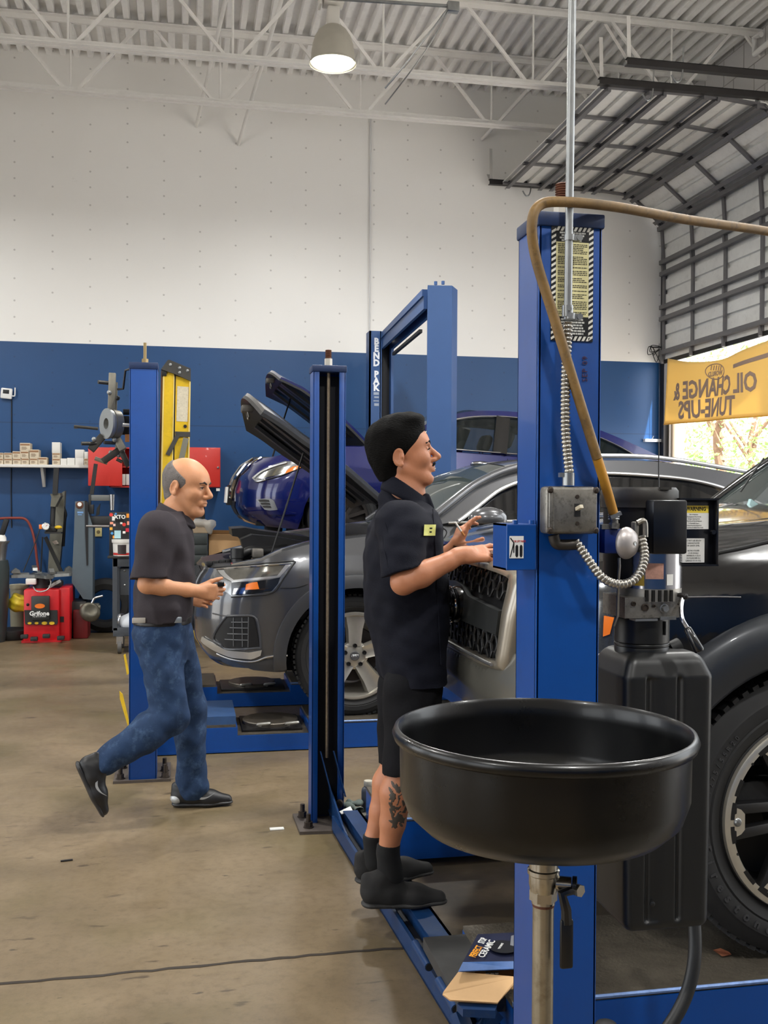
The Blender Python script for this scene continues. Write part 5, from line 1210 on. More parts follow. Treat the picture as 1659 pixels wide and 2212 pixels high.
# cab
yT = lambda z: .93-max(0, z-1.45)*.33
CB0 = .90
def tl(tab): return catmull([ST.M @ V(x+CB0, yT(z+.05), z+.05) for x, z in tab], 5)
railT = tl([(.62, 1.40), (.82, 1.56), (1.03, 1.71), (1.32, 1.92), (1.6, 2.04), (2.0, 2.08), (2.6, 2.08), (3.0, 2.04), (3.2, 1.9), (3.3, 1.5)])
trimT = tl([(.86, 1.45), (1.0, 1.6), (1.15, 1.72), (1.4, 1.88), (1.66, 1.97), (2.0, 2.0), (2.6, 2.0), (2.9, 1.97), (3.05, 1.85), (3.12, 1.5)])
beltT = [ST.M @ V(CB0+.84+2.3*i/45, .93, 1.47) for i in range(46)]
roofset(GT, TYC, P_BLK, railT, trimT, beltT, .04, M_GLASS, M_WIND, .14, 16, M_PLAST, .012)
for f in ((lambda p: p), (lambda p: mir(p, TYC))): MB().tube([f(V(p.x, p.y-.006, p.z)) for p in railT[:19]], .026, 10).build('front_pillar', P_BLK, GT)
m = MB(); m.grid([[ST.M @ V(CB0+.62-.14*math.cos(y*PI/1.86)+dx, y, z) for y in np.linspace(-.92, .92, 21)] for dx, z in ((-.08, 1.462), (.02, 1.475), (.12, 1.465))]); m.build('cowl', M_PLAST, GT)
m = MB().tube(catmull([ST.M @ V(CB0+.5, .62, 1.5), ST.M @ V(CB0+.52, .3, 1.52), ST.M @ V(CB0+.56, -.1, 1.525)], 5), .008, 6); m.box(ST.M @ V(CB0+.5, .55, 1.485), ST.M @ V(CB0+.56, .68, 1.51)); m.build('wiper', M_PLAST, GT)
m = MB().tube(catmull([ay(1650, 990, 4.0), ay(1625, 1025, 4.0), ay(1600, 1062, 4.0)], 4), .004, 6); m.build('wiper_blade', M_PLAST, GT)
MB().box((CB0+.75, -.85, 1.36), (CB0+1.15, .85, 1.46), ST.M, bev=.05).build('dashboard', M_SEAT, GT)
m = MB().prism([ay(1623, 1078, 3.8), ay(1668, 1110, 3.8), ay(1668, 1116, 3.8), ay(1616, 1100, 3.8)], (0, .02, 0)); m.build('dash_card', mat('pale_card', (176, 206, 208), .5), GT, 0)
for y in (.42, -.42): seat(CB0+1.75, y, 1.02, ST.M, GT)
MB().cyl(ay(1423, 1096, 4.5), ay(1423, 955, 4.5), .003, n=6).build('aerial', M_PLAST, GT)
MB().box((4.2, -.98, .75), (4.72, .98, .85), ST.M).build('bed_floor', M_WELL, GT, 0)
ST.line([(1474, 1290), (1540, 1289), (1600, 1290)], .0022, .001).build('body_moulding', M_STRUT, GT)
MB().box((.3, -.95, .65), (3.3, .95, .7), ST.M).build('frame_rails', M_WELL, GT, 0)
# wheels: black six-spoke with a bright bolted ring
def truck_wheel(xc, sd, full):
    c = V(TX0+xc, TYC-(.985)*sd, .605); w = tyre(V(0, 0, 0), .405, .275, .275, GT); Mw = Matrix.Translation(c) @ (Matrix.Identity(4) if sd > 0 else Matrix.Rotation(PI, 4, 'Z')); w.data.transform(Mw)
    def sub(m, nm, mt, a=40): m2 = m.mesh(nm); m2.transform(Mw); return put(nm, m2, mt, w, a)
    alu = mat('machined_alloy', (212, 206, 192), .28, .7, var=.05, scale=30); blk = mat('wheel_black', (22, 22, 23), .4)
    sub(MB().lathe([(.262, -.002), (.25, .02), (.24, .08), (.232, .2), (.001, .2)], (0, 0, 0), 'Y', n=60), 'barrel', blk)
    sub(MB().lathe([(.276, .0), (.274, -.012), (.268, -.015), (.252, -.015), (.248, -.009), (.247, .02)], (0, 0, 0), 'Y', n=90), 'rim_ring', alu)
    for k in range(24):
        a0 = 2*PI*(k+.12)/24
        if k % 4 and full: sub(MB().lathe([(.247, -.0155), (.259, -.0155), (.259, -.012)], (0, 0, 0), 'Y', n=8, a0=a0, a1=a0+2*PI*.72/24), 'ring_slot', blk)
    sub(MB().lathe([(.001, .03), (.07, .03), (.1, .045), (.1, .09), (.001, .09)], (0, 0, 0), 'Y', n=40), 'hub', blk)
    sub(MB().lathe([(.001, .012), (.03, .01), (.036, .006), (.074, .004), (.086, .014), (.09, .04)], (0, 0, 0), 'Y', n=40), 'hub_ring', alu)
    for k in range(6):
        a = -PI/2+PI/3*k; q = Matrix.Rotation(a, 4, 'Y'); m = MB()
        for sx in (-1, 1): m.bar((sx*.028, .035, .08), (sx*.036, .0, .25), .03, .03, (0, 1, 0), q, bev=.004)
        m.box((-.03, .02, .2), (.03, .035, .25), q); sub(m, 'spoke', blk)
        m = MB().prism([(-.05, -.013, .262), (.05, -.013, .262), (.034, -.013, .225), (.022, -.013, .214), (-.022, -.013, .214), (-.034, -.013, .225)], (0, .014, 0), q); sub(m, 'ring_tab', alu, 20)
        sub(MB().lathe([(.001, -.02), (.008, -.019), (.011, -.014), (.0125, -.0132), (.0125, -.012)], q @ V(0, 0, .236), 'Y', n=16), 'tab_bolt', M_GALV)
        for j in (.33, .66):
            q2 = Matrix.Rotation(a+PI/3*j, 4, 'Y'); m = MB().lathe([(.001, -.0165), (.004, -.0165), (.004, -.015)], q2 @ V(0, 0, .252), 'Y', n=8); sub(m, 'ring_rivet', blk)
    if full:
        lt = mat('tyre_letter', (54, 54, 56), .6)
        arc_text('Firestone', .036, c, .336, -2.25, lt, w, -.118, -.0125, .002, .0012, True)
        arc_text('P275/55R20', .02, c, .335, -1.05, lt, w, .056, -.0125, .0015, .0004)
truck_wheel(.82, 1, True); truck_wheel(3.9, 1, False); truck_wheel(.82, -1, False); truck_wheel(3.9, -1, False)
# ================================================================ people
def column(F, lv, k=.02, e=2.4):
    """upright trunk from levels (z, cx, cy, hx, hy)"""
    lv = sorted(lv); z = [l[0] for l in lv]; Z = F.ax[2]
    cx, cy, hx, hy = (np.interp(Z, z, [l[i] for l in lv])[None, None, :] for i in (1, 2, 3, 4))
    dx = np.abs(F.ax[0][:, None, None]-cx)/hx; dy = np.abs(F.ax[1][None, :, None]-cy)/hy
    q = (dx**e+dy**e)**(1/e); d = (q-1)*np.minimum(hx, hy)
    cap = np.maximum(z[0]-Z, Z-z[-1])[None, None, :]; d = np.maximum(d, cap)+0*d
    sl = tuple(slice(0, n) for n in F.n); F._mix(sl, np.clip(d, -1, .12).astype(np.float32), k, 'add'); return F
def merge(F, G, k=.01):
    F._mix(tuple(slice(0, n) for n in F.n), G.d, k, 'add'); return F
def folds(amp, seed, sc=1.0, band=None):
    rr = random.Random(seed); W = [(rr.gauss(0, 1)*22*sc, rr.gauss(0, 1)*22*sc, rr.gauss(0, 1)*17*sc, rr.uniform(0, 6)) for _ in range(9)]
    def f(X, Y, Z):
        a = 0
        for wx, wy, wz, ph in W: a = a+np.sin(wx*X+wy*Y+wz*Z+ph+1.3*np.sin(9*X-7*Z+ph))
        return amp*a/3
    return f
def hand(F, wrist, u, v, w, curl, spread=.1, s=1.0, thumb=(.5, .6, -.35), tcurl=.4, k=.006, curls=None):
    """u along the fingers, v to the thumb side, w out of the back of the hand"""
    u, v, w = Vector(u).normalized(), Vector(v), Vector(w); v = (v-u*v.dot(u)).normalized(); w = u.cross(v)*(1 if u.cross(v).dot(w) > 0 else -1); o = Vector(wrist); tips = []
    P = lambda a, b, c: o+(u*a+v*b+w*c)*s
    F.cone(P(-.02, 0, 0), P(.02, 0, 0), .026*s, .028*s, .012)
    for b in (-.027, -.009, .009, .026): F.cone(P(.015, b*.7, .0), P(.082-abs(b-.004)*.3, b, .004), .0145*s, .0125*s, .012)
    for i, (b, L, r) in enumerate(((.028, .072, .0088), (.0095, .080, .009), (-.009, .075, .0088), (-.0265, .058, .0078))):
        c = (curls[i] if curls else curl); p = P(.084-abs(b-.004)*.3, b, .004); a = 0; sp = spread*(b/.028)
        Ls = (L*.46, L*.3, L*.24); Rr = (r, r*.93, r*.85, r*.72)
        for j in range(3):
            a += c[j] if isinstance(c, (tuple, list)) else c*(.8 if j == 0 else 1.0); d = (u*math.cos(a)-w*math.sin(a))+v*sp; d.normalize(); q = p+d*Ls[j]*s
            F.cone(p, q, Rr[j]*s, Rr[j+1]*s, .004); p = q
        tips.append(p)
    p = P(.022, .026, -.008); d = (u*thumb[0]+v*thumb[1]+w*thumb[2]).normalized(); q = p+d*.042*s; F.cone(p, q, .014*s, .0115*s, .01)
    d2 = (d*math.cos(tcurl)+(u-v*.5).normalized()*math.sin(tcurl)).normalized(); r_ = q+d2*.03*s; F.cone(q, r_, .0108*s, .0098*s, .005); t = r_+d2*.022*s; F.cone(r_, t, .0098*s, .0078*s, .004); tips.append(t)
    return tips
def head(F, H, s=1.0, jaw=1.0, nose=1.0):
    L = lambda x, y, z: H @ (V(x, y, z)*s); R3 = H.to_3x3().normalized()
    E = lambda c, r, k=.012, op='add', rot=None: F.ell(L(*c), [q*s for q in r], R3 @ rot if rot is not None else R3, k, op)
    C = lambda a, b, ra, rb, k=.012, op='add': F.cone(L(*a), L(*b), ra*s, rb*s, k, op)
    E((-.012, 0, .045), (.099, .077, .086)); E((.03, 0, -.02), (.064, .062, .085), .03); E((.04, 0, .04), (.055, .062, .05), .03)
    for y in (-1, 1):
        C((-.014, y*.052, -.046), (.055, y*.022, -.098*jaw), .018, .019, .025); E((.055, y*.042, -.022), (.032, .024, .026), .02)
    C((.066, -.012, -.1*jaw), (.066, .012, -.1*jaw), .022, .022, .02)
    C((.081, -.03, .028), (.081, .03, .028), .013, .013, .016)
    C((.09, 0, .016), (.1165*(1+.06*(nose-1)), 0, -.026), .0085, .0125, .008); E((.103, 0, -.034), (.015, .018, .01), .006)
    for y in (-1, 1): E((.097, y*.013, -.035), (.012, .008, .009), .004); E((.101, y*.007, -.043), (.005, .004, .004), .002, 'sub')
    E((.083, 0, -.062), (.016, .03, .017), .012); E((.094, 0, -.0585), (.0085, .02, .0055), .004); E((.0925, 0, -.072), (.0085, .018, .006), .004)
    C((.1, -.02, -.0652), (.1, .02, -.0652), .0028, .0028, .002, 'sub'); E((.084, 0, -.083), (.008, .02, .005), .01, 'sub')
    for y in (-1, 1):
        E((.093, y*.031, .007), (.015, .017, .011), .008, 'sub'); E((.075, y*.031, .006), (.0155, .0155, .0135), .003)
        C((.0885, y*.018, .0125), (.0835, y*.045, .0105), .0035, .003, .003); C((.087, y*.02, -.0015), (.083, y*.043, .0), .003, .003, .003)
        q = Matrix.Rotation(.2, 3, 'Y'); E((-.022, y*.079, -.002), (.021, .0075, .034), .004, 'add', q); E((-.024, y*.084, .0), (.0135, .006, .022), .003, 'sub', q); E((-.010, y*.083, -.004), (.006, .006, .009), .003); E((-.017, y*.082, -.03), (.009, .0065, .01), .004)
    return L
def eyes(L, parent, s, squint=1.0):
    me = mat('eye_white', (214, 206, 198), .2); mi = mat('eye_dark', (36, 24, 18), .15)
    for y in (-1, 1):
        m = MB().sph(L(.0772, y*.031, .005), .0136*s, 16); o = m.build('eye', me, parent, 180); MB().sph(L(.0865, y*.0315, .005), (.0052*s, .006*s, .006*s), 12).build('iris', mi, o, 180)
def shoe(name, heel, toe, up, mt, ms, parent, s=1.0, collar=None, extra=None):
    heel, toe, up = Vector(heel), Vector(toe), Vector(up); u = (toe-heel).normalized(); up = (up-u*up.dot(u)).normalized(); v = up.cross(u); L_ = (toe-heel).length
    P = lambda a, b, c: heel+u*a*L_+v*b+up*c
    lo = Vector([min(P(a, b, c)[i] for a in (-.2, 1.2) for b in (-.1, .1) for c in (-.06, .2)) for i in range(3)]); hi = Vector([max(P(a, b, c)[i] for a in (-.2, 1.2) for b in (-.1, .1) for c in (-.06, .2)) for i in range(3)])
    F = Field(lo, hi, .0045); F.cone(P(.12, 0, .045), P(.32, 0, .05), .034, .038, .02).cone(P(.32, 0, .048), P(.62, .004, .034), .04, .04, .03).cone(P(.62, .003, .034), P(.9, .006, .026), .039, .026, .03)
    F.cone(P(.12, 0, .05), P(.13, 0, .085), .033, .034, .02).cone(P(.2, 0, .06), P(.24, 0, .095), .036, .037, .02).cone(P(.3, 0, .09), P(.46, 0, .062), .026, .024, .015)
    F.cone(P(.36, 0, .085), P(.29, 0, .122), .024, .019, .012, sq=(u, .6)).cone(P(.06, 0, .06), P(.05, 0, .1), .022, .018, .015)
    F.half(P(0, 0, .016), -up); o = F.build(name, mt, parent)
    G = Field(lo, hi, .0045); G.cone(P(.12, 0, .014), P(.6, .004, .014), .039, .043, .02, sq=(up, .36)).cone(P(.6, .004, .014), P(.9, .006, .016), .043, .031, .02, sq=(up, .36)); G.half(P(0, 0, -.0005), -up); G.build('sole', ms, o)
    for k in range(5): q = .36+.07*k; MB().tube([P(q, -.02, .098-.014*k+.002), P(q+.02, 0, .103-.014*k), P(q, .02, .098-.014*k+.002)], .003, 6).build('lace', mt, o) if k < 4 else None
    return o, P
SK1 = mat('skin_tan', (206, 146, 106), .5, var=.07, scale=14, sss=.12, bump=.06, bscale=120); SK2 = mat('skin_brown', (184, 122, 88), .48, var=.08, scale=14, sss=.12, bump=.06, bscale=120)
# ---------------------------------------------------------------- the mechanic at the truck
YM = 3.5; YN_, YF2 = 3.39, 3.60                       # near (right) and far (left) sides
m_ = lambda x, y, Y=YM: ay(x, y, Y)
PM = thing('person', 'mechanic in dark navy uniform shirt and shorts leaning on the truck grille', 'person', (.75, 3.5, .094))
hc = m_(872, 985); H1 = Matrix.Translation(hc) @ Matrix.Rotation(math.radians(-10), 4, 'Z') @ Matrix.Rotation(math.radians(-12), 4, 'Y')
sM = .985
B = Field((.52, 3.12, .1), (1.16, 3.84, 1.86), .0037)
Lm = head(B, H1, sM, .96, 1.3)
nb = m_(868, 1058); B.cone(Lm(-.035, 0, -.045), nb, .05, .054, .02).cone(Lm(.0, 0, -.075), m_(893, 1066), .034, .042, .02)
sN, sF = m_(866, 1132, YN_-.06), m_(880, 1126, YF2+.06); eN = m_(871, 1258, 3.23); wN = m_(1000, 1199, 3.25); eF = m_(900, 1240, YF2+.08); wF = m_(982, 1184, YF2+.04)
B.chain([nb, m_(868, 1200), m_(880, 1440)], [.06, .09, .09], .03)
B.cone(sN, eN, .045, .04).chain([eN, eN.lerp(wN, .3), eN.lerp(wN, .75), wN], [.04, .043, .03, .026], .012)
B.cone(sF, eF, .045, .038).chain([eF, eF.lerp(wF, .35), wF], [.038, .038, .026], .012)
uN = (m_(1066, 1196, 3.26)-wN); tN = hand(B, wN, uN, (.05, .8, .6), (0, -.62, .8), .22, .34, 1.0, (.7, .6, -.3), .3, curls=[(.05, .35, .35), (.08, .4, .35), (.1, .45, .4), (.15, .5, .4)])
uF = (.42, -.1, .9); tF = hand(B, wF, uF, (.25, -1, .0), (-.9, -.2, .4), .3, .22, .95, (.5, .75, -.4), .3, curls=[(-.05, .25, .2), (.25, .3, .3), (.55, .5, .4), (.75, .6, .5)])
kN, kF = m_(875, 1655, YN_+.01), m_(862, 1640, YF2); aN, aF = m_(838, 1842, YN_+.03), m_(808, 1812, YF2)
hN, hF = m_(892, 1460, YN_+.02), m_(880, 1455, YF2-.02)
for h_, k_, a_ in ((hN, kN, aN), (hF, kF, aF)):
    B.cone(h_, k_, .085, .058, .02); c_ = k_.lerp(a_, .3); B.chain([k_, c_+V(-.012, 0, 0), k_.lerp(a_, .65)+V(-.004, 0, 0), a_, a_+V(0, 0, -.05)], [.054, .056, .043, .033, .034], .015)
B.build('body', SK2, PM)
eyes(Lm, PM, sM)
# hair: thick, short at the sides
HF = Field(hc-V(.16, .14, .14), hc+V(.16, .14, .2), .0036); R3 = H1.to_3x3()
HF.ell(Lm(-.016, 0, .058), [.112, .086, .094], R3, .01).ell(Lm(.03, 0, .118), [.068, .062, .03], R3, .03).ell(Lm(-.06, 0, .01), [.062, .074, .085], R3, .03).cone(Lm(-.05, 0, -.05), Lm(-.055, 0, .0), .055, .06, .02)
HF.ell(Lm(.105, 0, .0), [.07, .11, .075], R3, .01, 'sub').ell(Lm(.045, -.08, -.05), [.06, .06, .058], R3, .008, 'sub').ell(Lm(.045, .08, -.05), [.06, .06, .058], R3, .008, 'sub')
for y in (-1, 1): HF.ell(Lm(-.02, y*.088, -.008), [.026, .03, .036], R3, .004, 'sub')
HF.wob(folds(.0016, 4, 3.2)); HF.half(Lm(0, 0, -.075), (.2, 0, -1)); HF.build('hair', mat('hair_black', (9, 8, 7), .75, spec=.1, var=.5, scale=60, stretch=(1, 1, 4), bump=.5, bscale=90), PM)
mh = MATS['hair_black']
for y in (-1, 1): MB().tube([Lm(.0985, y*.012, .024), Lm(.0965, y*.03, .032), Lm(.083, y*.05, .027)], [.004, .0052, .0025], 8).build('eyebrow', mh, PM); MB().tube([Lm(.0915, y*.018, .0055), Lm(.0935, y*.031, .0065), Lm(.086, y*.046, .003)], [.0016, .0026, .0014], 6).build('eyelash', mh, PM)
MB().tube([Lm(.094, -.026, -.056), Lm(.101, -.012, -.05), Lm(.103, 0, -.0485), Lm(.101, .012, -.05), Lm(.094, .026, -.056)], [.0025, .0042, .0042, .0042, .0025], 8).build('moustache', mh, PM)
MB().box(Lm(.093, -.014, -.0672), Lm(.0985, .014, -.0632)).build('teeth', mat('teeth', (226, 220, 206), .3), PM, 0)
# shirt
NAVY = mat('navy_cotton', (15, 17, 28), .85, var=.12, scale=10, bump=.12, bscale=220, spec=.2)
S = Field((.5, 3.08, .86), (1.06, 3.9, 1.62), .005)
lv = []
for y, xb, xf, hy in ((1084, 832, 912, .085), (1106, 815, 934, .16), (1138, 803, 942, .205), (1190, 793, 950, .205), (1260, 789, 961, .195), (1340, 793, 966, .192), (1400, 803, 965, .195), (1440, 815, 960, .198), (1468, 825, 957, .20)):
    a, b = m_(xb, y), m_(xf, y); lv.append((a.z, (a.x+b.x)/2, YM, (b.x-a.x)/2, hy))
column(S, lv, .02, 2.3)
S.cone(sN+V(0, .03, .0), sF-V(0, .03, 0), .07, .07, .04)
G = Field((.5, 3.08, .86), (1.06, 3.9, 1.62), .005); G.cone(sN, eN.lerp(sN, .12), .08, .07, .02); G.half(m_(882, 1229, 3.25), (.28, -.1, -1)); merge(S, G, .02)
G = Field((.5, 3.08, .86), (1.06, 3.9, 1.62), .005); G.cone(sF, eF.lerp(sF, .15), .08, .068, .02); G.half(m_(900, 1215, YF2+.08), (.3, .1, -1)); merge(S, G, .02)
S.cone(m_(850, 1078), m_(872, 1120), .055, .09, .03)
S.wob(folds(.005, 21, .8)); S.wob(folds(.0024, 22, 1.9)); S.build('shirt', NAVY, PM)
C_ = Field((.6, 3.3, 1.4), (1.0, 3.7, 1.72), .004)
for a in np.linspace(0, 2*PI, 48, endpoint=False):
    p = m_(880, 1066)+V(.074*math.cos(a), .068*math.sin(a), -.05*math.cos(a)+.014); q = p+V(.012*math.cos(a), .016*math.sin(a), -.045); C_.cone(p, q, .005, .008, .012)
for y in (-1, 1): C_.cone(m_(921, 1074, YM+y*.04), m_(934, 1098, YM+y*.06), .014, .008, .01)
C_.build('collar', NAVY, PM)
def onshirt(px, py):
    """first point of the shirt front-right met by the sight line"""
    d = ray(px, py); t0, t1 = 3.0/d.y, 3.8/d.y
    for i in range(300):
        q = ORG+d*(t0+(t1-t0)*i/300); ii = [int((q[j]-S.lo[j])/S.res) for j in range(3)]
        if all(0 <= ii[j] < S.n[j] for j in range(3)) and S.d[ii[0], ii[1], ii[2]] < .001: return q
    return ay(px, py, YM-.15)
# placket edge, sleeve hem and shirt hem: stitched strips lying on the cloth
m = MB().tube([onshirt(935+(y-1100)*.05, y)+V(.001, -.001, 0) for y in range(1100, 1440, 12)], .0025, 6); m.build('placket_seam', NAVY, PM)
m = MB().tube([onshirt(842+4*k-(0 if k < 12 else 0), 1168-2.2*k+.12*k*k*.3) for k in range(0, 1)]+[onshirt(x, y) for x, y in ((829, 1120), (826, 1150), (830, 1190), (838, 1225))], .002, 6); m.build('sleeve_seam', NAVY, PM)
g = [[onshirt(x+(y-1150)*-.06, y)+V(.003, -.005, 0) for x in np.linspace(913, 938, 7)] for y in np.linspace(1133, 1157, 6)]
MB().grid(g).build('name_patch', mat('patch_lime', (206, 208, 120), .7), PM)
for k in range(2): q = onshirt(925, 1141+8*k)+V(.0036, -.0065, 0); MB().box(q-V(.009-k*.002, 0, .0022), q+V(.009-k*.002, .001, .0022)).build('patch_stitching', NAVY, PM, 0)
# shorts
T = Field((.48, 3.14, .38), (1.06, 3.9, 1.05), .005); lv = []
for y, xb, xf in ((1405, 808, 960), (1470, 826, 956), (1520, 828, 958)):
    a, b = m_(xb, y), m_(xf, y); lv.append((a.z, (a.x+b.x)/2, YM, (b.x-a.x)/2-.012, .172))
column(T, lv, .02, 2.3)
for (h_, k_), hem in (((hN, kN), m_(868, 1667, YN_)), ((hF, kF), m_(850, 1640, YF2))):
    G = Field((.48, 3.14, .38), (1.06, 3.9, 1.05), .005); G.cone(h_.lerp(k_, .14), k_+(k_-h_)*.15+V(.012, 0, 0), .1, .083, .02); G.half(hem, (.15, 0, -1)); merge(T, G, .025)
T.wob(folds(.005, 33, .8)); T.wob(folds(.0024, 34, 1.9)); T.build('shorts', mat('black_shorts', (14, 14, 18), .85, spec=.2, var=.12, scale=10, bump=.12, bscale=220), PM)
# socks and shoes
SOCK = mat('black_sock', (12, 12, 13), .9)
for a_, z1 in ((aN, m_(838, 1829, YN_).z), (aF, m_(808, 1803, YF2).z)):
    F = Field(a_-V(.09, .08, .12), a_+V(.09, .08, .12), .004); F.chain([a_+V(.006, 0, .08), a_, a_+V(.01, 0, -.08)], [.044, .0385, .046], .01); F.half(V(0, 0, z1), (0, 0, 1)); F.build('sock', SOCK, PM)
SHOE = mat('black_suede', (26, 25, 25), .8, var=.25, scale=30); SOLE = mat('black_sole', (42, 41, 40), .6)
zb = .096
h0, h1 = m_(784, 1925, YN_+.01), m_(966, 1925, YN_-.01); shoe('shoe', V(h0.x, YN_+.03, zb), V(h1.x, YN_-.01, zb), (0, 0, 1), SHOE, SOLE, PM)
h0 = m_(768, 1890, YF2+.02); shoe('shoe', V(h0.x, YF2+.02, zb+.004), V(h0.x+.3, YF2+.05, zb+.004), (0, 0, 1), SHOE, SOLE, PM)
# tattoo on the near calf: leaf shapes lying in the skin
TF = Field(kN.lerp(aN, .5)-V(.12, .1, .16), kN.lerp(aN, .5)+V(.12, .1, .16), .0028); c_ = kN.lerp(aN, .3); TF.chain([kN, c_+V(-.012, 0, 0), kN.lerp(aN, .65)+V(-.004, 0, 0), aN], [.054, .056, .043, .033], .015)
PT = Field(TF.lo, TF.lo+np.array(TF.n-1)*TF.res, TF.res); rr = random.Random(5)
for k in range(44):
    p = m_(866+rr.uniform(-18, 14), 1742+rr.uniform(-48, 46), YN_-.045); a = rr.uniform(-1.2, 1.2); PT.ell(p, [.0062, .04, rr.uniform(.016, .026)], Matrix.Rotation(a, 3, 'Y'), 0)
for k in range(14):
    p = m_(866+rr.uniform(-14, 14), 1742+rr.uniform(-44, 44), YN_-.045); PT.ell(p, [.0022, .05, .011], Matrix.Rotation(rr.uniform(-1.2, 1.2), 3, 'Y'), 0, 'sub')
TF.d = np.maximum(TF.d-.0008, PT.d[:TF.n[0], :TF.n[1], :TF.n[2]]); TF.build('tattoo', mat('tattoo_ink', (74, 66, 58), .55, var=.25, scale=60), PM)
# cigarette between the raised fingers
ca, cb_ = m_(983, 1128, YF2-.0), m_(1003, 1157, YF2+.0)
CG = thing('cigarette', 'white cigarette held between the raised fingers of the mechanic', 'cigarette', cb_)
MB().cyl(ca, ca.lerp(cb_, .68), .0038, n=12).build('paper', mat('cigarette_paper', (236, 232, 224), .7), CG); MB().cyl(ca.lerp(cb_, .68), cb_, .0039, n=12).build('filter', mat('cigarette_filter', (206, 140, 76), .7), CG)
# ---------------------------------------------------------------- the walking man
YK = 4.9; KN, KF = 4.79, 5.0
w_ = lambda x, y, Y=YK: ay(x, y, Y)
PW = thing('person', 'balding man in charcoal polo and blue jeans walking past the blue post', 'person', (.06, 4.95, 0))
hc = w_(404, 1053); H2 = Matrix.Translation(hc) @ Matrix.Rotation(math.radians(-27), 4, 'Z') @ Matrix.Rotation(math.radians(6), 4, 'Y'); sW = 1.06
B = Field((-.5, 4.45, .02), (.34, 5.25, 1.78), .0042)
Lw = head(B, H2, sW, 1.03, 1.1)
nb = w_(372, 1118); B.cone(Lw(-.03, 0, -.05), nb, .058, .062, .02).cone(Lw(.015, 0, -.095), w_(396, 1128), .036, .045, .03)
sN, sF = w_(340, 1146, YK-.19), w_(362, 1140, YK+.18); eN, wN = w_(318, 1262, KN-.1), w_(428, 1277, KN-.0); eF, wF = w_(345, 1262, YK+.25), w_(402, 1290, YK+.2)
B.chain([nb, w_(350, 1230), w_(350, 1340)], [.06, .09, .09], .03)
B.cone(sN, eN, .05, .042).chain([eN, eN.lerp(wN, .3), eN.lerp(wN, .75), wN], [.042, .044, .034, .029], .012)
B.cone(sF, eF, .05, .042).chain([eF, eF.lerp(wF, .35), wF], [.042, .042, .028], .012)
tK = hand(B, wN, (w_(480, 1275, KN)-wN)+V(0, 0, -.01), (.1, .0, 1), (0, -1, .1), .5, .1, 1.0, (.85, .5, -.25), .25, curls=[(.35, .8, .5), (.5, .85, .6), (.6, .9, .6), (.65, .9, .6)])
hand(B, wF, (1, .1, -.2), (.1, 0, 1), (0, 1, 0), .6, .05)
hN, hF = w_(345, 1385, KN+.03), w_(372, 1375, KF-.05); kN, kF = w_(366, 1548, KN-.02), w_(410, 1530, KF-.01); aN, aF = w_(216, 1655, KN-.06), w_(412, 1695, KF)
for h_, k_, a_ in ((hN, kN, aN), (hF, kF, aF)): B.cone(h_, k_, .08, .05, .02).cone(k_, a_, .05, .034, .02)
B.build('body', SK1, PW); eyes(Lw, PW, sW)
R3 = H2.to_3x3(); HF = Field(hc-V(.17, .15, .15), hc+V(.17, .15, .2), .004)
HF.ell(Lw(-.013, 0, .045), [.1075*sW/1.0*.985, .0825*sW*.985, .09*sW], R3, .01).cone(Lw(-.05, 0, -.04), Lw(-.055, 0, .0), .057, .06, .02)
for y in (-1, 1): HF.ell(Lw(-.02, y*.088, -.006), [.026, .03, .038], R3, .004, 'sub')
HF.half(Lw(-.02, 0, .072), R3 @ V(.62, 0, .8)); HF.half(Lw(.03, 0, 0), R3 @ V(1, 0, .1)); HF.half(Lw(-.02, 0, -.055), R3 @ V(.35, 0, -1)); HF.wob(folds(.0008, 9, 3)); HF.build('hair', mat('hair_grey', (104, 98, 95), .7, var=.35, scale=50, bump=.4, bscale=160), PW)
for y in (-1, 1): MB().tube([Lw(.0985, y*.012, .024), Lw(.0965, y*.03, .031), Lw(.083, y*.049, .025)], [.0045, .0055, .0028], 8).build('eyebrow', mat('brow_dark', (52, 38, 32), .7), PW); MB().tube([Lw(.0915, y*.018, .0085), Lw(.0935, y*.031, .0105), Lw(.086, y*.046, .0075)], [.0016, .0024, .0014], 6).build('eyelash', MATS['brow_dark'], PW)
POLO = mat('charcoal_polo', (54, 49, 53), .85, var=.1, scale=8, spec=.25, bump=.1, bscale=200)
S = Field((-.36, 4.5, .84), (.3, 5.3, 1.52), .005); lv = []
for y, xb, xf, hy in ((1105, 345, 398, .09), (1125, 320, 408, .17), (1150, 305, 416, .205), (1200, 294, 421, .205), (1260, 289, 421, .2), (1310, 288, 416, .2), (1338, 291, 410, .19)):
    a, b = w_(xb, y), w_(xf, y); lv.append((a.z, (a.x+b.x)/2, YK, (b.x-a.x)/2, hy))
column(S, lv, .02, 2.3); S.cone(sN+V(0, .03, 0), sF-V(0, .03, 0), .08, .08, .04)
G = Field((-.36, 4.5, .84), (.3, 5.3, 1.52), .005); G.cone(sN, eN, .088, .078, .02); G.half(w_(328, 1248, KN-.1), (.05, -.1, -1)); merge(S, G, .025)
G = Field((-.36, 4.5, .84), (.3, 5.3, 1.52), .005); G.cone(sF, eF, .085, .075, .02); G.half(w_(340, 1248, YK+.2), (.05, .1, -1)); merge(S, G, .025)
S.wob(folds(.005, 5, .75)); S.wob(folds(.0024, 6, 1.8)); S.build('polo_shirt', POLO, PW)
C_ = Field((-.2, 4.7, 1.25), (.3, 5.1, 1.6), .0045)
for a in np.linspace(0, 2*PI, 48, endpoint=False):
    p = w_(379, 1108)+V(.07*math.cos(a), .072*math.sin(a), -.035*math.cos(a)+.006); C_.cone(p, p+V(.014*math.cos(a), .02*math.sin(a), -.036), .006, .009, .012)
C_.build('collar', POLO, PW)
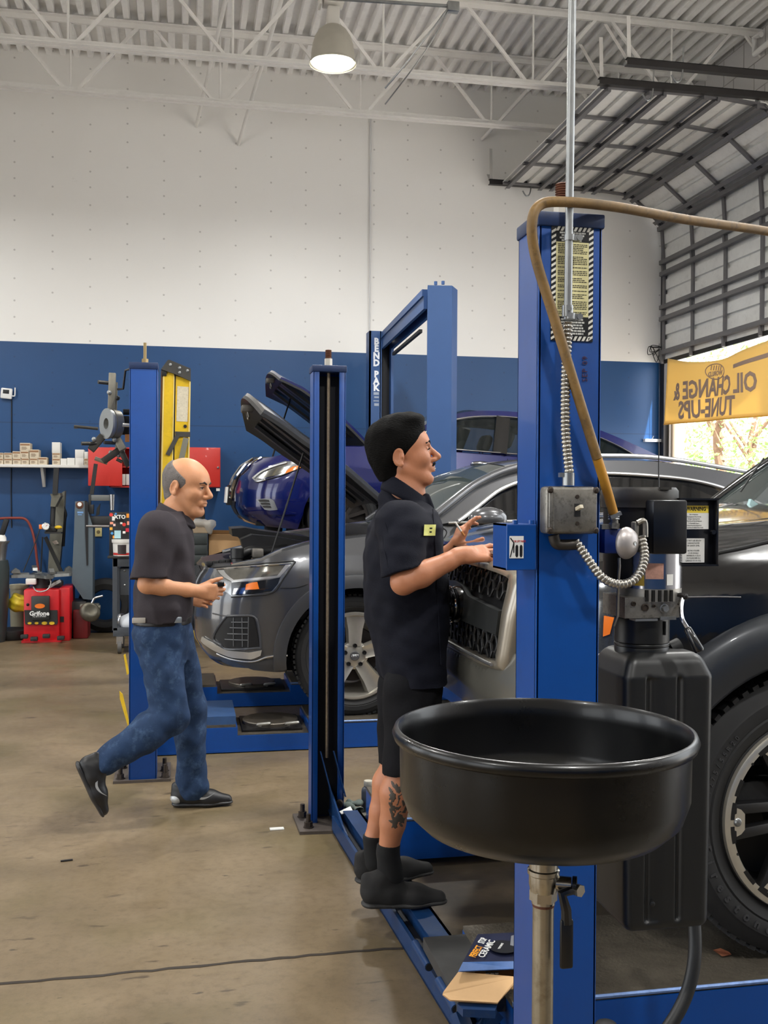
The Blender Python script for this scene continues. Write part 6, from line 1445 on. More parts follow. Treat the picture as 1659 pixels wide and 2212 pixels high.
JEAN = mat('blue_denim', (36, 56, 86), .8, var=.35, scale=7, bump=.15, bscale=260, dirt=(96, 124, 156), dirtamt=.4, spec=.25)
J = Field((-.52, 4.5, .04), (.34, 5.25, 1.0), .005); lv = []
for y, xb, xf, hy in ((1334, 290, 410, .165), (1365, 287, 408, .17), (1400, 293, 404, .16), (1420, 306, 402, .14)):
    a, b = w_(xb, y), w_(xf, y); lv.append((a.z, (a.x+b.x)/2, YK, (b.x-a.x)/2, hy))
column(J, lv, .02, 2.2)
J.chain([hN, kN, kN.lerp(aN, .3), aN.lerp(kN, .08)], [.103, .082, .082, .068], .03); J.chain([hF, kF, kF.lerp(aF, .35), aF+V(0, 0, .02)], [.1, .075, .07, .066], .03)
J.cone(aF+V(.0, 0, .03), aF+V(.012, 0, -.01), .07, .072, .01)
J.wob(folds(.005, 12, .8)); J.wob(folds(.003, 14, 2.0)); J.build('jeans', JEAN, PW)
G = Field((-.36, 4.6, .8), (.3, 5.2, 1.0), .004); lv = []
for y, xb, xf in ((1331, 289, 412), (1346, 287, 411)):
    a, b = w_(xb, y), w_(xf, y); lv.append((a.z, (a.x+b.x)/2, YK, (b.x-a.x)/2+.004, .171))
column(G, lv, 0, 2.2); o = G.build('belt', mat('belt_black', (28, 26, 26), .4), PW)
q = w_(300, 1340, YK-.168); MB().box(q-V(.03, .008, .012), q+V(.03, .0, .012), bev=.004).build('phone_clip', mat('pale_holster', (176, 170, 160), .4), PW); q = w_(382, 1339, YK-.165); MB().box(q-V(.022, .01, .014), q+V(.022, .0, .014), bev=.004).build('belt_case', mat('pale_steel', (158, 166, 172), .3, .6), PW)
SN1 = mat('black_trainer', (24, 24, 26), .45, var=.2, scale=25); SN2 = mat('trainer_sole', (40, 40, 42), .4); SILV = mat('trainer_silver', (180, 182, 182), .35, .4)
h0, h1 = w_(372, 1738, KF), w_(502, 1738, KF)
so_, P_ = shoe('shoe', V(h0.x, KF+.01, .001), V(h1.x, KF-.02, .001), (0, 0, 1), SN1, SN2, PW)
def swoosh(P, o):
    m = MB(); a = [(.36, .05), (.5, .036), (.66, .058)]; A = catmull([V(x, z, 0) for x, z in [(.40, .064), (.42, .05), (.5, .042), (.6, .05), (.72, .072)]], 6); B_ = catmull([V(x, z, 0) for x, z in [(.40, .064), (.44, .058), (.5, .053), (.6, .056), (.72, .072)]], 6)
    yy = lambda x, z: -(.0415 if x < .62 else .041-.06*(x-.62))*math.sqrt(max(.05, 1-((z-.046)/.05)**2))-.001
    m.grid([[P(p.x, yy(p.x, p.y), p.y) for p in A], [P(p.x, yy(p.x, p.y), p.y) for p in B_]]); m.build('side_stripe', SILV, o)
swoosh(P_, so_)
F = Field(P_(-.05, 0, 0)-V(.06, .08, .02), P_(.2, 0, 0)+V(.08, .08, .12), .005); F.ell(P_(.09, 0, .042), [.036, .042, .03], None, 0); F.half(P_(.16, 0, 0), (1, 0, 0)); F.build('heel_panel', SILV, so_)
hh0, hh1 = w_(160, 1650, KN-.08), w_(216, 1768, KN-.1)
so2, P2 = shoe('shoe', hh0, hh1, aN-(hh0+hh1)/2+V(.1, 0, .06), SN1, SN2, PW); swoosh(P2, so2)
# key fob in the hand
o = MB().box(w_(475, 1262, KN)-V(.012, .012, .012), w_(475, 1262, KN)+V(.02, .012, .012), bev=.005).build('key_fob', mat('fob_black', (16, 16, 18), .3)); tag(o, 'small black key fob in the hand of the walking man', 'key fob')
# ================================================================ along the back wall
def fb(m, x0, y0, x1, y1, Y, dep, bev=.004):
    a, b = ay(x0, y0, Y), ay(x1, y1, Y); return m.box((a.x, Y, b.z), (b.x, Y+dep, a.z), None, 0, bev)
def ffloor(m, x0, y0, x1, Y, dep, bev=.004):
    a, b = ay(x0, y0, Y), ay(x1, y0, Y); return m.box((a.x, Y, 0), (b.x, Y+dep, a.z), None, 0, bev)
zx = lambda x: x/3.16
zy = lambda y: 740+y/3.16
M_CREAM = mat('box_cream', (214, 200, 176), .65, var=.05, scale=14); M_BWHITE = mat('box_white', (226, 224, 218), .6); M_BROWN = mat('box_brown_edge', (150, 112, 80), .7); M_PRINT = mat('box_print', (120, 96, 72), .6)
YS = 11.72
SH = thing('wall_shelf', 'long white shelf on the blue wall holding small part boxes', 'shelf', ay(95, 1005, YS))
a, b = ay(-45, 1002, YS), ay(193, 1009, YS); zs_ = a.z
MB().box((a.x, YS, zs_-.032), (b.x, YW, zs_), bev=.004).build('board', mat('shelf_white', (222, 220, 214), .5), SH)
p, q = ay(91, 1009, YS+.1), ay(98, 1052, YW-.02); m = MB().prism([V(p.x-.015, YS+.06, zs_-.032), V(p.x-.015, YW, zs_-.032), V(p.x-.015, YW, q.z), V(p.x-.015, YW-.03, q.z)], (.03, 0, 0)); m.build('bracket', MATS['shelf_white'], SH, 0)
rows = [  # x0, x1, level, top edge, cream?, words
 (-14, 22, 0, 790, 1, 'at the very left end, bottom row'), (-14, 22, 1, 752, 1, 'at the very left end, upper row'), (27, 82, 0, 790, 1, 'second column from left, bottom row'), (27, 82, 1, 752, 1, 'second column from left, upper row'),
 (87, 142, 0, 790, 1, 'third column from left, bottom row'), (85, 140, 1, 742, 1, 'third column from left, upper row'), (145, 198, 0, 788, 1, 'bottom of the three-box column left of middle'), (140, 195, 1, 740, 1, 'middle of the three-box column left of middle'), (135, 206, 2, 685, 1, 'topmost of the three-box column left of middle'),
 (203, 257, 0, 788, 1, 'fifth column from left, bottom row'), (200, 265, 1, 730, 1, 'fifth column from left, upper row'), (260, 320, 0, 782, 1, 'lying alone before the gap'), (356, 410, 0, 790, 1, 'bottom of the tall column after the gap'), (356, 410, 1, 757, 1, 'middle of the tall column after the gap'), (354, 410, 2, 680, 0, 'white, topmost of the tall column after the gap'),
 (413, 455, 0, 791, 0, 'low white, right after the tall column'), (457, 510, 0, 787, 0, 'low white, second after the tall column'), (513, 571, 0, 787, 0, 'white, bottom of the pair near the red cabinet'), (512, 572, 1, 730, 0, 'white, upper of the pair near the red cabinet'), (574, 600, 0, 790, 1, 'half hidden at the right end, bottom row'), (575, 600, 1, 745, 0, 'half hidden at the right end, upper row')]
last = 0
for i, (x0, x1, lvl, ty, cream, words_) in enumerate(rows):
    A, B_ = ay(zx(x0), zy(ty), YS+.03), ay(zx(x1), zy(ty), YS+.03); z0 = zs_ if lvl == 0 else last; z1 = max(A.z, z0+.06); last = z1
    t = thing('part_box', 'small %s box on the wall shelf, %s' % ('cream' if cream else 'part', words_), 'box', ((A.x+B_.x)/2, YS+.1, z0), 'small boxes on the wall shelf')
    MB().box((A.x, YS+.03, z0), (B_.x, YS+.2, z1), bev=.003).build('carton', M_CREAM if cream else M_BWHITE, t)
    if cream:
        h = z1-z0; MB().box((A.x+.004, YS+.0285, z0+h*.68), (B_.x-.004, YS+.031, z0+h*.9)).build('label_band', M_BROWN, t, 0)
        m = MB()
        for k in range(3): m.box((A.x+(B_.x-A.x)*.18, YS+.0285, z0+h*(.2+.13*k)), (A.x+(B_.x-A.x)*(.62+.1*(k % 2)), YS+.031, z0+h*(.26+.13*k)))
        m.build('printing', M_PRINT, t, 0)
# red steel cabinets
M_RED = mat('cabinet_red', (204, 52, 44), .42, var=.05, scale=6, coat=.1)
YC_ = 11.62
RC = thing('wall_cabinet', 'red steel wall cabinet with open door, left of the blue post', 'cabinet', ay(240, 1050, YC_))
a, b = ay(236, 966, YC_), ay(300, 1053, YC_)
m = MB().box((a.x, YW-.02, b.z), (b.x, YW, a.z)); m.box((a.x, YC_, b.z), (a.x+.012, YW, a.z)); m.box((b.x-.012, YC_, b.z), (b.x, YW, a.z)); m.box((a.x, YC_, b.z), (b.x, YW, b.z+.012)); m.box((a.x, YC_, a.z-.012), (b.x, YW, a.z)); m.box((a.x, YC_, (a.z+b.z)/2), (b.x, YW, (a.z+b.z)/2+.01)); m.build('body', M_RED, RC, 0)
c = ay(191, 966, YC_-.02); d = ay(264, 1050, YC_-.05); MB().box((c.x, YC_-.05, d.z), (d.x, YC_-.032, c.z), bev=.005).build('door', M_RED, RC); 
m = MB()
for k, x in enumerate((268, 276)): fb(m, x-4, 1024, x+3, 1048, YC_+.06, .1)
m.build('stored_carton', M_BWHITE, RC)
RD = thing('wall_cabinet', 'red steel wall cabinet with closed door, right of the yellow ladder', 'cabinet', ay(440, 1053, YC_))
m = MB(); fb(m, 405, 966, 476, 1053, YC_+.015, YW-YC_-.02); m.build('body', M_RED, RD)
m = MB(); fb(m, 407, 967, 475, 1052, YC_, .018, .006); m.build('door', M_RED, RD); p = ay(471, 1010, YC_); MB().lathe([(.012, 0), (.012, -.012), (.0001, -.014)], p, 'Y', n=14).build('latch', M_GALV, RD); p = ay(471, 1055, YC_); MB().box(p-V(.02, 0, .03), p+V(.02, .02, .0)).build('hinge_pin', M_BWHITE, RD)
# wall camera and its cable, outlet, red air hose
WC = thing('wall_sensor', 'small white wireless sensor box on the blue wall at left', 'sensor', ay(14, 862, YW-.03))
p = ay(14, 850, YW-.04); q = frame(p, V(1, 0, -.08), V(.08, 0, 1)); MB().box((-.062, -.06, -.02), (.062, .06, .02), q, bev=.014).build('case', mat('case_white', (230, 230, 228), .35), WC); MB().box((-.036, -.004, .0195), (.03, .04, .022), q, bev=.003).build('screen', MK, WC)
m = MB().tube(catmull([q @ V(.06, -.02, 0), q @ V(.085, -.02, 0), q @ V(.09, .0, 0), q @ V(.085, .075, 0)], 5), .007, 8); m.build('antenna', MATS['case_white'], WC)
MB().tube(catmull([ay(25, 862, YW-.01), ay(25, 960, YW-.01), ay(24, 1050, YW-.01), ay(25, 1140, YW-.01)], 5), .006, 6).build('sensor_cable', M_BLACK, WC)
OT = thing('wall_outlet', 'beige wall outlet on the blue wall beside the grey machine column', 'outlet', ay(212, 1160, YW-.02)); m = MB(); fb(m, 205, 1140, 220, 1159, YW-.02, .02, .004); m.build('cover', mat('outlet_beige', (214, 200, 140), .5), OT); p = ay(212.5, 1149, YW-.02); MB().lathe([(.02, 0), (.02, -.004), (.0001, -.005)], p, 'Y', n=18).build('socket', mat('socket_dark', (120, 108, 76), .5), OT)
o = MB().tube(catmull([ay(-20, 1121, YW-.06), ay(30, 1119, YW-.06), ay(58, 1124, YW-.08), ay(73, 1160, YW-.1), ay(80, 1210, YW-.3), ay(84, 1240, YW-.5)], 8), .014, 8).build('wall_air_hose', mat('red_hose', (140, 60, 48), .6)); tag(o, 'dull red air hose looping over the blue wall at left', 'hose')
# ---------------------------------------------------------------- step ladder
M_LAD = mat('ladder_yellow', (226, 186, 16), .5, var=.1, scale=10, dirt=(120, 100, 30), dirtamt=.3); M_LCAP = mat('ladder_cap', (60, 58, 54), .6, var=.15, scale=20); M_LEDGE = mat('rail_edge', (232, 206, 120), .5)
YL = 8.5
LD = thing('step_ladder', 'folded yellow step ladder with black cap standing behind the blue post', 'ladder', V(ay(360, 1400, YL).x, YL, 0))
def rail2(xt0, xt1, yt, xb0, xb1, Y0, dep, name, mt):
    a, b, c, d = ay(xt0, yt, Y0), ay(xt1, yt+8, Y0), ay(xb1, 1480, Y0), ay(xb0, 1480, Y0); z0 = 0.0
    def dn(p, q): t = (z0-p.z)/(q.z-p.z); return p.lerp(q, t)
    c, d = dn(b, c), dn(a, d); m = MB().prism([V(a.x, Y0, a.z), V(b.x, Y0, b.z), V(c.x, Y0, z0), V(d.x, Y0, z0)], (0, dep, 0)); return m.build(name, mt, LD, 0)
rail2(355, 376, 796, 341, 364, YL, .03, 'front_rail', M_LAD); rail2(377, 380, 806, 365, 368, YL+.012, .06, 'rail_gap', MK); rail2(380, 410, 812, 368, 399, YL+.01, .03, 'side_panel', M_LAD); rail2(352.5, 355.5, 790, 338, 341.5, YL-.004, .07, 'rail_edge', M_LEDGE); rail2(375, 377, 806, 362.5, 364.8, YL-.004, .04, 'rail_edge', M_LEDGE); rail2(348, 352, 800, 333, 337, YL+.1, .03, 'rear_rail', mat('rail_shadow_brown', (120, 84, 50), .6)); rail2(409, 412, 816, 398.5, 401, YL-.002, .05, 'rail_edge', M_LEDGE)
C_ = [ay(348, 797, YL-.03), ay(362, 778, YL-.03), ay(366, 777, YL-.03), ay(412, 796, YL-.03), ay(412, 823, YL-.03), ay(378, 808, YL-.03), ay(352, 799, YL-.03)]
MB().prism(C_, (0, .3, 0)).build('top_cap', M_LCAP, LD, 0)
for px, py in ((368, 788), (388, 795), (405, 801), (388, 805)): p = ay(px, py, YL-.03); MB().lathe([(.014, 0), (.012, -.006), (.0001, -.008)], p, 'Y', n=12).build('rivet', M_GALV, LD)
m = MB().box(ay(349, 800, YL-.02), ay(360, 812, YL-.02)+V(0, .1, 0), bev=.005); m.build('cap_clip', M_BLACK, LD)
q = [ay(383, 834, YL+.006), ay(408, 836, YL+.006), ay(405, 911, YL+.006), ay(381, 910, YL+.006)]; MB().prism(q, (0, .006, 0)).build('ladder_label', mat('label_aged', (214, 204, 180), .6, var=.12, scale=24, dirt=(120, 100, 80), dirtamt=.5), LD, 0)
MB().prism([ay(378, 932, YL-.005), ay(411, 933, YL-.005), ay(411, 944, YL-.005), ay(379, 943, YL-.005)], (0, .01, 0)).build('spreader_plate', M_LCAP, LD, 0)
MB().bar(ay(384, 940, YL-.012), ay(362, 983, YL-.012), .035, .01, (0, 1, 0)).build('spreader_bar', M_LCAP, LD, 0); MB().bar(ay(402, 946, YL-.012), ay(390, 1000, YL-.012), .045, .01, (0, 1, 0)).build('spreader_bar', mat('bar_grey_tape', (120, 118, 104), .6), LD, 0)
p = ay(400, 921, YL+.004); MB().lathe([(.014, 0), (.014, -.004), (.0001, -.004)], p, 'Y', n=12).build('rail_hole', MK, LD)
# ---------------------------------------------------------------- wheel clamps hung on the post
M_CAST = mat('cast_grey', (138, 134, 122), .45, .6, var=.15, scale=16); M_CASTD = mat('cast_dark', (72, 70, 66), .5, .6, var=.2, scale=20); M_CASTL = mat('cast_plate', (150, 152, 150), .4, .5, var=.06, scale=10)
YH = 5.62
def clamp(lab, name, T, sc=1.0):
    W = thing(name, lab, 'wheel clamp', ay(*T(236, 915), YH), 'wheel clamps on the blue post'); P = lambda x, y, dy=0: ay(*T(x, y), YH+dy)
    MB().bar(P(243, 806), P(240, 892), .036, .034, (0, 1, 0), bev=.003).bar(P(250, 826, .03), P(248, 890, .03), .02, .03, (0, 1, 0)).build('upright_arm', M_CAST, W)
    Q = frame(P(229, 915, -.02), V(.5, -.86, 0), (0, 0, 1)); R = (P(227, 882)-P(227, 948)).length/2*1.0
    MB().lathe([(R*.36, .0), (R, .0), (R, -.012), (R*.9, -.03), (R*.36, -.03), (R*.36, .0)], n=40, M=Q @ Matrix.Diagonal((1, 1, -1, 1)) @ Matrix.Rotation(PI, 4, 'X')).build('face_plate', M_CASTL, W)
    MB().lathe([(.001, -.03), (R*.95, -.03), (R*.9, -.07), (.001, -.075)], n=32, M=Q).build('hub', M_CAST, W)
    for k, (x0, y0, x1, y1, w) in enumerate(((222, 942, 196, 972, .04), (246, 935, 266, 972, .04))): MB().bar(P(x0, y0, .02), P(x1, y1, .0), w, .03, (0, 1, 0), bev=.003).build('lower_arm', M_CASTD if k == 0 else M_CAST, W)
    for (x0, y0, x1, y1, r) in ((212, 825, 240, 828, .010), (176, 958, 208, 958, .010), (225, 956, 248, 957, .009)): MB().cyl(P(x0, y0, -.03), P(x1, y1, .0), r, n=12).build('grip_pin', M_CASTD, W)
    for x, y in ((236, 848), (254, 860), (203, 949), (247, 950)): MB().sph(P(x, y, -.02), .013, 10).build('lock_knob', M_CASTL if x < 250 else M_BLACK, W)
    MB().cyl(P(160, 921, -.02), P(212, 926, -.02), .008, n=8).box(P(160, 917, -.02)-V(0, .006, .008), P(168, 926, -.02)+V(0, .006, .0)).build('left_rod', M_CASTD, W)
    MB().bar(P(250, 917, -.04), P(300, 920, -.05), .02, .022, (0, 1, 0), bev=.002).build('right_rod', M_SATIN, W); MB().cyl(P(290, 915, -.05), P(300, 921, -.05), .014, n=12).build('rod_cap', M_BLACK, W)
    m = MB().box(P(262, 898, .02), P(282, 940, .05), bev=.008); m.cyl(P(266, 890, .03), P(280, 890, .03), .016, n=12); m.build('sensor_head', M_BLACK, W); MB().box(P(270, 938, -.01), P(280, 955, .02)).build('wood_grip', mat('wood_orange', (186, 122, 66), .6), W)
    return W
clamp('grey cast wheel clamp with round face plate hung on the blue post', 'wheel_clamp', lambda x, y: (x, y))
W2 = thing('wheel_clamp', 'dark lower wheel clamp hanging under the round-faced one', 'wheel clamp', ay(245, 985, YH+.05), 'wheel clamps on the blue post')
P = lambda x, y, dy=0: ay(x, y, YH+.05+dy)
MB().bar(P(258, 972), P(222, 997), .035, .03, (0, 1, 0), bev=.003).build('arm', M_CASTD, W2); MB().bar(P(262, 975), P(278, 1008), .03, .03, (0, 1, 0), bev=.003).build('arm', M_CASTD, W2); MB().cyl(P(205, 990), P(232, 1000), .011, n=10).build('grip_pin', M_CAST, W2); MB().cyl(P(252, 992), P(264, 998), .009, n=10).build('grip_pin', M_CASTD, W2); MB().box(P(248, 960), P(270, 985, .04), bev=.008).build('body', M_CAST, W2); MB().sph(P(240, 978), .014, 10).sph(P(256, 984), .012, 10).build('lock_knob', M_CASTL, W2)
o = MB().tube([ay(281, 797, 5.5), ay(271, 800, 5.52), ay(266, 840, 5.6), ay(254, 841, 5.62)], .006, 6).build('hanging_hook', M_DARK); tag(o, 'thin bent wire hook holding the wheel clamp on the post', 'hook')
# ---------------------------------------------------------------- red tyre changer
M_TR = mat('machine_red', (206, 26, 34), .4, var=.06, scale=8, coat=.1); M_TG = mat('machine_grey', (106, 104, 92), .5, .3, var=.12, scale=10); M_TG2 = mat('machine_blue_grey', (92, 104, 112), .45, .2, var=.06, scale=5); M_TD = mat('machine_dark', (44, 44, 44), .5, .2, var=.15, scale=14); M_TS = mat('turntable_steel', (156, 158, 156), .35, .85, var=.2, scale=18)
YT = 10.9
TC = thing('tyre_changer', 'red tyre changer with steel turntable and leaning grey tower', 'tyre changer', V(ay(100, 1385, YT).x, YT, 0))
m = MB(); ffloor(m, 51, 1274, 128, YT, .5, .012); ffloor(m, 128, 1270, 151, YT+.05, .5, .01); a, b = ay(46, 1383, YT-.03), ay(132, 1387, YT-.03); m.box((a.x, YT-.03, 0), (b.x, YT+.5, .02)); m.build('cabinet', M_TR, TC)
p0 = [ay(53, 1318, YT-.012), ay(124, 1318, YT-.012), ay(124, 1345, YT-.05), ay(122, 1350, YT-.06), ay(54, 1350, YT-.06), ay(53, 1345, YT-.05)]; MB().prism([V(p.x, YT-.03, p.z) for p in p0], (0, .035, 0)).build('pedal_panel', M_TD, TC, 0)
m = MB(); fb(m, 67, 1288, 107, 1340, YT-.06, .05, .012); m.build('manual_case', mat('case_black', (40, 42, 40), .45), TC); o = TC.children[-1]
c = ay(86, 1309, YT-.0615); MB().lathe([(.0001, 0), (.05, 0), (.05, .003)], n=24, M=Matrix.Translation(c) @ Matrix.Diagonal((1, 1, .5, 1)) @ Matrix.Rotation(PI/2, 4, 'X')).build('oval_badge', M_AMBER, o)
text_mesh('lettering', 'Grifone', .062, MW, frame(ay(85, 1325.5, YT-.0615), (1, 0, .0), (0, 0, 1)), o, ext=.001, bold=.002); text_mesh('lettering', 'TC 815 STAND', .02, MW, frame(ay(85, 1332, YT-.0615), (1, 0, .0), (0, 0, 1)), o, ext=.001)
for k, x in enumerate((64, 79, 96, 112)): c = ay(x, 1346, YT-.031); MB().lathe([(.0001, 0), (.028 if k > 1 else .02, 0), (.028 if k > 1 else .02, .003)], n=16, M=Matrix.Translation(c) @ Matrix.Diagonal((1, 1, .6, 1)) @ Matrix.Rotation(PI/2, 4, 'X')).build('symbol', M_YEL, TC)
for x, y in ((56, 1372), (77, 1377), (103, 1371), (134, 1375)):
    p = ay(x, y, YT-.0); m = MB().bar(p, p+V(0, -.1, -.01), .03, .015); m.box(p+V(-.035, -.13, -.02), p+V(.035, -.07, .02), bev=.006); m.build('pedal', M_TD, TC)
m = MB(); fb(m, 130, 1332, 138, 1344, YT+.045, .01, .0); m.build('side_slot', MK, TC); p = ay(60, 1306, YT); MB().sph(p, .016, 8).build('panel_hole', MK, TC)
# turntable: a slotted square plate with four jaws on a drum
ct = ay(92, 1246, YT+.25)
MB().lathe([(.001, 0), (.09, 0), (.1, -.12), (.001, -.13)], ct, n=24).build('spindle', M_TD, TC)
m = MB()
for k in range(4):
    a = k*PI/2+.35; d = V(math.cos(a), math.sin(a), 0); n_ = V(-d.y, d.x, 0); m.prism([ct+d*.05+n_*.12, ct+d*.26+n_*.045, ct+d*.32+n_*.035, ct+d*.32-n_*.035, ct+d*.26-n_*.045, ct+d*.05-n_*.12], (0, 0, .03)); m.bar(ct+d*.14+V(0, 0, .035), ct+d*.3+V(0, 0, .035), .05, .03)
m.build('turntable', M_TS, TC, 0)
for k in range(4): a = k*PI/2+.35; d = V(math.cos(a), math.sin(a), 0); q = ct+d*.27+V(0, 0, .05); MB().prism([q-d*.04, q+d*.05, q+d*.05+V(0, 0, .02), q+d*.01+V(0, 0, .055), q-d*.03+V(0, 0, .03)], V(-d.y, d.x, 0)*.05).build('jaw', M_TS, TC, 0)
m = MB(); fb(m, 55, 1250, 78, 1263, YT+.1, .12, .01); m.build('cylinder_cap', M_BWHITE, TC); m = MB(); fb(m, 112, 1255, 134, 1268, YT+.15, .15, .02); m.build('cylinder_body', M_TD, TC)
MB().bar(ay(106, 1268, YT+.05), ay(131, 1254, YT), .03, .012, (0, 1, 0)).build('tyre_lever', M_SATIN, TC)
MB().tube(catmull([ay(72, 1268, YT-.02), ay(78, 1276, YT-.05), ay(90, 1278, YT-.05), ay(104, 1272, YT-.05), ay(110, 1258, YT-.02), ay(106, 1248, YT)], 5), .007, 6).build('air_tube', M_SATIN, TC)
# tower
MB().prism([ay(103, 1240, YT+.5), ay(127, 1240, YT+.5), ay(137, 1130, YT+.55), ay(140, 1060, YT+.58), ay(118, 1075, YT+.58), ay(108, 1150, YT+.55)], (0, .14, 0)).build('tower', M_TG, TC, 0)
MB().bar(ay(122, 1010, YT+.3), ay(119, 1068, YT+.3), .05, .05, (0, 1, 0)).build('slide_bar', M_TD, TC, 0)
MB().prism([ay(108, 1067, YT+.3), ay(129, 1065, YT+.3), ay(131, 1072, YT+.3), ay(119, 1095, YT+.3), ay(109, 1094, YT+.3), ay(111, 1074, YT+.3)], (0, .22, 0)).build('head_block', M_TG, TC, 0)
MB().cyl(ay(115, 1094, YT+.36), ay(113, 1138, YT+.36), .026, n=12).build('mount_shaft', M_TD, TC); m = MB().box(ay(98, 1137, YT+.3), ay(122, 1149, YT+.3)+V(0, .1, 0), bev=.012); m.build('mount_head', M_TD, TC)
MB().prism([ay(95, 1148, YT+.28), ay(132, 1150, YT+.28), ay(132, 1153, YT+.28), ay(97, 1153, YT+.28)], (0, .14, 0)).build('shelf_plate', M_TD, TC, 0)
MB().tube(catmull([ay(134, 1090, YT+.6), ay(141, 1110, YT+.6), ay(139, 1125, YT+.6), ay(136, 1180, YT+.6)], 5), .02, 8).build('tower_hose', M_BLACK, TC)
p = ay(99, 1137, YT+.25); MB().lathe([(.04, .03), (.04, -.005), (.036, -.007), (.0001, -.006)], p, 'Y', n=24).build('gauge', M_CHROME, TC); MB().lathe([(.033, -.0075), (.0001, -.0078)], p, 'Y', n=24).build('gauge_dial', MW, TC); MB().bar(p+V(0, -.009, 0), p+V(.018, -.009, .018), .004, .002, (0, 1, 0)).build('gauge_needle', MR, TC)
m = MB(); fb(m, 84, 1133, 91, 1143, YT+.25, .05, .004); m.build('inflator_body', M_AMBER, TC); p = ay(126, 1139, YT+.3); MB().sph(p, (.04, .03, .02), 10).build('yellow_cap', M_YEL, TC)
m = MB().tube([ay(86, 1143, YT+.25), ay(75, 1175, YT+.2), ay(50, 1235, YT+.15)], .006, 6); m.tube([ay(92, 1160, YT+.25), ay(88, 1235, YT+.3)], .008, 6); m.build('inflator_hose', M_BLACK, TC)
MB().bar(ay(98, 1160, YT+.4), ay(134, 1238, YT+.45), .035, .03, (0, 1, 0)).build('assist_arm', M_TD, TC); m = MB().prism([ay(112, 1170, YT+.49), ay(122, 1167, YT+.49), ay(127, 1174, YT+.49), ay(118, 1176, YT+.49)], (0, .01, 0)); m.build('sticker', mat('sticker_pink', (206, 190, 176), .5), TC)
# ---------------------------------------------------------------- second machine: grey column with arms
YG = 11.2
TM = thing('wheel_machine', 'tall grey column machine with side arms beside the tyre changer', 'tyre changer', V(ay(190, 1370, YG).x, YG, 0))
MB().prism([ay(162, 1083, YG), ay(183, 1082, YG), ay(201, 1140, YG), ay(200, 1296, YG), ay(180, 1294, YG), ay(155, 1258, YG), ay(160, 1150, YG)], (0, .25, 0)).build('column', M_TG2, TM, 0)
MB().prism([ay(183, 1082, YG-.01), ay(190, 1085, YG-.01), ay(190, 1220, YG-.01), ay(187, 1222, YG-.01), ay(184, 1150, YG-.01)], (0, .02, 0)).build('column_slot', MK, TM, 0)
c = ay(172, 1091, YG-.004); MB().lathe([(.0001, -.002), (.036, -.002), (.04, 0)], c, 'Y', n=28).build('round_badge', M_RUST, TM); MB().lathe([(.0001, -.004), (.022, -.004), (.022, -.002)], c+V(0, 0, .008), 'Y', n=20).build('badge_mark', MW, TM)
m = MB(); fb(m, 167, 1105, 180, 1109, YG-.004, .004, 0); fb(m, 168, 1111, 177, 1113, YG-.004, .004, 0); m.build('blue_sticker', mat('sticker_blue', (110, 150, 196), .5), TM)
MB().bar(ay(207, 1002, YG+.1), ay(198, 1068, YG+.1), .04, .03, (0, 1, 0)).build('upper_bar', M_TD, TM, 0)
m = MB(); fb(m, 191, 1069, 240, 1082, YG+.05, .05, .004); m.build('cross_arm', mat('arm_grey', (112, 114, 112), .5, .4), TM); m = MB(); fb(m, 191, 1068, 196, 1108, YG+.04, .06, .003); fb(m, 190, 1090, 202, 1110, YG+.03, .08, .004); m.build('arm_bracket', M_TD, TM)
MB().cyl(ay(242, 1068, YG+.05), ay(242, 1102, YG+.05), .03, .022, n=14).build('press_foot', M_SATIN, TM)
m = MB(); fb(m, 186, 1115, 238, 1136, YG+.05, .12, .01); m.build('ram_housing', M_TD, TM); MB().cyl(ay(186, 1136, YG+.0), ay(236, 1137, YG+.0), .014, n=10).lathe([(.03, .0), (.03, .03), (.012, .03), (.012, 0)], ay(186, 1136, YG), 'Y', n=18).build('ram_rod', M_SATIN, TM)
MB().prism([ay(209, 1098, YG+.1), ay(216, 1088, YG+.1), ay(214, 1112, YG+.1), ay(207, 1115, YG+.1)], (0, .06, 0)).build('roller_wedge', M_TD, TM, 0)
m = MB(); ffloor(m, 150, 1300, 186, YG-.05, .4, .01); m.build('dark_base', M_TD, TM); m = MB(); ffloor(m, 158, 1318, 190, YG-.1, .3, .01); m.build('red_base', mat('base_dark_red', (120, 26, 28), .5), TM)
MB().tube(catmull([ay(190, 1318, YG-.2), ay(200, 1300, YG-.2), ay(205, 1292, YG-.2), ay(222, 1287, YG-.2)], 5), .012, 8).build('pull_handle', M_SATIN, TM)
f_ = Field(ay(170, 1350, YG-.25)-V(.05, .15, .05), ay(215, 1300, YG-.25)+V(.05, .2, .08), .01); f_.ell(ay(194, 1322, YG-.2), [.11, .05, .1], Matrix.Rotation(.5, 3, 'Y'), 0); f_.ell(ay(198, 1314, YG-.27), [.1, .05, .09], Matrix.Rotation(.5, 3, 'Y'), .01, 'sub'); f_.build('bead_blade', mat('worn_blade', (112, 108, 96), .45, .7, var=.25, scale=20), TM)
m = MB(); fb(m, 172, 1305, 214, 1316, YG-.2, .1, .015); m.cyl(ay(212, 1312, YG-.18), ay(217, 1312, YG-.18), .025, n=10); m.build('blade_arm', M_TG, TM)
# dark tyre and lumps in the shade by the wall
def lying_tyre(c, R, lab):
    o = MB().lathe([(R*.6, -.09), (R*.8, -.1), (R*.97, -.07), (R, 0), (R*.97, .07), (R*.8, .1), (R*.6, .09), (R*.55, 0), (R*.6, -.09)], c, 'Y', n=36).build('loose_tyre', M_TYRE); return tag(o, lab, 'tyre')
lying_tyre(V(ay(228, 1345, 11.6).x, 11.6, .3), .3, 'black loose tyre standing in the shade against the blue wall')
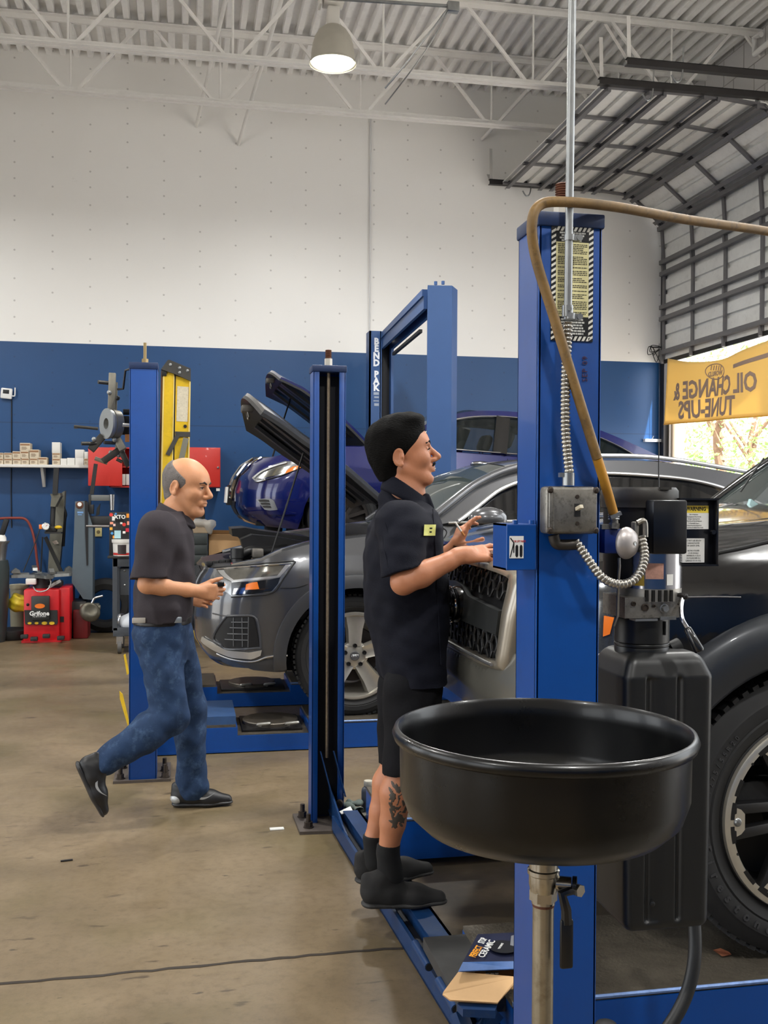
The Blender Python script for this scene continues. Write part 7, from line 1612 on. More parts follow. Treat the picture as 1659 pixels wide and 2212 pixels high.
# ---------------------------------------------------------------- rolling cart with stickered board
YR = 10.0
CT = thing('tool_cart', 'black rolling tool cart half hidden behind the blue post', 'cart', V(ay(262, 1400, YR).x, YR, 0))
m = MB(); fb(m, 232, 1201, 300, 1206, YR-.02, .45, .004); m.build('top_tray', M_TD, CT)
m = MB(); fb(m, 244, 1206, 300, 1224, YR, .4, .003); m.build('apron', mat('cart_grey', (70, 74, 80), .5, .2), CT); m = MB(); fb(m, 258, 1228, 300, 1285, YR+.05, .3, .003); m.build('drawer_box', MATS['cart_grey'], CT)
for py in (1233, 1264): p = ay(269, py, YR+.05); MB().sph(p, .012, 8).build('screw', M_GALV, CT)
for x in (243, 300):
    for dy in (0, .38): a, b = ay(x, 1206, YR), ay(x+3, 1362, YR); MB().box((a.x, YR+dy, b.z), (a.x+.045, YR+dy+.04, a.z)).build('leg', MATS['cart_grey'], CT, 0)
m = MB(); fb(m, 244, 1356, 302, 1374, YR, .42, .004); m.build('bottom_tray', MATS['cart_grey'], CT)
for x, dy in ((254, 0), (254, .38), (298, 0)):
    p = ay(x, 1374, YR); p = V(p.x+.02, YR+dy, .062); m = MB().lathe([(.03, -.02), (.06, -.018), (.062, 0), (.06, .018), (.03, .02)], p, 'X', n=24); m.build('caster_wheel', mat('caster_grey', (86, 84, 82), .5), CT); m = MB().box(p+V(-.03, -.02, .03), p+V(.03, .03, .1)); m.build('caster_fork', M_SATIN, CT)
# stickered board
SBD = thing('sticker_board', 'black board covered with small coloured stickers on the cart', 'board', ay(258, 1200, YR+.1))
m = MB(); fb(m, 236, 1106, 300, 1200, YR+.12, .02, .003); m.build('board', mat('board_black', (24, 24, 26), .5), SBD)
rr = random.Random(13); cols = [(214, 60, 52), (230, 226, 220), (232, 150, 120), (70, 140, 200), (236, 150, 50), (196, 40, 60), (40, 40, 44), (240, 200, 190), (230, 170, 60)]
pos = [(240, 1112, 8, 6), (245, 1120, 6, 9), (241, 1130, 7, 5), (250, 1110, 5, 5), (276, 1114, 6, 9), (283, 1108, 6, 6), (270, 1122, 7, 7), (247, 1134, 5, 5), (240, 1142, 6, 6), (268, 1133, 8, 5), (262, 1130, 5, 4), (277, 1130, 5, 8), (242, 1152, 6, 5), (246, 1160, 5, 6), (275, 1145, 7, 8), (258, 1148, 9, 4), (284, 1124, 7, 7), (284, 1140, 7, 9), (244, 1170, 5, 5), (268, 1150, 6, 5)]
for k, (x, y, w, h) in enumerate(pos):
    c = cols[k % len(cols)]; mt = mat('sticker_%d_%d_%d' % c, c, .45); a, b = ay(x-w/2, y-h/2, YR+.117), ay(x+w/2, y+h/2, YR+.117)
    if k % 3 == 0: o = MB().lathe([(.0001, -.0012), ((b.x-a.x)/2, -.0012), ((b.x-a.x)/2, 0)], V((a.x+b.x)/2, YR+.12, (a.z+b.z)/2), 'Y', n=18).build('sticker', mt, SBD)
    else: o = MB().box((a.x, YR+.1185, b.z), (b.x, YR+.12, a.z)).build('sticker', mt, SBD, 0)
m = MB(); fb(m, 250, 1112, 267, 1128, YR+.118, .004, .0); m.build('sticker', mat('sticker_black', (16, 16, 17), .4), SBD); text_mesh('sticker_lettering', 'XTO', .05, MW, frame(ay(259, 1117, YR+.116), (1, 0, 0), (0, 0, 1)), SBD, ext=.0008, bold=.002)
m = MB(); fb(m, 247, 1146, 261, 1163, YR+.118, .003, 0); m.build('sticker', mat('sticker_pale_blue', (170, 206, 214), .4), SBD)
# white bucket on the cart
BK = thing('bucket', 'white plastic bucket with red and black label on the cart', 'bucket', ay(264, 1201, YR))
c = V(ay(266, 1200, YR+.05).x, YR+.06, ay(264, 1201, YR).z); R = .1; h = ay(264, 1166, YR).z-c.z
MB().lathe([(.001, 0), (R*.92, 0), (R*.98, h*.8), (R*1.06, h*.82), (R*1.08, h), (.001, h)], c, n=36).build('pail', mat('pail_white', (228, 226, 220), .4), BK)
MB().lathe([(R*.945, h*.12), (R*.985, h*.7)], c, n=14, a0=-PI/2-.5, a1=-PI/2+.35).build('black_label', mat('label_deep', (52, 44, 44), .4), BK); MB().lathe([(R*.935, h*.06), (R*.95, h*.2)], c, n=24, a0=-PI/2-1.3, a1=-PI/2+1.3).build('red_band', MR, BK)
q = V(ay(285, 1118, YR+.3).x, YR+.3, ay(285, 1118, YR+.3).z-.1); o = MB().lathe([(.001, ay(264, 1201, YR).z-q.z), (.05, ay(264, 1201, YR).z-q.z), (.02, -.1), (.02, -.02), (.05, 0), (.052, .09), (.02, .12), (.02, .15), (.001, .15)], q, n=18).build('cart_light', M_TD); tag(o, 'dark dome shape showing above the stickered board', 'lamp head')
# things on the lower tray
o = MB().sph(ay(262, 1340, YR+.2), (.055, .06, .07), 18).build('chrome_ball', M_SATIN); tag(o, 'small bright rounded can on the bottom tray of the cart', 'can')
f_ = Field(ay(262, 1358, YR+.1)-V(.05, .12, .05), ay(288, 1325, YR+.1)+V(.1, .15, .05), .012); f_.ell(ay(276, 1345, YR+.1), [.09, .08, .07], None, .02).ell(ay(283, 1336, YR+.12), [.06, .06, .06], None, .03); f_.wob(folds(.008, 3)); o = f_.build('white_cloth', mat('cloth_white', (206, 210, 216), .8)); tag(o, 'crumpled white cloth on the bottom tray of the cart', 'cloth')
# ---------------------------------------------------------------- left edge: dark bin, steel cup, bottle; buckets and yellow bag
YB2 = 11.0
BN = thing('waste_bin', 'tall dark rounded bin at the left edge of the picture', 'bin', V(ay(-10, 1365, YB2).x, YB2, 0))
c = V(ay(-14, 1300, YB2).x, YB2, 0); R = ay(19, 1250, YB2).x-c.x; zt_ = ay(0, 1210, YB2).z
MB().lathe([(.001, 0), (R*.75, 0), (R*.86, .1), (R*1.0, zt_*.55), (R*1.04, zt_*.9), (R*.95, zt_), (.001, zt_)], c, n=40).build('bin_body', mat('bin_dark', (50, 58, 58), .45, var=.1, scale=6), BN)
MB().lathe([(R*.8, zt_), (R*.92, zt_+.16), (R*1.08, zt_+.19), (R*1.08, zt_+.2), (R*.8, zt_+.2), (.001, zt_+.1)], c, n=36).build('steel_collar', M_SATIN, BN)
SBT = thing('spray_bottle', 'dark spray bottle with white neck standing on the bin', 'bottle', c+V(.05, 0, zt_+.1)); q = c+V(.08, 0, zt_+.06); MB().lathe([(.001, 0), (.045, 0), (.045, .17), (.03, .2)], q, n=18).build('neck', M_BWHITE, SBT); m = MB().bar(q+V(0, 0, .2), q+V(.05, 0, .36), .05, .07, (0, 1, 0), bev=.01); m.build('spray_head', M_BLACK, SBT)
for k, (x0, x1, yt, yb, lab) in enumerate(((18, 60, 1262, 1298, 'upper cream bucket with lid stacked behind the tyre changer'), (18, 58, 1300, 1346, 'lower cream bucket stacked behind the tyre changer'))):
    a, b = ay(x0, yb, 11.4), ay(x1, yt, 11.4); c = V((a.x+b.x)/2, 11.5, a.z if k == 0 else .0); z1 = b.z; R = (b.x-a.x)/2; t = thing('bucket', lab, 'bucket', c, 'cream buckets by the tyre changer')
    MB().lathe([(.001, 0), (R*.9, 0), (R, z1-c.z-.04), (.001, z1-c.z-.04)], c, n=32).build('pail', mat('pail_cream', (206, 198, 166), .5, var=.06, scale=8), t); MB().lathe([(R, z1-c.z-.05), (R*1.05, z1-c.z-.05), (R*1.05, z1-c.z-.01), (.001, z1-c.z)], c, n=32).build('lid', MATS['pail_cream'], t)
f_ = Field(ay(24, 1325, 11.1)-V(.05, .15, .05), ay(56, 1280, 11.1)+V(.08, .15, .06), .012); f_.ell(ay(42, 1296, 11.15), [.09, .07, .07], None, .02).ell(ay(36, 1308, 11.15), [.08, .07, .06], None, .03).ell(ay(44, 1310, 11.12), [.08, .06, .05], None, .03); f_.wob(folds(.02, 8, 1.3)); o = f_.build('plastic_bag', mat('bag_yellow', (222, 200, 50), .4, var=.2, scale=12)); tag(o, 'crumpled yellow plastic bag on the cream buckets', 'bag')
o = MB().lathe([(.001, 0), (.16, 0), (.2, .06), (.2, .1), (.05, .12), (.001, .12)], V(ay(26, 1372, 11.2).x, 11.2, 0), n=30).build('floor_pan', M_TD); tag(o, 'low dark pan on the floor left of the tyre changer', 'pan')
# ---------------------------------------------------------------- behind the walker: dark chest, cartons, bottles
YX = 11.3
DC = thing('drawer_chest', 'dark grey drawer chest standing by the back wall behind the walker', 'chest', V(ay(430, 1370, YX).x, YX, 0))
m = MB(); ffloor(m, 404, 1152, 449, YX, .5, .008); m.build('carcass', mat('chest_dark', (56, 62, 62), .5, var=.08, scale=8), DC)
for k in range(6): m = MB(); y = 1156+k*22; fb(m, 407, y, 447, y+19, YX-.012, .014, .003); m.build('drawer', MATS['chest_dark'], DC)
zc = ay(425, 1152, YX).z
t = thing('carton', 'taped cardboard carton under clear wrap on the dark chest', 'carton', V(ay(430, 1152, YX).x, YX+.1, zc)); a, b = ay(408, 1126, YX+.02), ay(455, 1152, YX+.02); MB().box((a.x, YX+.02, zc), (b.x, YX+.4, a.z), bev=.008).build('box', mat('carton_tan', (166, 146, 120), .7, var=.15, scale=8), t); f_ = Field((a.x-.04, YX-.04, zc-.06), (b.x+.06, YX+.2, a.z+.03), .012); f_.cone((a.x+.02, YX+.05, a.z-.02), (b.x, YX+.05, a.z-.03), .05, .05, .02).cone((b.x-.02, YX+.04, a.z-.04), (b.x-.01, YX+.03, zc-.0), .05, .03, .02); f_.wob(folds(.01, 6, 1.4)); f_.build('plastic_wrap', mat('clear_wrap', (196, 194, 188), .25, alpha=.55), t)
for x, w, y0, y1, mt, lab in ((434, .045, 1086, 1126, M_BLACK, 'black bottle on the wrapped carton'), (412, .05, 1108, 1126, mat('jug_clear', (170, 190, 190), .3), 'pale clear jug on the wrapped carton')):
    z1 = a.z; p = V(ay(x, 1126, YX+.15).x, YX+.15, z1); h = ay(x, y0, YX+.15).z-z1; o = MB().lathe([(.001, 0), (w, 0), (w, h*.7), (w*.5, h*.85), (w*.5, h), (.001, h)], p, n=20).build('bottle', mt); tag(o, lab, 'bottle')
t = thing('carton', 'large plain cardboard carton standing beside the dark chest', 'carton', V(ay(485, 1370, YX+.1).x, YX+.1, 0)); a, b = ay(451, 1154, YX+.1), ay(560, 1154, YX+.1); MB().box((a.x, YX+.1, 0), (b.x, YX+.5, a.z), bev=.006).build('box', mat('carton_kraft', (196, 156, 110), .75, var=.06, scale=5), t); m = MB().add([V(a.x, YX+.1, a.z), V(b.x, YX+.1, a.z), V(b.x, YX+.02, a.z+.04), V(a.x, YX+.02, a.z+.05)], [(0, 1, 2, 3), (3, 2, 1, 0)]); m.build('flap', MATS['carton_kraft'], t, 0, False)
# trees and a pale building outside the door
tree((13.6, 24.0, 0), 6.2, 'leafy tree with pale trunk seen through the far bay door', 3, 2.6)
tree((18.4, 30.5, 0), 6.5, 'second leafy tree standing further off outside the door', 9, 3.0)
BD = thing('white_building', 'pale building across the yard outside the far bay door', 'building', (20, 42, 0)); MB().box((8, 42, 0), (34, 44, 3.4)).build('wall', mat('building_white', (236, 234, 228), .7), BD, 0); MB().box((7.6, 41.6, 3.4), (34.4, 44.4, 3.6)).build('roof_edge', mat('roof_edge_grey', (180, 178, 176), .6), BD, 0)
# ================================================================ power unit, box, pipes, hoses, drain, small things
M_STEEL = mat('polished_steel', (176, 176, 180), .18, 1.0, var=.08, scale=10)
M_ALU = mat('cast_aluminium', (146, 142, 134), .42, .9, var=.25, scale=30, dirt=(52, 44, 36), dirtamt=.7)
M_BLK = mat('black_enamel', (14, 16, 22), .3, .1, var=.1, scale=8, coat=.3)
M_TANK = mat('tank_plastic', (20, 21, 22), .4, var=.12, scale=7, rvar=.06)
M_MOTOR = mat('motor_dark', (24, 23, 22), .5, .3, var=.2, scale=20)
PU = thing('power_unit', 'hydraulic power unit with black oil tank beside the near post', 'hydraulic pump', (.95, 2.15, .6))
YP = 2.14
cx = ay(1392, 1200, YP).x; rM = (ay(1466, 1120, YP).x-ay(1312, 1120, YP).x)/2; cm = ay(1389, 1120, YP).x
z = lambda py: ay(1400, py, YP).z
c = V(cm, YP+.02, 0)
m = MB().lathe([(.001, z(1053)), (rM*.93, z(1053)), (rM, z(1060)), (rM, z(1082)), (rM*.99, z(1084)), (rM*.99, z(1096)), (rM*.93, z(1097))], c, n=36); m.box(c+V(rM*.1, -rM*1.02, z(1058)), c+V(rM*.4, -rM*.8, z(1053))); m.build('motor_end_cap', mat('motor_cap_grey', (60, 58, 55), .5, .4, var=.15, scale=25, dirt=(40, 36, 32), dirtamt=.4), PU)
MB().lathe([(rM*.93, z(1097)), (rM*.93, z(1262)), (.01, z(1262))], c, n=36).build('motor_shell', M_MOTOR, PU)
# polished lower cylinder (toward the right)
rS = (ay(1462, 1230, YP).x-ay(1338, 1230, YP).x)/2; cs = V(ay(1400, 1230, YP).x, YP-.01, 0)
MB().lathe([(.01, z(1190)), (rS, z(1190)), (rS, z(1266)), (.01, z(1266))], cs, n=40).build('motor_barrel', M_STEEL, PU)
MB().lathe([(.01, z(1266)), (rS*.99, z(1266)), (rS*.97, z(1293)), (.01, z(1293))], cs, n=40).build('motor_flange', mat('flange_alu', (172, 170, 164), .4, .7, var=.15, scale=20), PU)
m = MB()
for k in range(5):
    a = -PI/2-.55+k*.2; m.box((cs.x+rS*math.cos(a)-.003, cs.y+rS*math.sin(a)-.004, z(1292)), (cs.x+rS*math.cos(a)+.003, cs.y+rS*math.sin(a)+.004, z(1268)))
m.build('flange_rib', M_MOTOR, PU, 0)
yl = cs.y-rS-.0012
def card(m, p0, p1, y, t=.001): a = ay(*p0, y); b = ay(*p1, y); return m.box((a.x, y-t, b.z), (b.x, y, a.z))
def arcplate(name, pxa, pxb, pya, pyb, m_):
    a = math.acos(max(-1, min(1, (ay(pxa, 1200, yl).x-cs.x)/(rS+.001)))); b = math.acos(max(-1, min(1, (ay(pxb, 1200, yl).x-cs.x)/(rS+.001))))
    MB().lathe([(rS+.0012, z(pya)), (rS+.0012, z(pyb))], cs, n=10, a0=-a, a1=-b).build(name, m_, PU)
arcplate('rating_plate', 1400, 1434, 1212, 1245, mat('faded_pink_label', (184, 140, 124), .5, var=.25, scale=60, dirt=(120, 80, 70), dirtamt=.6))
arcplate('small_label', 1441, 1456, 1235, 1258, MW)
arcplate('yellow_tag', 1381, 1398, 1237, 1260, mat('dirty_yellow', (150, 124, 30), .5))
# capacitor / switch box
b0, b1 = ay(1412, 1080, YP-.1), ay(1485, 1197, YP-.1)
m = MB().box((b0.x, YP-.1, b1.z), (b1.x, YP-.03, b0.z), bev=.005); m.build('switch_housing', M_BLK, PU)
b2, b3 = ay(1462, 1076, YP-.035), ay(1545, 1222, YP-.035)
m = MB().box((b2.x, YP-.035, b3.z), (b3.x-.004, YP-.02, b2.z), bev=.003); m.box((b3.x-.006, YP-.05, b3.z), (b3.x, YP-.02, b2.z), bev=.002); m.box((b2.x, YP-.05, b3.z), (b3.x, YP-.02, b3.z+.004)); m.box((b2.x, YP-.05, b2.z-.004), (b3.x, YP-.02, b2.z)); m.cyl((b3.x-.012, YP-.04, (b2.z+b3.z)/2), (b3.x-.012, YP-.05, (b2.z+b3.z)/2), .005, n=10)
m.build('cover_plate', M_BLK, PU)
yw = YP-.0352
m = MB(); card(m, (1466, 1108), (1530, 1143), yw); m.build('warning_label', MW, PU, 0)
m = MB(); card(m, (1466, 1092), (1530, 1108), yw); m.build('warning_band', MLY, PU, 0)
p = ay(1503.5, 1099.5, yw-.0012); text_mesh('warning_word', 'WARNING', .0122, MK, frame(p, (1, 0, 0), (0, 0, 1)), PU, ext=.0002, sx=.82, bold=.0003)
def lines(py, texts, cxp, size, y=None, step=5.2):
    for k, s_ in enumerate(texts):
        p = ay(cxp, py+k*step, yw-.0012); text_mesh('label_print', s_, size, MK, frame(p, (1, 0, 0), (0, 0, 1)), PU, ext=.0001, sx=.8)
lines(1111.5, ['Risk of Explosion.', 'This Equipment Has Internal', 'Arcing or Sparking Parts', 'Which Should Not Be Exposed', 'To Flammable Vapors.', 'It Should Not Be Located In A', 'Recessed Area Or Below Floor Level.'], 1499, .0037, step=4.7)
m = MB(); card(m, (1466, 1163), (1521, 1215), yw); m.build('notice_label', MW, PU, 0)
lines(1168, ['DO NOT USE BELOW', 'GARAGE FLOOR', 'OR GRADE LEVEL.', '', 'NE PAS UTILISER', 'A UN NIVEAU', 'INFERIEUR A CELUI', 'DU PLANCHER DU', 'GARAGE OU DU SOL.'], 1498, .0049, step=5.4)
# valve block with plugs
b0, b1 = ay(1350, 1291, YP-.07), ay(1466, 1334, YP-.07)
b2 = ay(1474, 1291, YP-.07)
m = MB().prism([(b0.x, YP-.07, b1.z), (b0.x, YP-.07, b0.z), (b2.x, YP-.07, b0.z), (b2.x-.006, YP-.07, b0.z-.02), (b1.x+.004, YP-.07, b1.z+.003), (b1.x, YP-.07, b1.z)], (0, .12, 0)); m.build('valve_block', M_ALU, PU, 0)
for px, py, r in ((1368, 1304, .0055), (1393, 1312, .0085), (1412, 1309, .0035), (1434, 1314, .0105), (1465, 1305, .002)):
    p = ay(px, py, YP-.07); m = MB().lathe([(r, 0), (r, -.003), (r*.72, -.0035), (r*.7, -.0015), (.0001, -.0015)], p, 'Y', n=18)
    if r > .01: m.tube([p+V(0, -.002, 0), p+V(0, -.012, 0)], r*.7, 6)
    m.build('port_plug', M_BOLT if r < .01 else M_GALV, PU)
m = MB(); a, b = ay(1372, 1342, YP-.07), ay(1438, 1336, YP-.07); m.box((a.x, YP-.072, a.z), (ay(1420, 1342, YP-.07).x, YP-.04, a.z+.005)); a = ay(1425, 1337, YP-.07); m.box((a.x, YP-.074, a.z-.002), (ay(1459, 1337, YP-.07).x, YP-.04, a.z+.005)); m.build('clamp_strip', M_GALV, PU, 0)
# hand lever
m = MB().tube(catmull([ay(1456, 1289, YP-.05), ay(1470, 1285, YP-.07), ay(1480, 1287, YP-.075)], 4), .005, 8); m.sph(ay(1480, 1288, YP-.075), .007, 10); m.build('lever_pivot', M_DARK, PU)
MB().tube(catmull([ay(1474, 1293, YP-.072), ay(1471, 1315, YP-.085), ay(1474, 1338, YP-.1), ay(1487, 1360, YP-.11)], 6), .0048, 8).build('lever_rod', M_STEEL, PU)
a, b = ay(1484, 1356, YP-.108), ay(1512, 1408, YP-.13); MB().tube([a, a.lerp(b, .05), a.lerp(b, .93), b], [.0065, .0085, .0115, .009], 14).build('lever_grip', mat('grip_black', (18, 18, 20), .25, coat=.4), PU)
# tank: neck and ribbed canister
nx0, nx1 = ay(1331, 1380, YP).x, ay(1440, 1380, YP).x; cn = V((nx0+nx1)/2, YP, 0); rn = (nx1-nx0)/2
m = MB().lathe([(rn, z(1333)), (rn, z(1380)), (rn*1.0, z(1383)), (rn*.97, z(1385)), (rn, z(1387)), (rn, z(1391)), (rn*.97, z(1393)), (rn*.99, z(1396)), (rn*.98, z(1408))], cn, n=36)
m.box(cn+V(rn*.45, -rn*.95, z(1365)), cn+V(rn*.5, -rn*.8, z(1336))); m.build('tank_neck', M_TANK, PU)
tx0, tx1 = ay(1304, 1600, YP).x, ay(1503, 1600, YP).x
tf = Field((tx0-.03, YP-.13, z(1985)-.03), (tx1+.03, YP+.13, z(1395)+.04), .0042)
X_, Y_, Z_ = tf.ax[0][:, None, None], tf.ax[1][None, :, None], tf.ax[2][None, None, :]
cxx = (tx0+tx1)/2; hx = (tx1-tx0)/2-.006; zt_, zb_ = z(1400), z(1974)
sh = np.clip((Z_-(zt_-.05))/.05, 0, 1); taper = .013*np.clip((zt_-Z_)/(zt_-zb_), 0, 1)
hx_ = hx-taper*.55-sh*.02; hy = .098; r_ = .022
qx, qy, qz = np.abs(X_-cxx)-(hx_-r_), np.abs(Y_-YP)-(hy-r_-sh*.02), np.abs(Z_-(zt_+zb_)/2)-((zt_-zb_)/2-r_)
dist = np.sqrt(np.maximum(qx, 0)**2+np.maximum(qy, 0)**2+np.maximum(qz, 0)**2)+np.minimum(np.maximum(qx, np.maximum(qy, qz)), 0)-r_
gro = np.zeros_like(dist)
gz = np.clip(np.minimum(z(1445)-Z_, Z_-z(1955))/.006, 0, 1)
for u in (ay(1402, 1700, YP-.1).x, ay(1468, 1700, YP-.1).x): gro = gro+.0085*np.clip(1-np.abs(X_-u)/.0075, 0, 1)**.6*gz*(Y_ < YP)
gro = gro+.004*np.clip(1-np.abs(X_-(cxx-.035))/.02, 0, 1)*gz*(Y_ < YP)
tf.d = (dist+gro).astype(np.float32); tf.build('tank_body', M_TANK, PU)
a, b = ay(1447, 1387, YP-.01), ay(1472, 1400, YP-.01); MB().cyl(ay(1448, 1402, YP), ay(1468, 1392, YP), .016, n=16).build('filler_cap', M_BLACK, PU)
p = ay(1408, 1952, YP-.1); MB().lathe([(.006, 0), (.006, -.004), (.004, -.005), (.0001, -.005)], p, 'Y', n=14).build('drain_plug', M_TANK, PU)
m = MB().box((NX1, YP-.05, z(1345)), (NX1+.03, YP+.05, z(1090))); m.build('mounting_bracket', M_MOTOR, PU, 0)
# ---- air regulator with the round silver disc
AR = thing('air_filter', 'round silver disc on a small blue block beside the switch box', 'valve', ay(1340, 1160, 2.02))
p = ay(1352, 1173, 2.0); Md = frame(p, V(.86, .5, 0), (0, 0, 1))
MB().lathe([(.0001, .022), (.006, .0225), (.018, .02), (.028, .013), (.0335, .004), (.034, 0), (.0325, -.003), (.02, -.006), (.0001, -.006)], n=36, M=Md).build('disc', mat('brushed_disc', (178, 172, 170), .42, .6, var=.08, scale=30), AR)
MB().lathe([(.0045, .0225), (.0045, .024), (.003, .0235), (.0001, .0235)], n=16, M=Md).build('disc_screw', M_GALV, AR)
a, b = ay(1306, 1142, 2.03), ay(1345, 1196, 2.03); MB().box((a.x, 2.03, b.z), (b.x, 2.08, a.z), bev=.004).build('block', mat('valve_blue', (10, 40, 110), .4), AR)
MB().tube([ay(1326, 1142, 2.03), ay(1327, 1130, 2.03)], .0115, 6).cyl(ay(1327, 1132, 2.03), ay(1326, 1118, 2.03), .009, n=12).box(ay(1300, 1140, 2.03)-V(0, 0, .003), ay(1320, 1136, 2.03)+V(0, .01, .003)).build('fitting', M_ALU, AR)
m = MB(); 
for k in range(4): m.lathe([(.0115, k*.0045), (.0125, k*.0045+.002), (.0115, k*.0045+.004)], ay(1326, 1123, 2.03), n=14)
m.bar(ay(1318, 1118, 2.02), ay(1341, 1108, 2.02), .008, .008); m.build('hose_clamp', M_GALV, AR)
MB().tube([ay(1337, 1205, 2.03), ay(1338, 1222, 2.03), ay(1336, 1252, 2.04), ay(1334, 1330, 2.05), ay(1326, 1352, 2.06)], .003, 6).build('drip_tube', M_GALV, AR)
m = MB().box(ay(1371, 1127, 2.02), ay(1381, 1165, 2.02)+V(0, .02, 0), bev=.003); m.tube(catmull([ay(1376, 1130, 2.02), ay(1392, 1126, 2.02), ay(1394, 1160, 2.02)], 5), .006, 8); m.build('gland_arm', M_ALU, AR)
# ---- switch box on the post, conduits
SB = thing('switch_box', 'grimy cast-metal switch box on the near post', 'switch box', ay(1238, 1155, 1.97))
s0, s1 = ay(1181, 1050, 1.95), ay(1292, 1154, 1.95)
m = MB().box((s0.x, 1.95, s1.z), (s1.x, 1.998, s0.z), bev=.009); m.box((s0.x+.004, 1.945, s1.z+.004), (s1.x-.004, 1.952, s0.z-.004), bev=.003)
m.box((s0.x+.012, 1.9425, s1.z+.01), (s0.x+.014, 1.947, s0.z-.012)); m.build('box_body', M_ALU, SB)
for u, v in ((.06, .08), (.94, .08), (.06, .92), (.94, .92)):
    p = V(s0.x+(s1.x-s0.x)*u, 1.946, s0.z+(s1.z-s0.z)*v); MB().sph(p, (.007, .004, .007), 12).cyl(p+V(0, -.003, 0), p+V(0, -.0055, 0), .0035, n=10).build('lid_screw', M_BOLT, SB)
for py in (1073, 1131): p = ay(1247, py, 1.945); MB().lathe([(.0045, 0), (.004, -.002), (.0001, -.002)], p, 'Y', n=12).build('plate_screw', M_BOLT, SB)
p = ay(1247, 1102, 1.945); MB().box(p+V(-.006, -.002, -.013), p+V(.006, .001, .013)).build('toggle_slot', MK, SB, 0)
MB().bar(p+V(-.0015, -.001, .002), p+V(.003, -.016, .008), .008, .007).build('toggle', mat('toggle_ivory', (206, 196, 172), .4), SB, 0)
FC = thing('flexible_conduit', 'ribbed flexible conduit looping from switch box to motor', 'conduit', ay(1290, 1260, 2.0))
def ribbed(path, r, t, pitch=.0085):
    P = catmull(path, 14); L_ = 0; pts = [P[0]]
    acc = [0]
    for a, b in zip(P[:-1], P[1:]): acc.append(acc[-1]+(b-a).length)
    n = int(acc[-1]/pitch)
    R = []; Q = []; j = 0
    for k in range(n*4+1):
        s_ = acc[-1]*k/(n*4)
        while j < len(acc)-2 and acc[j+1] < s_: j += 1
        Q.append(P[j].lerp(P[j+1], (s_-acc[j])/max(acc[j+1]-acc[j], 1e-9))); R.append(r*(1, .95, .72, .95)[k % 4])
    MB().tube(Q, R, 14).build('ribbed_tube', mat('armoured_conduit', (168, 164, 156), .3, .9, var=.12, scale=40), t)
ribbed([ay(1243, 1170, 1.965), ay(1255, 1185, 1.96), ay(1275, 1215, 1.955), ay(1300, 1247, 1.95), ay(1333, 1262, 1.955), ay(1366, 1255, 1.96), ay(1386, 1228, 1.97), ay(1392, 1195, 1.985), ay(1386, 1160, 2.0)], .0098, FC)
MB().tube(catmull([ay(1196, 1156, 1.97), ay(1202, 1174, 1.97), ay(1222, 1177, 1.97), ay(1248, 1176, 1.965)], 6), .0115, 12).build('elbow', mat('elbow_dark', (62, 58, 54), .5, .6, var=.2, scale=40), FC)
CD = thing('vertical_conduit', 'grey conduit pipe dropping from the roof to the switch box', 'conduit', ay(1228, 1040, 1.965))
pt, pj = ay(1236, 0, 1.965), ay(1227, 662, 1.965)
up_ = V(pt.x+(pt.x-pj.x)*6.5, pt.y, ZD-.05)
MB().cyl(pj, pt, .0082, n=18).cyl(pt, up_, .0082, n=18).build('pipe', M_GALV, CD)
for py, r in ((514, .0092), (684, .0105)):
    m = MB(); p = ay(1230, py, 1.965); m.cyl(p+V(0, 0, -.006), p+V(0, 0, .006), r+.0015, n=18); m.box(p+V(.008, -.006, -.006), p+V(.016, .006, .006)); m.cyl(p+V(.02, -.008, 0), p+V(.02, .006, 0), .0065, n=10); m.build('pipe_strap', M_GALV, CD)
m = MB(); p = ay(1226, 672, 1.965); m.cyl(p+V(0, 0, -.012), p+V(0, 0, .011), .0115, n=18); m.cyl(p+V(0, -.01, .002), p+V(0, -.014, .002), .004, n=8); m.build('coupling', M_GALV, CD)
m = MB(); p = ay(1228, 1034, 1.965); m.cyl(p+V(0, 0, -.014), p+V(0, 0, .012), .0125, n=18); m.box(p+V(-.02, -.006, .003), p+V(-.008, .006, .012)); m.build('coupling', M_GALV, CD)
ribbed([ay(1227, 697, 1.965), ay(1223, 780, 1.962), ay(1221, 860, 1.962), ay(1222, 940, 1.963), ay(1230, 1026, 1.965)], .0105, CD, .0082)
# ---- yellow-brown air hose over the post
M_HOSE = mat('old_air_hose', (120, 92, 48), .55, var=.4, scale=16, dirt=(60, 48, 36), dirtamt=.8); M_HOSEY = mat('air_hose_clean', (196, 140, 44), .5, var=.12, scale=30)
hp = [ay(1790, 528, 2.3), ay(1659, 500, 2.2), ay(1480, 474, 2.08), ay(1330, 447, 1.99), ay(1215, 436, 1.95), ay(1165, 444, 1.945), ay(1149, 485, 1.94), ay(1158, 560, 1.95), ay(1195, 680, 1.955), ay(1236, 815, 1.955), ay(1276, 945, 1.96), ay(1290, 990, 1.965)]
AH = thing('air_hose', 'dirty yellow-brown air hose draped over the near post', 'hose', hp[4])
pp = catmull(hp, 10); MB().tube(pp, .0105, 14).build('stained_length', M_HOSE, AH)
MB().tube(catmull([hp[-1], ay(1307, 1045, 1.985), ay(1326, 1112, 2.03)], 8), .0105, 14).build('clean_length', M_HOSEY, AH)
BH = MB().tube(catmull([ay(1470, 1780, 2.3), ay(1486, 1880, 2.27), ay(1499, 1985, 2.23), ay(1500, 2070, 2.2), ay(1482, 2150, 2.18), ay(1440, 2225, 2.16), ay(1380, 2290, 2.15)], 12), .0155, 16).build('rubber_hose', mat('braided_rubber', (20, 21, 22), .45, var=.2, scale=200), None)
tag(BH, 'thick black rubber hose curving down in front of the truck wheel', 'hose')
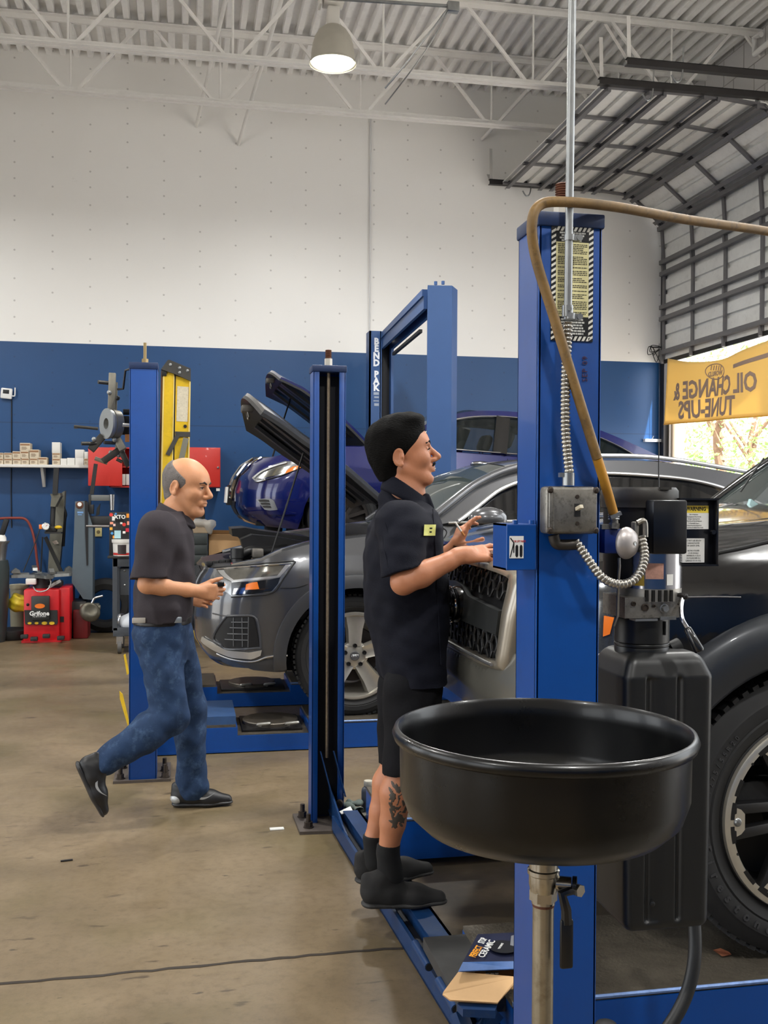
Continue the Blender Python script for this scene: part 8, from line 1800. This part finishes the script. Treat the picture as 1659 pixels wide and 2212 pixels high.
MB_ = MB().sph(ay(1310, 2222, 2.25), (.03, .03, .02), 14).build('hose_end_cap', M_BLACK); tag(MB_, 'small black round cap at the bottom edge beside the near post', 'cap')
# ---- oil drain with black basin
YD = 1.35
OD = thing('oil_drain', 'black oil drain basin on a steel pole in the foreground', 'oil drain', (ay(1172, 1700, YD).x, YD, 0))
R_ = (ay(1483, 1583, YD).x-ay(863, 1583, YD).x)/2; cb = V(ay(1173, 1583, YD).x, YD, 0); zr = ay(1173, 1583, YD).z; zb2 = ay(1173, 1863, YD-R_*.4).z
Hb = .14
pr = [(.001, -Hb-.008), (R_*.25, -Hb-.006), (R_*.6, -Hb+.002), (R_*.8, -Hb+.014), (R_*.9, -Hb+.034), (R_*.945, -Hb+.062), (R_*.95, -.02), (R_*.955, -.009), (R_*.985, -.008), (R_, .0), (R_*.985, .008), (R_*.96, .009), (R_*.94, .003), (R_*.932, -.02), (R_*.925, -Hb+.065), (R_*.88, -Hb+.04), (R_*.6, -Hb+.012), (.001, -Hb)]
M_BASIN = mat('basin_black', (6, 6, 7), .3, .0, spec=.4, var=.25, scale=9, rvar=.1, coat=.1, dirt=(50, 48, 44), dirtamt=.12)
MB().lathe(pr, cb+V(0, 0, zr), n=72).build('basin', M_BASIN, OD, 60)
M_NICK = mat('nickel_valve', (186, 180, 168), .24, 1.0, var=.12, scale=40, dirt=(90, 78, 60), dirtamt=.4)
px_, zz0 = ay(1173, 1870, YD).x, zr-Hb
cv = V(ay(1174, 1900, YD).x, YD, 0); zv = lambda py: ay(1174, py, YD).z
m = MB().lathe([(.02, zz0+.002), (.02, zv(1875)), (.0225, zv(1877)), (.0225, zv(1886)), (.0205, zv(1889)), (.0205, zv(1908)), (.019, zv(1920)), (.0185, zv(1924))], cv, n=28); m.tube([cv+V(0, 0, zv(1922)), cv+V(0, 0, zv(1944))], .0195, 6); m.lathe([(.0165, zv(1944)), (.0165, zv(1950))], cv, n=24)
m.cyl(cv+V(0, -.0, zv(1905)), cv+V(.035, -.016, zv(1905)), .0105, n=14); m.build('ball_valve', M_NICK, OD)
hv = cv+V(.036, -.0175, zv(1905))
m = MB().lathe([(.012, 0), (.012, .006), (.0001, .006)], M=frame(hv, V(.42, .9, 0), (0, 0, 1)), n=20); m.build('stem_collar', M_BLK, OD)
q = frame(hv+V(.003, -.006, -.004), V(.9, .42, 0), (0, 0, 1)); m = MB().tube([q @ V(0, 0, 0), q @ V(0, 0, .009)], .0088, 6); m.build('stem_nut', mat('chrome_nut', (200, 198, 194), .2, 1.0), OD)
h = [hv+V(.002, -.006, -.004), ay(1214, 1930, YD-.025), ay(1223, 1965, YD-.025), ay(1224, 1995, YD-.025)]
MB().tube(h, [.007, .0075, .0075, .008], 8, flat=(0, 1, 0)).build('handle_shank', M_BLK, OD)
a, b = ay(1224, 1985, YD-.026), ay(1223, 2092, YD-.026); MB().box((a.x-.0095, YD-.03, b.z), (a.x+.0095, YD-.022, a.z), bev=.0035).build('handle_grip', mat('vinyl_grip', (20, 20, 22), .35, coat=.2), OD)
M_POLE = mat('worn_steel_pole', (176, 168, 150), .3, .9, var=.2, scale=12, dirt=(110, 96, 74), dirtamt=.5)
MB().cyl(cv+V(0, 0, .3), cv+V(0, 0, zv(1948)), .0148, n=24).build('pole', M_POLE, OD)
m = MB().lathe([(.0155, zv(1950)), (.0155, zv(1956))], cv, n=24); m.build('pole_thread', M_RUST, OD)
MB().lathe([(.001, .42), (.12, .415), (.17, .39), (.18, .36), (.18, .12), (.17, .09), (.001, .085)], cv, n=40).build('drain_tank', M_BLK, OD)
for k in range(4):
    a = PI/4+k*PI/2; p = cv+V(math.cos(a)*.17, math.sin(a)*.17, .035); m = MB().cyl(p+V(-.012, 0, 0), p+V(.012, 0, 0), .035, n=16); m.box(p+V(-.018, -.012, .02), p+V(.018, .012, .075)); m.build('caster', M_BLACK, OD)
# ---- brake pad carton on the lift
CB = thing('parts_carton', 'open brake-pad carton with dark blue lid and brown flap', 'carton', (.85, 2.6, .2))
T = [az(1032, 2018, .285), az(1118, 2014, .285), az(1125, 2076, .275), az(1000, 2078, .275)]
M_NAVY = mat('carton_navy', (34, 38, 62), .35, var=.25, scale=14); M_KRAFT = mat('kraft_card', (206, 166, 118), .7, var=.05, scale=20); M_BAND = mat('carton_blue_band', (70, 104, 160), .35, var=.25, scale=20)
MB().prism(T, (0, 0, -.004)).build('lid', M_NAVY, CB, 0)
bnd = [az(1000, 2078, .275), az(1125, 2076, .275), az(1125, 2092, .262), az(990, 2098, .262)]; MB().add(bnd, [(0, 1, 2, 3)]).add([p+V(0, .002, -.003) for p in bnd], [(3, 2, 1, 0)]).build('lid_front_band', M_BAND, CB, 0)
bx0, bx1, by0, by1 = az(1022, 2100, .25).x, az(1150, 2100, .25).x, az(995, 2100, .25).y+.01, T[0].y
fl_ = lambda q, z: V(q.x, q.y, z)
m = MB()
for i, j in ((0, 1), (0, 3), (1, 2)): a, b = T[i].lerp(T[2], .03), T[j].lerp(T[1] if j == 3 else T[0], .03); m.prism([fl_(a, .2), fl_(b, .2), fl_(b, b.z-.006), fl_(a, a.z-.006)], (0, .003, 0) if i+j == 1 else (.003, 0, 0))
m.prism([fl_(q, .2) for q in T], (0, 0, .003)); m.build('carton_body', M_KRAFT, CB, 0)
fp = [az(990, 2099, .252), az(1118, 2110, .246), az(1112, 2124, .236), az(1075, 2166, .212), az(972, 2160, .212), az(956, 2147, .218), az(958, 2142, .222)]
MB().add(fp, [tuple(range(7))]).add([p+V(0, .002, -.004) for p in fp], [tuple(range(6, -1, -1))]).build('front_flap', M_KRAFT, CB, 0)
m = MB()
for k, px in enumerate((1050, 1060, 1069)): m.cyl(az(px, 2104, .245), az(px+8, 2105, .245), .006, n=10)
m.build('bolt_pack', M_BOLT, CB)
ex = (T[1]-T[0]).normalized(); ey = (T[0]-T[3]).normalized()
tx = (T[0]-T[3]).normalized()
def lid_text(body, size, pxy, m_, sx=1.0, bold=0.0):
    p = az(*pxy, .2862); text_mesh('lid_lettering', body, size, m_, frame(p, ey+ex*.1, -ex), CB, ext=.0003, sx=sx, bold=bold)
lid_text('PERFECT', .026, (1029, 2055), mat('letter_orange', (240, 160, 40), .4), .62, .0006); lid_text('STOP', .026, (1043, 2032), MW, .5, .0006); lid_text('CERAMIC', .026, (1052, 2049), MW, .9, .0003); lid_text('PREMIUM BRAKES', .009, (1081, 2045), MW, .6)
m = MB().lathe([(.0001, .0005), (.04, .0005), (.04, 0)], az(1087, 2045, .2852), n=24); m.build('lid_disc_print', mat('print_dark', (26, 27, 32), .4), CB)
MB().prism([az(1104, 2022, .2855), az(1118, 2018, .2855), az(1118, 2046, .2855), az(1102, 2042, .2855)], (0, 0, .0006)).build('lid_pad_print', mat('print_grey', (120, 122, 128), .4), CB, 0)
# ---- small things by the far post
BT = thing('bottle', 'grey plastic bottle with pale cap standing by the far post', 'bottle', az(795, 1756, .015))
c = V(az(795, 1756, .015).x, az(795, 1756, .015).y, .015)
MB().lathe([(.001, 0), (.03, 0), (.032, .004), (.032, .105), (.028, .118), (.019, .124), (.019, .13)], c, n=28).build('bottle_body', mat('bottle_grey', (92, 98, 108), .3, trans=.2, var=.1, scale=20), BT)
MB().lathe([(.0205, .128), (.021, .13), (.021, .15), (.019, .153), (.001, .153)], c, n=24).build('bottle_cap', mat('cap_cream', (196, 190, 174), .45), BT)
p = az(765, 1775, .06); JK = thing('bottle_jack', 'dark oily jack lying on the lift base plate', 'jack', p)
MB().cyl(az(740, 1772, .045), az(812, 1764, .045), .024, n=18).build('jack_body', mat('oily_grey', (74, 72, 64), .35, .5, var=.3, scale=30), JK)
MB().box(az(738, 1787, .016)+V(0, 0, 0), az(805, 1770, .016)+V(0, .0, .014)).build('jack_foot', mat('oily_grey', (74, 72, 64), .35), JK, 0)
MB().cyl(az(732, 1738, .1), az(736, 1720, .1), .018, n=14).build('jack_ram', M_BOLT, JK)
rf = Field(az(740, 1752, .05)-V(.06, .08, .06), az(790, 1752, .05)+V(.06, .1, .12), .006); rr = random.Random(4)
for k in range(9): p = az(762+rr.uniform(-14, 18), 1742+rr.uniform(-10, 10), .075); rf.ell(p, (rr.uniform(.012, .026), .02, rr.uniform(.008, .02)), k=.006)
o = rf.build('shop_rag', mat('rag_green_grey', (96, 106, 100), .9, var=.4, scale=30)); tag(o, 'crumpled grey-green rag beside the grey bottle', 'rag')
p = az(747, 1752, .09); o = MB().prism([az(733, 1754, .085), az(757, 1743, .09), az(762, 1752, .085), az(738, 1760, .08)], (0, 0, .003)).build('paper_tag', MW); tag(o, 'small white paper tag lying beside the dark jack', 'tag')
o = MB().add([az(1540, 2052, .202), az(1556, 2048, .212), az(1562, 2056, .203), az(1575, 2056, .214), az(1580, 2062, .204), az(1560, 2066, .206)], [(0, 1, 2), (2, 1, 3), (2, 3, 4), (2, 4, 5), (0, 2, 5)]).build('dry_leaf', mat('leaf_brown', (140, 84, 56), .8)); tag(o, 'curled brown dry leaf on the runway before the truck tyre', 'leaf')
for a, b, lab in (((131, 1860), (157, 1857), 'thin black strip lying on the floor at left'), ((583, 1791), (613, 1789), 'tiny pale scrap on the floor left of the far base plate')):
    m = MB().bar(az(*a, .003), az(*b, .003), .012 if a[0] < 200 else .03, .004); o = m.build('floor_scrap', MK if a[0] < 200 else MW, None, 0); tag(o, lab, 'scrap')
# ================================================================ light
w = bpy.data.worlds.new('sky'); SC.world = w; w.use_nodes = True
bg = w.node_tree.nodes['Background']; bg.inputs[0].default_value = (.93, .97, 1.0, 1); bg.inputs[1].default_value = SKY
def portal(c, sx, sy, rot):
    ld = bpy.data.lights.new('door_portal', 'AREA'); ld.shape = 'RECTANGLE'; ld.size = sx; ld.size_y = sy; ld.cycles.is_portal = True
    o = bpy.data.objects.new('door_portal', ld); COL.objects.link(o); o.location = c; o.rotation_euler = rot
for (a, b, _), z0 in zip(BAYS, (3.2, HB, HB)): portal((XR+.3, (a+b)/2, z0/2), z0, b-a, (0, PI/2, 0))
for (a, b) in [(-3.6, -.6), (.6, 3.6), (4.6, 7.6)]: portal((XL-.3, (a+b)/2, 2.1), 4.2, b-a, (0, -PI/2, 0))
sd = bpy.data.lights.new('sun', 'SUN'); sd.energy = SUN; sd.angle = math.radians(1.5); sd.color = (1, .98, .95)
so = bpy.data.objects.new('sun', sd); COL.objects.link(so); so.rotation_euler = (math.radians(20), math.radians(12), 0)
# unseen copies of the dome lamp, added for ambient light
for (x, y) in [(-3.2, 8.6), (3.6, 5.6), (-3.2, 4.2), (1.0, 4.4), (4.4, 3.4), (-3.2, -.6), (1.0, -.4), (4.4, -.6)]:
    r = dup(lamp, (x, y, lc.z)); r['label'] = 'added dome lamp hanging out of view for ambient light'
SC.view_settings.view_transform = 'Standard'; SC.view_settings.look = 'None'; SC.view_settings.exposure = EXPO; SC.view_settings.gamma = 1; SC.view_settings.use_curve_mapping = False
SC.cycles.max_bounces = 8; SC.cycles.diffuse_bounces = 5; SC.cycles.glossy_bounces = 4; SC.cycles.transparent_max_bounces = 8; SC.cycles.sample_clamp_indirect = 6; SC.cycles.use_denoising = True
